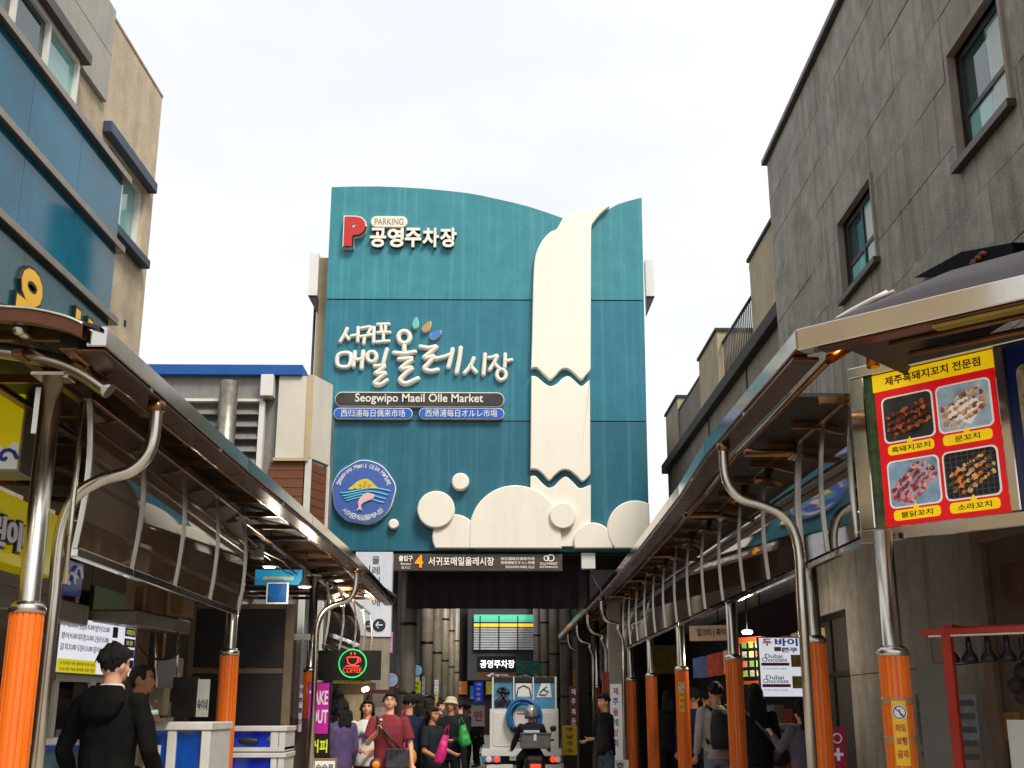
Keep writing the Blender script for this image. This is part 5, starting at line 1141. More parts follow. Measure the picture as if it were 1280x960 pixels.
for u0, v0, u1, v1, Y, c, lab in ((484, 790, 491, 816, 23.4, 'a86fa0', 'pink hanging sign right of the arrow pillar'), (451, 793, 463, 807, 22.6, 'b04a90', 'small pink sign under the arrow pillar, left side'), (514, 851, 526, 877, 30, 'c2c41a', 'yellow vertical banner among the arcade columns'), (527, 846, 531, 876, 31, 'b9bfc4', 'thin white and yellow banner behind the yellow one'), (543, 850, 548, 868, 36, 'c9ccd0', 'small white hanging sign between arcade columns'), (543.5, 869, 547.5, 892, 36.2, 'c9a51a', 'small yellow sign below the white hanging one'), (592, 852, 604, 878, 33, '2433c0', 'blue and violet hanging sign left of the truck')):
    f_ = fac(Y); t, bx = flat('hanging_sign', lab, 'sign', f_, u0, v0, u1, v1, M('hs_'+c, c, var=.2, scale=5, emit=.15), .05)
    n = 4
    for i in range(n): g = MB(); text(g, '제주감귤'[i], f_, (bx[0]+bx[1])/2, bx[3]-(bx[3]-bx[2])*(i+.6)/(n+.3), (bx[1]-bx[0])*.5, (bx[3]-bx[2])*.14, .002, .003, .01); g.build('lettering', whl if c not in ('c9ccd0', 'b9bfc4', 'c2c41a') else inkb, t)
for u, v, r_, Y, lab in ((521, 838, 8, 29.6, 'round blue and white hanging sign above the yellow banner'), (489, 850, 10, 27, 'round grey blue sign beside the first arcade column')):
    f_ = fac(Y); q = f_.hit(u, v); rr_ = f_.hit(u+r_, v)[0]-q[0]; t = thing('round_sign', lab, 'sign', f_.p(q[0], q[1]-rr_, 0)); MB().fpoly(f_, circ(q[0], q[1], rr_, 28), -.06, 0).build('rim', blackm, t); MB().fpoly(f_, circ(q[0], q[1], rr_*.85, 28), .0, .01).build('face', M('round_face_%d' % u, '8fc2e0' if u > 500 else '6f7f96', var=.5, scale=3, emit=.15), t)
# parking sign in the arcade
FK3 = fac(38); t, (a0, a1, b0, b1) = flat('parking_sign', 'black parking sign with lit white letters hanging in the arcade, brown arrow strip below', 'sign', FK3, 596, 820, 645, 840, blackm, .15)
g = MB(); text(g, '공영주차장', FK3, (a0+a1)/2+.03, (b0+b1)/2, (a1-a0)*.88, (b1-b0)*.5, .002, .01, .015); g.build('lettering', M('lit_letter', 'ffffff', emit=.8, var=0), t)
p0 = FK3.hit(597, 849); p1 = FK3.hit(645, 840.5); MB().fbox(FK3, p0[0], p1[0], p0[1], p1[1], -.12, -.01).build('arrow_strip', M('strip_brown', '6a4420', var=.2), t)
q = FK3.hit(608, 844.5); q2 = FK3.hit(635, 844.5); g = MB(); g.fpoly(FK3, [(q[0], q[1]), (q[0]+.22, q[1]+.1), (q[0]+.22, q[1]+.035), (q2[0], q[1]+.035), (q2[0], q[1]-.035), (q[0]+.22, q[1]-.035), (q[0]+.22, q[1]-.1)], -.009, .004); g.build('arrow', whl, t)
t, bx = flat('dark_banner', 'green lit shop banner right of the parking sign', 'banner', fac(44), 645, 826, 675, 842, M('banner_green', '1a4a42', var=.6, scale=8, emit=.15), .1)
t, bx = flat('white_banner', 'white hanging banner with a red letter left of the truck', 'banner', fac(30), 589, 882, 606, 908, M('banner_white', 'aaa6a2', var=.15), .03); g = MB(); text(g, '인', fac(30), (bx[0]+bx[1])/2, (bx[2]+bx[3])/2, .2, .26, .002, .003, .03); g.build('lettering', inkr, t)
bw = thing('arcade_end', 'dark wall of shops closing the far end of the arcade', 'wall', (0, 77, 0)); MB().box(-8, 8, 77, 77.3, 0, 9).build('wall', drk, bw)
for k in range(7): MB().box(-3.4+k*1.0, -2.6+k*1.0, 76.9, 76.99, 2.2+.3*(k % 2), 3.0+.3*(k % 2)).build('shop_sign', M('far_sign_%d' % (k % 4), ['9fb0b0', 'b06a3a', '3f6a9a', 'a9a03a'][k % 4], emit=.2, var=.4, scale=6), bw)

# spotlights hanging from the canopies
def lamp_light(p, e, t):
    ld = bpy.data.lights.new('lamp_light', 'POINT'); ld.energy = e; ld.color = (1, .88, .7); ld.shadow_soft_size = .08
    lo = bpy.data.objects.new('lamp_light', ld); COL.objects.link(lo); lo.parent = t; lo.location = Vector(p)-wloc(t)
def spot(u, v, Y, lab):
    p = at(u, v, Y=Y); t = thing('hanging_lamp', lab, 'lamp', p)
    MB().lathe(p, [(.012, .22), (.02, .12), (.04, .07), (.08, .0), (.084, -.012)], 16).build('lamp_shade', hs, t); MB().lathe(p, [(.07, -.014), (.07, -.02)], 16).build('lit_disc', M('lamp_glow', 'fff6e0', emit=1.3, var=0), t)
    lamp_light(p+Vector((0, 0, -.05)), 14, t)
    MB().tube([p+Vector((0, 0, .21)), p+Vector((0, 0, .5))], .01, 6).build('cord', blackm, t)
spot(337, 707, 13.2, 'small lamp under the left canopy, above the cyan banner'); spot(381, 732, 14.0, 'small lamp beside the third orange post, right of the cyan banner'); spot(424, 722, 18.5, 'small lamp near the coffee shop skirt panels'); spot(461, 744, 20.0, 'small lamp at the far end of the left canopy')
# black rolled awning under the far left canopy end
p = at(450, 722, Y=17.5); q = at(490, 748, Y=20.4); mb = MB(); mb.tube([p, q], .09, 12); aw = mb.build('rolled_awning', blackm); tag(aw, 'black rolled awning with white lettering under the end of the left canopy', 'awning')
fr_ = Fr(tuple((p+q)/2+Vector((.05, -.06, 0))), (q-p).normalized(), (0, 0, 1)); g = MB(); text(g, '카페 이디', Fr((p+q)/2+Vector((.02, -.1, .0)), (q-p).normalized(), Vector((0, -.2, 1))), 0, 0, .9, .1, .0, .003, .01); g.build('lettering', whl, aw)

# ================================================================ right shops
FQ = Fr((4.3, 0, 0), (0, -1, 0))
t, bx = flat('tea_sign', 'beige strip sign with black letters high behind the right posts', 'sign', Fr((3.2, 13.6, 0), (.92, -.39, 0)), 862, 781, 910, 801, M('sign_tan', 'a98a72', var=.1, emit=.1), .12)
ft = Fr((3.2, 13.6, 0), (.92, -.39, 0)); g = MB(); text(g, '밀크티 | 짜이', ft, (bx[0]+bx[1])/2+.03, (bx[2]+bx[3])/2, (bx[1]-bx[0])*.72, .1, .002, .006, .02); g.build('lettering', inkb, t)
# chocolate screen
Fd = fac(13.4); t, (a0, a1, b0, b1) = flat('chocolate_screen', 'lit white screen with chocolate prices hanging between the right posts', 'screen', Fd, 951, 796, 1004, 872, blackm, .07)
MB().fbox(Fd, a0+.012, a1-.012, b0+.012, b1-.012, .001, .004).build('lit_face', M('screen_white', 'd3d6e0', emit=.45, var=.02), t); W_, H_ = a1-a0, b1-b0
pink = M('screen_red', 'a8203a', emit=.2, var=0); blu = M('screen_blue', '2a4a9c', emit=.2, var=0); brw = M('screen_maroon', '5c1628', emit=.1, var=0); nut = M('choc_print', '6a5a2a', var=.6, scale=30, emit=.1)
g = MB(); text(g, '두', Fd, a0+W_*.2, b1-H_*.09, W_*.2, H_*.12, .0042, .001, .04); g.build('lettering', pink, t); g = MB(); text(g, '바이', Fd, a0+W_*.62, b1-H_*.09, W_*.5, H_*.13, .0042, .001, .04); g.build('lettering', blu, t)
g = MB(); text(g, '쫀쿠', Fd, a0+W_*.68, b1-H_*.22, W_*.35, H_*.08, .0042, .001, .04); g.build('lettering', brw, t)
for k in range(2):
    yb = b1-H_*(.38+.35*k); g = MB(); text(g, 'Dubai', Fd, a0+W_*.33, yb+H_*.06, W_*.38, H_*.07, .0042, .001, .01); g.build('lettering', inkb, t); g = MB(); text(g, 'Chocolate', Fd, a0+W_*.34, yb, W_*.55, H_*.07, .0042, .001, .01); g.build('lettering', inkb, t)
    MB().fbox(Fd, a0+W_*.05, a0+W_*.66, yb-H_*.1, yb-H_*.05, .0041, .0052).build('maroon_bar', brw, t); MB().fbox(Fd, a0+W_*.7, a0+W_*.97, yb-H_*.12, yb+H_*.08, .0041, .0052).build('choc_bar', nut, t)
    g = MB(); text(g, '두바이초콜릿 9,900원', Fd, a0+W_*.34, yb-H_*.15, W_*.5, H_*.03, .0042, .001, .0); g.build('lettering', inkb, t)
MB().fbox(Fd, a0+W_*.35, a0+W_*.5, b1-H_*.24, b1-H_*.17, .0041, .005).build('trophy_print', nut, t)
FD2 = Fr((3.55, 15.2, 0), (.55, -.83, 0)); t, (a0, a1, b0, b1) = flat('menu_screen', 'dark menu screen with small food pictures left of the chocolate screen', 'screen', FD2, 926, 795, 951, 856, M('orange_rim', '9a3c16', var=.1), .08)
MB().fbox(FD2, a0+.02, a1-.02, b0+.05, b1-.08, .001, .004).build('face', M('screen_black', '101312', rough=.2, var=.1), t)
for i in range(3):
    for j in range(4): MB().fbox(FD2, a0+.06+(a1-a0)*.3*i, a0+.06+(a1-a0)*(.3*i+.2), b0+.1+(b1-b0)*.2*j, b0+.1+(b1-b0)*(.2*j+.13), .0041, .006).build('food_print', M('menu_%d' % ((i*2+j) % 5), ['7a9a3a', '9a5a4a', '8f8f86', '5a7a3a', 'b9a36a'][(i*2+j) % 5], emit=.04, var=.4, scale=20), t)
MB().tube([(3.0, 13.9, 2.56), (4.2, 13.2, 2.70)], .012, 6); lt = thing('tube_light', 'bright small ceiling light over the right shop counter', 'lamp', at(934, 790, Y=15)); p = at(934, 790, Y=15); MB().ball(p, .07, .07, .03).build('lit_bulb', M('bulb_white', 'ffffff', emit=7, var=0), lt); MB().tube([p+Vector((0, 0, .03)), p+Vector((0, 0, .6))], .01, 6).build('cord', blackm, lt); lamp_light(p-Vector((0, 0, .08)), 30, lt)
Fc = fac(13.9); t = thing('food_counter', 'orange shop counter with a chocolate box display on top', 'counter', Fc.p(3.4, 0, 0)); p0 = Fc.hit(956, 960); p1 = Fc.hit(1012, 932); orange = M('counter_orange', 'b8481a', rough=.4, var=.12)
MB().fbox(Fc, p0[0], p1[0]+.4, .12, p1[1], -.6, 0).build('counter_body', orange, t, .01)
t2 = thing('chocolate_box', 'pale chocolate box with dark print standing on the orange counter', 'box', Fc.p(p0[0]+.2, p1[1], -.1)); p2 = Fc.hit(962, 932); p3 = Fc.hit(1001, 905); MB().fbox(Fc, p2[0], p3[0], p1[1]+.003, p3[1], -.25, -.02).build('carton', M('carton_pale', 'a89c94', var=.08), t2, .004)
g = MB(); text(g, 'Dubai', Fc, p2[0]+.13, p3[1]-.07, .16, .06, -.018, .002, .01); g.build('lettering', inkb, t2); g = MB(); text(g, 'Chocolate', Fc, p2[0]+.15, p3[1]-.14, .2, .06, -.018, .002, .01); g.build('lettering', inkb, t2); MB().fbox(Fc, p3[0]-.14, p3[0]-.02, p1[1]+.06, p3[1]-.05, -.0195, -.012).build('choc_print', M('choc_dark', '2a1812', var=.3), t2)
kz = thing('shop_interior', 'dim shop interior with warm shelves behind the right orange posts', 'shop interior', (4.6, 18, 0))
for k in range(6): MB().box(4.35, 4.55, 15.6+k*1.7, 17.2+k*1.7, 0, 1.35).build('shelf_unit', shopbrown, kz); MB().box(4.3, 4.5, 15.7+k*1.7, 17.0+k*1.7, 2.2, 2.6).build('sign_panel', M('wall_sign_%d' % (k % 3), ['b09a7a', '9a3f2a', '4a5a7a'][k % 3], var=.4, scale=5, emit=.22), kz)
for k in range(9): MB().box(4.2, 4.36, 15.7+k*1.1, 16.3+k*1.1, 1.36, 1.5+.06*(k % 3)).build('goods_box', M('goods_%d' % (k % 4), ['a8803a', '8a2f2a', 'a09a90', '4f6a3a'][k % 4], var=.3, scale=9), kz)
# dark door and notices on the concrete wall
RBd = Fr(RB.p(.6, 0, 0), RB.r)
dr = thing('glass_door', 'dark framed glass door in the concrete wall at the right', 'door', RBd.p(1, 0, 0)); 
fm = MB()
for r in ((.2, .28, 0, 2.75), (1.82, 1.9, 0, 2.75), (1.0, 1.08, 0, 2.75)): fm.fbox(RBd, *r, -.25, -.02)
fm.fbox(RBd, .28, 1.82, 2.67, 2.75, -.249, -.021); fm.fbox(RBd, .28, 1.82, 1.95, 2.02, -.248, -.022); fm.build('frame', blackm, dr)
MB().fbox(RBd, .28, 1.0, .02, 1.95, -.2, -.18).build('glass', glassd, dr); MB().fbox(RBd, 1.08, 1.82, .02, 1.95, -.2, -.18).build('glass', glassd, dr); MB().fbox(RBd, .28, 1.82, 2.02, 2.67, -.2, -.18).build('glass', M('dark_glass', '10100f', rough=.06, var=.2), dr)
for k, (a0, b0, w_, h_, c_, lab) in enumerate(((.34, 1.25, .5, .38, 'b0a090', 'pale printed poster on the upper part of the glass door'), (.36, .72, .44, .42, 'a8482a', 'orange and red poster on the glass door below the pale one'), (1.15, 1.1, .45, .5, '7a6a8a', 'violet grey poster on the right leaf of the glass door'), (1.2, .35, .5, .5, 'b85a1c', 'orange panel low on the right leaf of the glass door'))):
    f_ = Fr(RBd.p(a0, b0, -.175), RBd.r); t = thing('door_poster', lab, 'poster', f_.o); MB().fbox(f_, 0, w_, 0, h_, 0, .006).build('sheet', M('dposter_'+c_, c_, var=.45, scale=7), t)
    for q in range(4): MB().fbox(f_, .05, w_-.05-.06*(q % 2), h_-.08-.09*q, h_-.045-.09*q, .0061, .008).build('printed_line', M('notice_ink_%d' % (q % 2), '555555'), t)
FR4 = Fr((4.3, 0, 0), (0, -1, 0))
# red stall frame
SR = M('stall_red', 'a8240f', rough=.4, var=.12, coat=.1); FSt = Fr((3.05, 7.6, 0), Vector((.78, -.63, 0)))
st = thing('stall_frame', 'red painted stall frame with black clamps hanging from its beam', 'stall', FSt.p(0, 0, 0)); p0 = FSt.hit(1152, 793); zb = FSt.hit(1175, 790)[1]; ax_ = FSt.hit(1190, 860)[0]
MB().fbox(FSt, p0[0], p0[0]+2.2, zb-.02, zb+.02, -.03, .03).build('front_beam', SR, st, .003); MB().fbox(FSt, p0[0]+.1, p0[0]+2.3, zb+.02, zb+.06, -.5, -.44).build('rear_beam', SR, st, .003)
MB().fbox(FSt, ax_-.03, ax_+.03, 0, zb-.022, -.03, .03).build('post', SR, st, .003); MB().fbox(FSt, ax_-.03, ax_+.03, zb+.0, zb+.05, -.44, -.032).build('cross_bar', SR, st)
MB().fbox(FSt, p0[0]+.05, p0[0]+2.2, zb-.032, zb-.021, -.025, .025).build('pale_strip', whitef, st)
for u, lab in ((1181, 'behind the red post'), (1204, 'just right of the red post'), (1228, 'third along the red beam'), (1252, 'fourth along the red beam'), (1277, 'last along the red beam')):
    a = FSt.hit(u, 800)[0]; t = thing('hanging_clamp', 'black cone shaped lamp clamp under the red beam, '+lab, 'clamp', FSt.p(a, zb-.2, -.1), group='black clamps on the red stall beam')
    c_ = FSt.p(a, zb-.03, -.1); MB().lathe(c_, [(.014, 0), (.02, -.04), (.022, -.09), (.05, -.13), (.055, -.16), (.03, -.165)], 12).build('clamp_body', blackm, t); MB().tube([c_+Vector((-.03, 0, -.12)), c_+Vector((-.045, -.02, -.155)), c_+Vector((.03, -.02, -.15))], .012, 6).build('clamp_jaw', blackm, t)
g = MB(); q = FSt.p(FSt.hit(1272, 850)[0], FSt.hit(1272, 850)[1], -.15)
for d, r in (((0, 0, .05), .06), ((-.06, 0, -.03), .05), ((.03, 0, -.06), .06), ((-.02, 0, -.1), .05), ((.05, 0, .0), .05)): g.ball(q+Vector(d), r)
bag = g.build('dark_bag', M('bag_brown', '1f1512', rough=.8, var=.4)); tag(bag, 'dark lumpy bag hanging below the red beam at the right edge', 'bag'); MB().tube([q+Vector((0, 0, .08)), q+Vector((0, 0, .26))], .008, 6).build('strap', blackm, bag)
FBn = Fr((3.5, 8.9, 0), Vector((.8, -.6, 0))); t, bx = flat('rollup_banner', 'blank grey roll up banner leaning behind the red post', 'banner', FBn, 1159, 829, 1188, 990, M('banner_grey', '77746f', rough=.6, var=.12), .03)
FNt = FQ; 
for u0, v0, u1, v1, c, lab in ((1196, 867, 1219, 926, '8b93a0', 'blue grey printed notice taped to the concrete wall right of the red post'), (1148, 868, 1160, 922, '6f6a5c', 'small brown notice on the concrete wall left of the banner')):
    f_ = Fr((4.32, 9.2, 0), (.25, -.97, 0)); t, bx = flat('wall_notice', lab, 'notice', f_, u0, v0, u1, v1, M('notice_'+c, c, var=.3, scale=9), .01)
    for i in range(5): MB().fbox(f_, bx[0]+.03, bx[1]-.03, bx[3]-.1-.11*i, bx[3]-.05-.11*i, .001, .003).build('printed_line', M('notice_ink_%d' % (i % 2), ['3a4a66', '9fa3a6'][i % 2], var=.2), t)
FDr = Fr((4.28, 8.3, 0), (.1, -.995, 0)); dw = thing('door_surround', 'pale brown door surround with a dark food picture at the right edge', 'doorway', FDr.p(0, 0, 0)); dm = M('door_tan', '77624e', rough=.6, var=.15, dirt=.3)
p0 = FDr.hit(1219, 690); p1 = FDr.hit(1231, 690); MB().fbox(FDr, p0[0], p1[0], .12, p0[1]+.05, -.05, .04).build('jamb', dm, dw, .004); MB().fbox(FDr, p0[0], p0[0]+2.5, p0[1]+.052, p0[1]+.2, -.05, .045).build('head', dm, dw, .004); MB().fbox(FDr, p1[0]+.002, p0[0]+2.5, .12, p0[1]+.05, -.03, -.01).build('door_leaf', M('door_brown', '5c4b3c', var=.2), dw)
p2 = FDr.hit(1256, 765); p3 = FDr.hit(1285, 700); MB().fbox(FDr, p2[0], p2[0]+.9, p2[1], p3[1], -.009, .005).build('food_picture', M('food_pic', '4a2a20', var=.9, scale=9, dirt=.5, dirtcol='a06a4a'), dw)
p2 = FDr.hit(1253, 925); p3 = FDr.hit(1270, 890); MB().fbox(FDr, p2[0], p2[0]+.3, p2[1], p3[1], -.009, .003).build('yellow_note', M('note_mustard', '9a6a24', var=.3), dw)
p2 = FDr.hit(1270, 1000); p3 = FDr.hit(1285, 900); MB().fbox(FDr, p2[0], p2[0]+.5, p2[1], p3[1], -.009, .006).build('white_note', signw, dw)
# pink cross banner
Fx = fac(11.0); t, bx = flat('pink_banner', 'pink banner with a white cross beside the near right post', 'banner', Fx, 1040, 908, 1056, 985, M('pink_cloth', 'b51f4a', var=.12), .02)
c = ((bx[0]+bx[1])/2, Fx.hit(1048, 943)[1]); g = MB(); g.fbox(Fx, c[0]-.014, c[0]+.014, c[1]-.055, c[1]+.055, .001, .004); g.fbox(Fx, c[0]-.045, c[0]-.0145, c[1]-.014, c[1]+.014, .001, .004); g.fbox(Fx, c[0]+.0145, c[0]+.045, c[1]-.014, c[1]+.014, .001, .004); g.build('white_cross', whl, t)
MB().tube([Fx.p(c[0]+.04*math.cos(i*.4), c[1]+.14+.04*math.sin(i*.4), .004) for i in range(16)], .006, 6, True).build('white_ring', whl, t)
# awning tucked against the concrete wall
FAw = Fr((4.36, 7.9, 0), (.02, -1, 0)); p = [RB.hit(1155, 347), RB.hit(1215, 315), RB.hit(1282, 303), RB.hit(1282, 325), RB.hit(1215, 345)]
aw = MB().fpoly(RB, p, .01, .1).build('wall_awning', M('awning_black', '0b0a09', rough=1, spec=.1, var=.2), None); tag(aw, 'black folded awning on the concrete wall above the canopy corner', 'awning')
q = RB.hit(1240, 322); g = MB()
for i in range(9): g.ball(RB.p(q[0]+.035*i-.15, q[1]+.015*math.sin(i*2.2), .11), .028, .02, .018)
g.build('dry_leaves', M('leaf_rust', '8a4a1c', var=.4), aw)
# narrow columns and signs further down on the right
FCx = fac(22.2); t = thing('sign_column', 'white column with blue and red lettering between the far right posts', 'column', FCx.p(2.3, 0, 0)); p0 = FCx.hit(764, 960); p1 = FCx.hit(775, 735); MB().fbox(FCx, p0[0], p1[0], 0, p1[1], -.2, 0).build('column_body', M('column_pale', 'a39a8c', var=.12, dirt=.2), t, .01); MB().fbox(FCx, p0[0]+.01, p1[0]-.01, .3, FCx.hit(770, 855)[1], .001, .006).build('white_panel', signw, t)
g = MB(); gb2 = MB(); 
for i, ch in enumerate('제주올레상회'): q = FCx.hit(769.5, 864+13*i); text(g if i % 2 else gb2, ch, FCx, q[0], q[1], .1, .13, .0062, .003, .02)
g.build('lettering', inkbl, t); gb2.build('lettering', inkr, t); MB().fbox(FCx, p0[0]-.12, p0[0]-.003, 0, FCx.hit(770, 840)[1], -.18, -.02).build('orange_strip', timber_r, t)
for u0, v0, u1, v1, Y, c, tc_, s, lab in ((703, 907, 721, 944, 25.5, 'b8941a', inkb, '옛날국수', 'yellow standing sign with vertical letters right of the truck'), (750, 929, 762, 975, 20.9, 'a9a9a4', inkb, '감귤', 'grey white standing sign below the man in the black sweater'), (765, 950, 786, 980, 19.6, 'c9c4bc', inkb, '호떡', 'white low sign at the foot of the white column'), (712, 858, 722, 910, 27, '5a2a2a', whl, '제주흑돈', 'dark red vertical sign beyond the right posts'), (752, 904, 760, 926, 21.5, 'b04a4a', whl, '귤', 'small red and white sign in front of the man in the black sweater')):
    f_ = fac(Y); t, bx = flat('standing_sign', lab, 'sign', f_, u0, v0, u1, v1, M('ss_'+c, c, var=.15, scale=4, emit=.06), .06); g = MB(); n = len(s)
    for i in range(n): text(g, s[i], f_, (bx[0]+bx[1])/2, bx[3]-(bx[3]-bx[2])*(i+.55)/(n+.2), (bx[1]-bx[0])*.5, (bx[3]-bx[2])*.6/n, .002, .004, .02)
    g.build('lettering', tc_, t)
    if bx[2] > .05: MB().fbox(f_, bx[0]+.03, bx[1]-.03, 0, bx[2]-.002, -.05, -.02).build('stand', blackm, t)

# ================================================================ truck and motorcycle
TY = 24.0; FTk = fac(TY); tk = thing('delivery_truck', 'white live fish truck seen from behind with a blue hose coil and blue tank windows', 'truck', (FTk.hit(652, 900)[0], TY, 0))
trw = M('truck_white', 'cbc8c2', rough=.35, var=.06, coat=.3, dirt=.25, dirtcol='8a8478'); trb = M('truck_blue', '1668a8', rough=.35, var=.1, coat=.3); pic = M('tank_print_blue', '2a7fa8', rough=.15, var=.4, scale=2, spec=.8); rub = M('rubber', '141414', rough=.8, var=.1)
def tb(u0, v0, u1, v1, m, nm, c0, c1, par=tk, bev=.006):
    p0 = FTk.hit(u0, v1); p1 = FTk.hit(u1, v0); return MB().fbox(FTk, p0[0], p1[0], p0[1], p1[1], c0, c1).build(nm, m, par, bev)
bd = tb(612, 886, 698, 936, trw, 'tank_box', -3.0, 0); tb(616, 890, 640, 933, trw, 'door_panel', .001, .012, bd); tb(671, 890, 695, 933, trw, 'door_panel', .001, .012, bd)
tb(643, 889, 662, 933, trw, 'door_panel', .001, .012, bd); tb(646, 891.5, 661, 893, inkr, 'red_print', .013, .016, bd)
tb(602, 936, 702, 945, trw, 'bed_rail', -3.2, .06); tb(604, 945.2, 700, 955, rub, 'chassis', -3.1, -.1)
for u0, u1 in ((602, 626), (689, 702)):
    lb_ = tb(u0, 945, u1, 953, trb, 'light_panel', -.09, .07)
    for uu, m in (((u0+9, M('lamp_pale', 'c9a090', emit=.2, var=0)), (u0+19, M('lamp_red', 'e03a18', emit=.8, var=0))) if u0 < 650 else ((u0+2, M('lamp_red', 'e03a18')), (u0+8, M('lamp_pale', 'c9a090')))):
        q = FTk.hit(uu, 949); MB().lathe(FTk.p(q[0], q[1], .07), [(.06, 0), (.06, .012), (.04, .02)], 16, FTk.n).build('tail_light', m, lb_)
pl = tb(637, 943.5, 651, 950.5, M('plate_green', '9fb0a4', var=.1), 'licence_plate', -.05, .075); g = MB(); q = FTk.hit(644, 947); text(g, '86무 3504', FTk, q[0], q[1], .18, .06, .076, .002, .0); g.build('lettering', inkb, pl)
tb(608, 955.5, 641, 961, trw, 'rear_bumper', -.1, .05); tb(681, 955.5, 702, 961, trw, 'rear_bumper', -.1, .05)
for u0, u1 in ((615, 617), (641.5, 643), (666, 667.5), (694, 696)): tb(u0, 846, u1, 886, whitef, 'tank_post', -.3, -.1)
for u0, v0, u1, v1, m in ((617, 852, 641.5, 885.5, pic), (643, 853, 666, 885.5, pic), (667.5, 853, 694, 885.5, pic)): tb(u0, v0, u1, v1, m, 'tank_window', -.9, -.15)
tb(645, 854, 665, 871, whitef, 'window_print', -.149, -.14); pts = [(671, 871.5), (690, 871.5), (688, 854), (677, 854)]; MB().fpoly(FTk, [FTk.hit(*p) for p in pts], -.149, -.14).build('window_print', whitef, tk)
g = MB()
for pts in ([(646, 870), (648, 860), (655, 856.5), (662, 860), (664, 870)], [(675, 866), (680, 861), (684, 858)], [(674, 868), (682, 869), (686, 864), (680, 862)]): g.tube([FTk.p(*FTk.hit(*p), -.136) for p in pts], .012, 6)
g.build('line_drawing', M('ink_slate', '2a3642', var=0), tk)
g = MB()
for pts in ([(629, 860), (629, 872), (628, 884)], [(629, 866), (622, 862)], [(629, 866), (637, 864)], [(629, 872), (621, 877), (622, 884)], [(629, 872), (636, 877), (635, 884)], [(626, 862), (633, 861)]): g.tube([FTk.p(*FTk.hit(*p), -.13) for p in pts], .05, 6)
g.build('dark_print', M('print_dark', '1c2024', var=.2), tk)
tb(616, 846, 696, 852.4, blackm, 'roof_rack', -1.2, -.12)
mb = MB(); rr = random.Random(2)
for i in range(16):
    u = 617+i*5; q = FTk.hit(u, 848); mb.ball(FTk.p(q[0], q[1]+rr.uniform(-.02, .05), -.2-rr.random()*.3), .07, .07, .045)
stuff(mb.build('rack_load', M('load_dark', '3a3430', var=.6, scale=14), tk))
c = FTk.hit(655, 896); r0 = FTk.hit(673, 896)[0]-c[0]; hose = MB()
hose.tube([FTk.p(c[0]+(r0+.055*math.sin(t*.37))*math.cos(t), c[1]+(r0+.055*math.sin(t*.37))*1.05*math.sin(t)-.005*t*0, .06+.09*math.cos(t*.53)) for t in [2*math.pi*i/36 for i in range(36*7)]], .028, 8); hose.build('hose_coil', M('hose_blue', '12588c', rough=.4, var=.15), tk)
for s in (-1, 1): MB().lathe((tk.location.x+s*.62, TY+1.0, .33), [(.2, -.09), (.31, -.1), (.33, -.06), (.33, .06), (.31, .1), (.2, .09)], 24, (1, 0, 0)).build('wheel', rub, tk)
for s in (-1, 1): MB().lathe((tk.location.x+s*.62, TY+3.9, .33), [(.2, -.09), (.31, -.1), (.33, -.06), (.33, .06), (.31, .1), (.2, .09)], 24, (1, 0, 0)).build('wheel', rub, tk)
MB().box(tk.location.x-.6, tk.location.x+.8, TY+3.25, TY+4.9, .35, 1.95).build('cab', trb, tk, .12)
# motorcycle
MY = 21.0; FMc = fac(MY); mx0 = FMc.hit(669, 930)[0]; mc = thing('motorcycle', 'black delivery motorcycle with a grey top box and red tail light behind the truck', 'motorcycle', (mx0, MY, 0))
def mbx(u0, v0, u1, v1, m, nm, c0, c1, bev=.01, par=mc): 
    p0 = FMc.hit(u0, v1); p1 = FMc.hit(u1, v0); return MB().fbox(FMc, p0[0], p1[0], p0[1], p1[1], c0, c1).build(nm, m, par, bev)
bxm = mbx(651, 917.5, 688, 936, M('box_grey', '5f5b57', rough=.5, var=.25, scale=5, dirt=.4, dirtcol='8a8580'), 'top_box', -.42, .03, .02); mbx(667, 918, 670.5, 926, whitef, 'latch', .031, .04, .002, bxm); mbx(650.5, 916.5, 688.5, 918.2, M('box_lid', '4a4644', var=.2), 'lid_seam', -.43, .04, .004, bxm)
MB().lathe((mx0, MY+.15, .30), [(.2, -.05), (.29, -.055), (.3, 0), (.29, .055), (.2, .05)], 24, (1, 0, 0)).build('wheel', rub, mc); MB().lathe((mx0, MY+1.35, .30), [(.2, -.05), (.29, -.055), (.3, 0), (.29, .055), (.2, .05)], 24, (1, 0, 0)).build('wheel', rub, mc)
MB().box(mx0-.17, mx0+.17, MY-.02, MY+1.0, .45, .78).build('body', blackm, mc, .06); MB().box(mx0-.13, mx0+.13, MY-.12, MY+.05, .5, .66).build('tail', rub, mc, .03)
MB().box(mx0-.09, mx0+.09, MY-.15, MY-.121, .58, .65).build('tail_light', M('lamp_red_bright', 'ff2a14', emit=1.6, var=0), mc, .008)
for s in (-1, 1): MB().ball((mx0+s*.13, MY-.1, .53), .035, .03, .025).build('indicator', M('amber', 'd9861a', emit=.3, var=0), mc)
MB().tube([(mx0-.38, MY+1.0, 1.02), (mx0, MY+1.1, .98), (mx0+.38, MY+1.0, 1.02)], .016, 8).build('handlebar', blackm, mc)
for s in (-1, 1): m_ = MB(); m_.tube([(mx0+s*.3, MY+1.03, 1.03), (mx0+s*.34, MY+.95, 1.2)], .008, 6); m_.ball((mx0+s*.36, MY+.93, 1.22), .06, .02, .055); m_.build('mirror', blackm, mc)
MB().tube([(mx0, MY+1.05, .98), (mx0, MY+1.35, .3)], .03, 8).build('fork', blackm, mc)
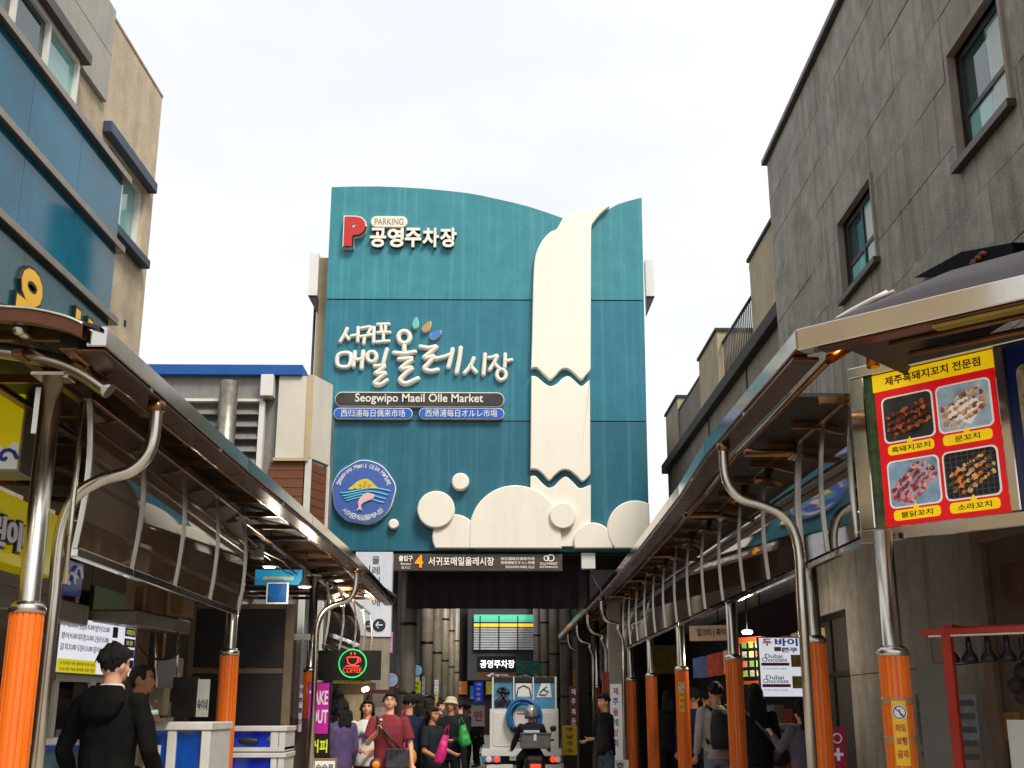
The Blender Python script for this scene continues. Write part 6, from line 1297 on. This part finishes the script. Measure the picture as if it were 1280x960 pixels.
# ================================================================ people
def solid(mb, name, m, parent, voxel, smooth_n=4, fold=0, fscale=9, seed=0):
    """overlapping closed shapes are fused into one continuous skin and relaxed"""
    me = mb.mesh('tmp', []); o = bpy.data.objects.new('tmp', me)
    r = o.modifiers.new('r', 'REMESH'); r.mode = 'VOXEL'; r.voxel_size = voxel
    if smooth_n: sm = o.modifiers.new('s', 'SMOOTH'); sm.factor = .5; sm.iterations = smooth_n
    me2 = bench(o)
    bpy.data.objects.remove(o); bpy.data.meshes.remove(me)
    if fold:
        nv = len(me2.vertices); co = [0.0]*(nv*3); no = [0.0]*(nv*3); me2.vertices.foreach_get('co', co); me2.vertices.foreach_get('normal', no); N_ = mnoise.noise
        for i in range(0, nv*3, 3):
            x, y, z = co[i:i+3]; k = fold*(N_((x*fscale+seed, y*fscale, z*fscale*.55))+.5*N_((x*fscale*2.3, y*fscale*2.3+seed, z*fscale*1.4)))
            co[i] = x+no[i]*k; co[i+1] = y+no[i+1]*k; co[i+2] = z+no[i+2]*k
        me2.vertices.foreach_set('co', co)
    me2.polygons.foreach_set('use_smooth', [True]*len(me2.polygons)); me2.materials.clear(); me2.materials.append(m); me2.name = name; me2.update()
    q = bpy.data.objects.new(name, me2); COL.objects.link(q); q.parent = parent
    return q
def cone(mb, a, b, ra, rb, flat_a=False, flat_b=False, seg=12):
    a, b = Vector(a), Vector(b); t = (b-a).normalized(); P = []; rs = []
    if not flat_a: P += [a-t*ra*.95, a-t*ra*.7, a-t*ra*.35]; rs += [ra*.3, ra*.72, ra*.94]
    P += [a, b]; rs += [ra, rb]
    if not flat_b: P += [b+t*rb*.35, b+t*rb*.7, b+t*rb*.95]; rs += [rb*.94, rb*.72, rb*.3]
    mb.tube(P, rs, seg); return mb
def loft(mb, rings, seg=18, T=None):
    vs = []; n = len(rings)
    for x, y, z, rx, ry in rings:
        for k in range(seg):
            t = 2*math.pi*k/seg; p = Vector((x+rx*math.cos(t), y+ry*math.sin(t), z)); vs.append(T(p) if T else p)
    fs = [(i*seg+k, i*seg+(k+1) % seg, (i+1)*seg+(k+1) % seg, (i+1)*seg+k) for i in range(n-1) for k in range(seg)]
    fs += [tuple(range(seg))[::-1], tuple(range((n-1)*seg, n*seg))]
    return mb.add(vs, fs, True)
skinm = [M('skin_light', 'c98e6c', rough=.55, var=.06, spec=.3), M('skin_tan', 'b07a58', rough=.55, var=.06, spec=.3), M('skin_pale', 'd6a182', rough=.55, var=.06, spec=.3)]
hairm = M('hair_black', '150f0d', rough=.62, var=.5, scale=30, spec=.28, grain=(3, 3, 1), bump=.7, bscale=55); eyew = M('eye_white', 'd8d4cc', rough=.3, var=0); eyek = M('eye_dark', '1a100b', rough=.2, var=0); lipm = M('lip', '9a5246', rough=.5, var=0)
DEF = {'L': ((-.235, -.01, 1.13), (-.25, .07, .90)), 'R': ((.235, -.01, 1.13), (.25, .07, .90))}
def person(label, u, v, Y, h, rz, top, bottom, skin=0, arms=None, headyaw=0, headpitch=0, hair='short', sleeve='long', voxel=.016, lean=0, shoe='2a2624', group=None, hem=.86, fold=.006, stride=.0, wide=1.0, sit=False, z0=None, glasses=False, extra=None, hands=True):
    x = at(u, v, Y=Y).x; z = (.12 if abs(x) > 2.12 and Y < 26.4 else .004) if z0 is None else z0
    s = h/1.75; rnd_ = random.Random(int(u*7+v))
    t = thing('person', label, 'person', (0, 0, 0), 0, group)
    A = dict(DEF); A.update(arms or {}); sk = skinm[skin]
    hp = Vector((0, 0, .93 if not sit else .80)); dz = hp.z-.93
    def T(p):                                                       # lean the trunk about the hips
        p = Vector(p); p.z += dz; d = p-hp; c_, s_ = math.cos(lean), math.sin(lean); return Vector((p.x*wide, hp.y+d.y*c_+d.z*s_, hp.z-d.y*s_+d.z*c_))
    nb = T((0, 0, 1.50)); hr = Matrix.Rotation(R(headyaw), 3, 'Z') @ Matrix.Rotation(R(-headpitch), 3, 'X')
    def Hd(p): return nb+hr @ (Vector(p)-Vector((0, 0, 1.50)))
    sh = {k: T((sx*.185, 0, 1.405)) for k, sx in (('L', -1), ('R', 1))}
    el = {k: T(A[k][0]) for k in A}; wr = {k: T(A[k][1]) for k in A}
    if sit: hips = [(-.09, .0, .84), (.09, .0, .84)]; kn = [(-.2, .42, .72), (.2, .42, .72)]; an = [(-.2, .38, .30), (.2, .38, .30)]
    else: hips = [(-.09, 0, .93), (.09, 0, .93)]; kn = [(-.10, stride*.5+.02, .50), (.10, -stride*.4+.02, .50)]; an = [(-.10, stride, .09), (.10, -stride*1.1, .10)]
    # ---- body: one continuous skin
    b = MB()
    b.ball(Hd((0, -.005, 1.655)), .074, .094, .104, 16, 12, hr); b.ball(Hd((0, .028, 1.598)), .056, .066, .062, 14, 10, hr); b.ball(Hd((0, .07, 1.556)), .026, .022, .02, 10, 8, hr)
    cone(b, Hd((0, .088, 1.648)), Hd((0, .106, 1.608)), .009, .015); b.ball(Hd((0, .076, 1.668)), .056, .02, .012, 12, 8, hr); b.ball(Hd((0, .086, 1.576)), .024, .012, .010, 10, 8, hr)
    for sx in (-1, 1): b.ball(Hd((sx*.076, -.006, 1.628)), .012, .022, .032, 10, 8, hr); b.ball(Hd((sx*.045, .055, 1.612)), .022, .025, .022, 10, 8, hr)
    cone(b, T((0, -.012, 1.40)), Hd((0, -.008, 1.59)), .062, .054)
    loft(b, [(0, 0, .95, .14, .1), (0, 0, 1.2, .14, .1), (0, 0, 1.38, .15, .085), (0, 0, 1.44, .09, .06)], 16, T)
    for k, sx in (('L', -1), ('R', 1)):
        cone(b, sh[k], el[k], .046, .037); cone(b, el[k], wr[k], .037, .025)
        if hands:
            d = (wr[k]-el[k]).normalized(); side = d.cross(Vector((0, 1, 0)) if abs(d.y) < .8 else Vector((0, 0, 1))).normalized(); pn = side.cross(d).normalized()*(1 if sx > 0 else 1)
            if pn.y < 0 and abs(d.z) > .7: pn = -pn
            palm = wr[k]+d*.045
            b.ball(palm, .03, .03, .03, 10, 8); cone(b, wr[k], wr[k]+d*.075, .024, .026)
            for i, (o_, ln, rr_) in enumerate(((-.027, .062, .0085), (-.009, .072, .009), (.009, .068, .009), (.027, .052, .008))):
                p0 = wr[k]+d*.07+side*o_; cu = .45+.1*i; p1 = p0+d*ln*.5*.9+pn*ln*.22; p2 = p1+d*ln*.32+pn*ln*.42; b.tube([p0-d*.02, p0, p1, p2], [rr_*1.25, rr_*1.2, rr_*1.1, rr_*.85], 8)
            p0 = wr[k]+d*.03-side*.03; b.tube([wr[k]+d*.02-side*.01, p0, p0+d*.03-side*.014+pn*.012, p0+d*.055-side*.01+pn*.026], [.014, .0135, .012, .0095], 8)
    for i in range(2): cone(b, hips[i], kn[i], .075, .052); cone(b, kn[i], an[i], .05, .035)
    body = solid(b, 'body', sk, t, min(voxel, .0125), 3)
    # ---- eyes, lips
    for sx in (-1, 1):
        e = MB(); e.ball(Hd((sx*.031, .0735, 1.642)), .0125, .008, .006, 10, 8, hr); eo = e.build('eye', eyew, t); e = MB(); e.ball(Hd((sx*.031, .0795, 1.642)), .0055, .003, .0052, 8, 6, hr); e.build('iris', eyek, eo)
        e = MB(); e.tube([Hd((sx*.05, .083, 1.663)), Hd((sx*.032, .092, 1.668)), Hd((sx*.015, .094, 1.663))], .0042, 6); e.build('eyebrow', hairm, t)
    e = MB(); e.tube([Hd((-.022, .091, 1.577)), Hd((0, .1, 1.576)), Hd((.022, .091, 1.577))], [.003, .006, .003], 6); e.build('mouth', lipm, t)
    if glasses:
        g = MB()
        for sx in (-1, 1): g.tube([Hd((sx*.033+.024*math.cos(q*.52), .104, 1.641+.02*math.sin(q*.52))) for q in range(12)], .0025, 6, True); g.tube([Hd((sx*.057, .102, 1.645)), Hd((sx*.078, .06, 1.647)), Hd((sx*.08, -.01, 1.642))], .0022, 6)
        g.tube([Hd((-.009, .106, 1.643)), Hd((.009, .106, 1.643))], .0022, 6); g.build('glasses', blackm, t)
    # ---- hair or hat
    hm = MB()
    if hair in ('short', 'long', 'bob'):
        hm.ball(Hd((0, -.026, 1.666)), .075, .076, .097, 16, 12, hr); hm.ball(Hd((0, .008, 1.706)), .072, .085, .060, 16, 10, hr); hm.ball(Hd((0, .07, 1.712)), .062, .034, .028, 12, 8, hr)
        for sx in (-1, 1): hm.ball(Hd((sx*.064, -.012, 1.662)), .018, .05, .05, 10, 8, hr)
        for i in range(90):                                          # locks
            th = rnd_.uniform(0, 2*math.pi); ph = rnd_.uniform(.1, 1.5); d_ = Vector((math.sin(ph)*math.cos(th), math.sin(ph)*math.sin(th), math.cos(ph)))
            if d_.y > .55 and d_.z < .35: continue
            p0 = Vector((d_.x*.076, -.015+d_.y*.092, 1.668+d_.z*.096)); dn = Vector((d_.x*.25+rnd_.uniform(-.3, .3), d_.y*.25+rnd_.uniform(-.2, .3), -.75+d_.z*.4)).normalized()
            hm.tube([Hd(p0-dn*.012), Hd(p0+d_*.006+dn*.018), Hd(p0+d_*.004+dn*.042)], [.010, .009, .003], 6)
        if hair != 'short':
            lo_ = 1.22 if hair == 'long' else 1.5
            loft(hm, [(0, -.055, lo_, .06, .02), (0, -.06, lo_+.1, .1, .04), (0, -.05, 1.56, .1, .06), (0, -.03, 1.68, .088, .075)], 14, Hd)
            for sx in (-1, 1): cone(hm, Hd((sx*.075, .0, 1.68)), Hd((sx*.09, .02, lo_+.12)), .028, .022)
            for i in range(26): a_ = rnd_.uniform(-.09, .09); hm.tube([Hd((a_, -.10, 1.6)), Hd((a_*1.1, -.11+rnd_.uniform(-.02, .02), 1.42)), Hd((a_*1.2+rnd_.uniform(-.03, .03), -.09+rnd_.uniform(-.02, .02), lo_-.02))], [.014, .013, .004], 6)
        solid(hm, 'hair', hairm, t, .009, 0, .005, 38, u)
    elif hair == 'buzz':
        hm.ball(Hd((0, -.032, 1.668)), .0775, .08, .094, 16, 12, hr); hm.ball(Hd((0, -.008, 1.712)), .066, .078, .052, 16, 10, hr); hm.ball(Hd((0, -.04, 1.63)), .07, .06, .07, 12, 10, hr); [hm.ball(Hd((sx*.066, .028, 1.67)), .014, .03, .045, 10, 8, hr) for sx in (-1, 1)]; solid(hm, 'hair', M('hair_crop', '1c1512', rough=.8, var=.4, scale=120, bump=.5, bscale=250), t, .0105, 2)
    elif hair == 'bucket':
        loft(hm, [(0, 0, 1.655, .135, .15), (0, 0, 1.668, .125, .14), (0, -.005, 1.70, .098, .115), (0, -.005, 1.755, .088, .1), (0, -.005, 1.775, .06, .07)], 20, Hd); solid(hm, 'bucket_hat', M('hat_cream', 'b5a78e', rough=.8, var=.1), t, .011, 2); g = MB(); g.ball(Hd((0, -.04, 1.62)), .08, .07, .07, 12, 8, hr); g.build('hair', hairm, t)
    elif hair == 'helmet':
        hm.ball(Hd((0, -.005, 1.66)), .125, .145, .135, 18, 14, hr); loft(hm, [(0, -.005, 1.565, .112, .13), (0, -.005, 1.60, .122, .142), (0, -.005, 1.66, .124, .145)], 18, Hd); hl = solid(hm, 'helmet', M('helmet_silver', '9c9a98', rough=.22, metal=.6, var=.1, dirt=.15), t, .012, 4)
        g = MB(); loft(g, [(0, -.005, 1.553, .114, .132), (0, -.005, 1.575, .117, .136)], 18, Hd); g.build('helmet_rim', blackm, hl)
    # ---- clothing
    tm = M('cloth_'+top, top, rough=.95, spec=.12, var=.14, scale=14, bump=.25, bscale=120); bmz = M('cloth_'+bottom, bottom, rough=.95, spec=.12, var=.18, scale=12, bump=.25, bscale=120)
    c = MB(); wd = 1.0
    loft(c, [(0, 0, hem, .178, .125), (0, 0, hem+.06, .176, .124), (0, 0, 1.1, .172, .12), (0, .002, 1.25, .188, .13), (0, 0, 1.36, .198, .12), (0, -.005, 1.43, .155, .09), (0, -.008, 1.485, .082, .07)], 22, T)
    for k in ('L', 'R'):
        c.ball(sh[k]-Vector((0, 0, .005)), .07, .068, .065)
        if sleeve == 'long': cone(c, sh[k], el[k], .068, .054); cone(c, el[k], el[k]+(wr[k]-el[k])*.93, .054, .04, False, True)
        else: cone(c, sh[k], sh[k]+(el[k]-sh[k])*.82, .07, .074, False, True)
    if extra == 'hood':
        hd_ = MB(); loft(hd_, [(0, -.115, 1.30, .05, .03), (0, -.125, 1.34, .12, .05), (0, -.11, 1.42, .155, .065), (0, -.075, 1.475, .135, .075), (0, -.06, 1.515, .1, .06)], 18, T); hd_.tube([T((-.125, -.01, 1.46)), T((-.09, .075, 1.43)), T((0, .11, 1.40)), T((.09, .075, 1.43)), T((.125, -.01, 1.46))], .03, 10); solid(hd_, 'hood', tm, t, .012, 3, .006, 14, 3)
    solid(c, 'top', tm, t, voxel, 3, fold, 9, u)
    c = MB()
    if not sit: loft(c, [(0, 0, .80, .165, .115), (0, 0, .96, .166, .116)], 18)
    else: c.ball((0, -.02, .84), .19, .17, .13)
    for i in range(2): cone(c, hips[i], kn[i], .093, .075); cone(c, kn[i], Vector(kn[i])+(Vector(an[i])-Vector(kn[i]))*.97, .074, .062, False, True)
    solid(c, 'trousers', bmz, t, max(voxel, .016), 3, fold, 8, u+3)
    for i in range(2):
        f = MB(); a_ = Vector(an[i]); f.ball(a_+Vector((0, .06, -.045)), .046, .125, .045); f.ball(a_+Vector((0, -.02, -.02)), .045, .05, .055); solid(f, 'shoe', M('shoe_'+shoe, shoe, rough=.6, var=.1), t, .014, 2)
    t.scale = (s, s, s); t.rotation_euler = (0, 0, R(rz)); t.location = (x, Y, z)
    return t, dict(T=T, H=Hd, wr=wr, el=el, sh=sh, s=s)
def wp(t, p):                                                       # a point of the figure in the street
    return Matrix.Translation(t.location) @ Matrix.Rotation(t.rotation_euler.z, 4, 'Z') @ Matrix.Scale(t.scale[0], 4) @ Vector(p)
def wfr(t, p, r, u=(0, 0, 1)):
    q = Matrix.Rotation(t.rotation_euler.z, 3, 'Z'); return Fr(wp(t, p), q @ Vector(r), u)

def softbag(q, w_, h_, d_, name, m, label, cat, tilt=0, rz=0):
    t = thing(name, label, cat, q); b = MB(); rn = random.Random(int(q.x*977)); ro = Matrix.Rotation(rz, 3, 'Z') @ Matrix.Rotation(tilt, 3, 'Y')
    P = lambda x, y, z: ro @ Vector((x, y, z))
    vs = []
    loft(b, [(0, 0, -h_, w_*.55, d_*.6), (0, 0, -h_*.92, w_*.92, d_), (rn.uniform(-.02, .02), 0, -h_*.4, w_, d_*1.1), (0, 0, h_*.3, w_*.85, d_*.8), (0, 0, h_*.8, w_*.7, d_*.35), (0, 0, h_, w_*.62, d_*.2)], 16, lambda p: ro @ p)
    solid(b, 'bag_body', m, t, .014, 2, .016, 9, rn.uniform(0, 9))
    MB().tube([q+P(-w_*.4, 0, h_*.9), q+P(-w_*.3, 0, h_*1.5), q+P(w_*.1, 0, h_*1.7), q+P(w_*.4, 0, h_*.9)], .008, 6).build('handle', m, t)
    return t
# the two men on the left
t, d = person('man with black hair in a charcoal hoodie seen from behind', 143, 838, 7.55, 1.785, -16, '100f0d', '1b1c22', 2, {'L': ((-.285, -.01, 1.14), (-.29, .12, .93)), 'R': ((.285, -.01, 1.14), (.28, .14, .93))}, headyaw=-14, hair='short', voxel=.012, extra='hood', fold=.014, wide=1.04, z0=.15)
c = MB(); loft(c, [(0, -.012, 1.475, .085, .075), (0, -.012, 1.525, .07, .066)], 18, d['T']); solid(c, 'shirt_collar', M('collar_white', 'c9c4cc', rough=.8, var=.06), t, .011, 1)
t, d = person('cropped hair man in a cream top, in profile behind the hoodie man', 177, 858, 10.0, 1.75, -86, 'd2c6ae', '2b2b2e', 1, {'L': ((-.24, .12, 1.14), (-.16, .36, 1.12)), 'R': ((.24, .12, 1.14), (.16, .38, 1.10))}, headyaw=-4, hair='buzz', voxel=.013, z0=.15)
# middle crowd, left of the street
t, d = person('man in a dusty red shirt and glasses drinking from a bottle', 487, 888, 15.0, 1.75, 172, '7d3239', '544a42', 2, {'R': ((.24, .06, 1.15), (.07, .25, 1.30)), 'L': ((-.26, -.0, 1.14), (-.30, .08, .90))}, headyaw=12, headpitch=-22, sleeve='short', voxel=.013, stride=.18, glasses=True, wide=1.05)
rd = t; q = wp(t, (.03, .32, 1.35)); bt = thing('drink_bottle', 'small drink bottle in the hand of the man in the red shirt', 'bottle', q); MB().lathe(q+Vector((0, 0, -.1)), [(.02, 0), (.028, .01), (.028, .09), (.015, .12), (.012, .16)], 12).build('bottle_body', M('bottle_brown', '3a2418', rough=.15, var=.1, spec=.8), bt); MB().lathe(q+Vector((0, 0, .06)), [(.015, 0), (.015, .03)], 10).build('cap', whitef, bt)
fr = wfr(t, (-.16, .17, .97), (-1, 0, 0)); bg_ = thing('shoulder_bag', 'dark patterned shoulder bag worn across the red shirt', 'bag', fr.o)
MB().fpoly(fr, rrect(-.15, .13, -.11, .12, .04), -.04, .05, .012).build('bag_body', M('bag_pattern', '23242a', rough=.6, var=.9, scale=16, dirt=.5, dirtcol='7a7f86'), bg_); MB().tube([wp(t, p) for p in ((-.2, .14, 1.06), (-.05, .17, 1.22), (.1, .13, 1.38), (.15, .02, 1.46), (.12, -.1, 1.40), (-.1, -.16, 1.15), (-.22, -.05, 1.02))], .014, 8).build('strap', M('strap_dark', '241d1c', var=.1), bg_)
g = MB(); q = wp(t, (.10, .2, .90)); g.ball(q, .085, .05, .085); pb_ = g.build('round_purse', M('purse_red', '5a1a14', var=.2)); tag(pb_, 'round dark red purse with an orange face hanging on the red shirt', 'purse'); MB().ball(q+Vector((0, -.035, .0)), .05, .025, .05).build('orange_patch', M('purse_orange', 'd98a1c', var=.2, scale=20), pb_)
t, d = person('woman in a white printed t-shirt behind the orange post, left of the red shirt', 459, 885, 16.2, 1.67, 178, 'cfccc6', '1c1c22', 0, {'L': ((-.23, .05, 1.14), (-.08, .2, 1.08)), 'R': ((.23, .05, 1.14), (.08, .2, 1.08))}, headpitch=-12, hair='bob', sleeve='short', voxel=.015)
fr = wfr(t, (0, .15, 1.27), (-1, 0, 0)); g = MB(); text(g, '숲속', fr, 0, .03, .16, .06, -.01, .012, .02); text(g, 'BIO', fr, .03, -.04, .12, .06, -.01, .012, .02); g.build('shirt_print', M('print_blue', '2a3a6a', var=0)).parent = None

person('woman in a purple checked shirt turned away beside the take out sign', 427, 890, 15.6, 1.66, 40, '54466a', '3a3750', 0, hair='bob', voxel=.016, hands=True)
person('person in black with a round hairdo half hidden by the orange post', 421, 885, 18.0, 1.70, 20, '1d1a1c', '1a1a1e', 0, hair='bob', voxel=.018)
person('dark haired person in a navy jacket behind the red shirt', 511, 890, 16.8, 1.74, 10, '1d2438', '17171c', 0, hair='short', voxel=.017)
person('taller person in black beside the navy jacket, back turned', 524, 888, 18.2, 1.76, -15, '19171a', '1c1b20', 1, hair='bob', voxel=.017)
softbag(at(501, 925, Y=15.8), .07, .24, .05, 'pink_bag', M('bag_pink', 'c4166c', rough=.5, var=.12), 'bright pink shopping bag behind the man in the red shirt', 'bag', .1)
g = MB(); q = at(511.5, 947, Y=16.2); g.ball(q, .1, .06, .13); tag(g.build('orange_pouch', M('pouch_orange', 'c9841c', rough=.6, var=.2)), 'orange pouch hanging beside the navy jacket', 'pouch')
t, d = person('short woman in a dark t-shirt and jeans looking right', 541, 905, 16.6, 1.58, -120, '24252a', '3f556c', 1, {'R': ((.24, .02, 1.12), (.2, .22, 1.03)), 'L': ((-.24, .05, 1.13), (-.2, .25, 1.07))}, headyaw=-8, hair='bob', sleeve='short', voxel=.015, wide=1.1)
softbag(at(553, 936, Y=16.2), .07, .19, .04, 'pink_bag', M('bag_pink', 'c4166c'), 'bright pink carrier bag held by the short woman in the dark t-shirt', 'bag', .25)
t, d = person('person in black with a cream bucket hat holding a phone', 563, 890, 19.2, 1.72, 165, '1f2026', '17181c', 1, {'R': ((.24, .05, 1.12), (.1, .26, 1.1)), 'L': ((-.24, .05, 1.12), (-.1, .26, 1.1))}, headpitch=-10, hair='bucket', voxel=.016)
softbag(at(580, 919, Y=19.0), .1, .16, .06, 'green_bag', M('bag_green', '1c8a34', rough=.5, var=.15), 'bright green bag on the arm of the person in the bucket hat', 'bag', -.2)
# far crowd in the arcade
far = ((583, 897, 31, '2a2c34', 'small figure in dark clothes deep in the arcade, right of the green bag'), (589, 900, 36, '8a7a68', 'small figure in beige clothes deep in the arcade near the white banner'), (597, 903, 34, '3a2a24', 'small figure in brown clothes deep in the arcade beside the truck'), (575, 894, 27, '221f24', 'figure in black standing just inside the arcade behind the bucket hat'), (601, 905, 42, '5a6a7a', 'tiny figure in grey blue deep in the arcade beside the truck'), (536, 890, 24, '2d2730', 'figure in dark plum walking into the arcade behind the short woman'), (551, 889, 26, '3c3a36', 'figure in dark grey inside the arcade between the columns'))
for u, v, Y, col, lab in far: person(lab, u, v, Y, 1.62+.1*((u*7) % 3)/2, (u*37) % 360, col, '1c1c22', u % 3, hair='short' if u % 2 else 'bob', voxel=.022, stride=.12, hands=False)
# right side
t, d = person('young man in a black sweater and jeans leaning by the right posts', 757, 880, 18.6, 1.78, 110, '17161a', '4c5a66', 2, {'L': ((-.24, .05, 1.12), (-.16, .28, 1.12)), 'R': ((.24, .05, 1.12), (.16, .26, 1.08))}, headyaw=15, hair='short', voxel=.014, lean=.06, z0=.0)
softbag(at(753, 920, Y=18.2), .12, .22, .08, 'black_bag', M('tote_black', '141216', rough=.8, var=.2), 'black tote bag in front of the man in the black sweater', 'bag', 0, .6)
t, d = person('person in a pale top carrying a black backpack, between the right posts', 895, 888, 14.6, 1.74, 8, 'a59a94', '6f7780', 0, hair='short', voxel=.015)
bk = thing('backpack', 'black backpack worn by the person in the pale top', 'backpack', wp(t, (0, -.2, 1.0))); b = MB(); loft(b, [(0, -.22, .98, .14, .08), (0, -.23, 1.05, .165, .1), (0, -.23, 1.25, .16, .1), (0, -.21, 1.38, .13, .08), (0, -.18, 1.45, .08, .05)], 18, lambda p: wp(t, p)-bk.location); solid(b, 'bag_body', M('pack_black', '16131a', rough=.75, var=.2, bump=.2), bk, .016, 3, .006, 9); b = MB(); loft(b, [(0, -.31, 1.02, .11, .03), (0, -.325, 1.1, .12, .035), (0, -.31, 1.2, .11, .03)], 16, lambda p: wp(t, p)-bk.location); solid(b, 'pocket', M('pack_black', '16131a'), bk, .014, 2)
for sx in (-1, 1): MB().tube([wp(t, (sx*.11, -.16, 1.44)), wp(t, (sx*.12, -.02, 1.485)), wp(t, (sx*.12, .11, 1.38)), wp(t, (sx*.13, .1, 1.2)), wp(t, (sx*.15, -.1, 1.05))], .02, 8).build('strap', M('pack_black', '16131a'), bk)
t, d = person('woman with very long black hair in a dark jacket at the right shop', 944, 885, 13.2, 1.69, 5, '1b1d24', '27323f', 0, hair='long', voxel=.014)
sb_ = thing('shoulder_bag', 'black shoulder bag of the woman with very long hair', 'bag', wp(t, (.2, -.05, .95))); MB().ball(wp(t, (.24, -.06, .98)), .12, .09, .12).build('bag_body', M('bag_black', '14161a', rough=.3, var=.3), sb_); MB().tube([wp(t, (.22, -.05, 1.05)), wp(t, (.05, -.15, 1.25)), wp(t, (-.12, -.06, 1.45))], .016, 8).build('strap', M('strap_grey', '4a5058', var=.1), sb_)
person('person in black beyond the stickered right post', 836, 888, 19.6, 1.72, -20, '1a1a20', '1a1a1f', 0, hair='bob', voxel=.018)
person('person in a navy coat just right of the stickered post', 868, 890, 16.4, 1.70, -10, '1c2436', '1c1e26', 1, hair='short', voxel=.017)
person('person in an orange sleeve looking into the right shop', 884, 886, 17.4, 1.70, -60, 'a5613c', '55504c', 0, hair='short', voxel=.017)
person('person in pale grey reaching up at the orange counter', 1003, 915, 12.4, 1.52, 30, '6c6470', '3a3a44', 2, {'L': ((-.26, .1, 1.2), (-.24, .26, 1.36))}, hair='bob', voxel=.015)
# rider
t, d = person('rider with a silver helmet and dark jacket on the motorcycle', 664, 893, 21.5, 1.72, 0, '23222a', '1a1a1e', 1, {'L': ((-.3, .22, 1.16), (-.34, .50, 1.06)), 'R': ((.3, .22, 1.16), (.34, .50, 1.06))}, hair='helmet', voxel=.014, sit=True, z0=0, hem=.9, fold=.006, lean=.1, headpitch=5)
fr = wfr(t, (0, -.158, 1.17), (1, 0, 0), (0, .1, 1)); rb_ = MB().fbox(fr, -.14, .14, .01, .05, -.03, .012).build('reflective_band', M('band_pale', 'b9c4d4', rough=.3, var=.1), None); rb_.parent = t; rb_.matrix_parent_inverse = (Matrix.Translation(t.location) @ Matrix.Rotation(t.rotation_euler.z, 4, 'Z') @ Matrix.Scale(t.scale[0], 4)).inverted()
g = MB(); text(g, 'DELIVERY', fr, 0, -.03, .24, .045, .0, .014, .02); go = g.build('lettering', M('band_pale', 'b9c4d4')); go.parent = t; go.matrix_parent_inverse = rb_.matrix_parent_inverse.copy()
for o in [o for o in bpy.data.objects if o.name.startswith('shirt_print')]:
    pr = next(p for p in bpy.data.objects if p.name.startswith('person') and 'white printed' in p.get('label', '')); o.parent = pr; o.matrix_parent_inverse = (Matrix.Translation(pr.location) @ Matrix.Rotation(pr.rotation_euler.z, 4, 'Z') @ Matrix.Scale(pr.scale[0], 4)).inverted()
for _s in [q for q in bpy.data.scenes if q.name == 'workbench']: bpy.data.scenes.remove(_s)
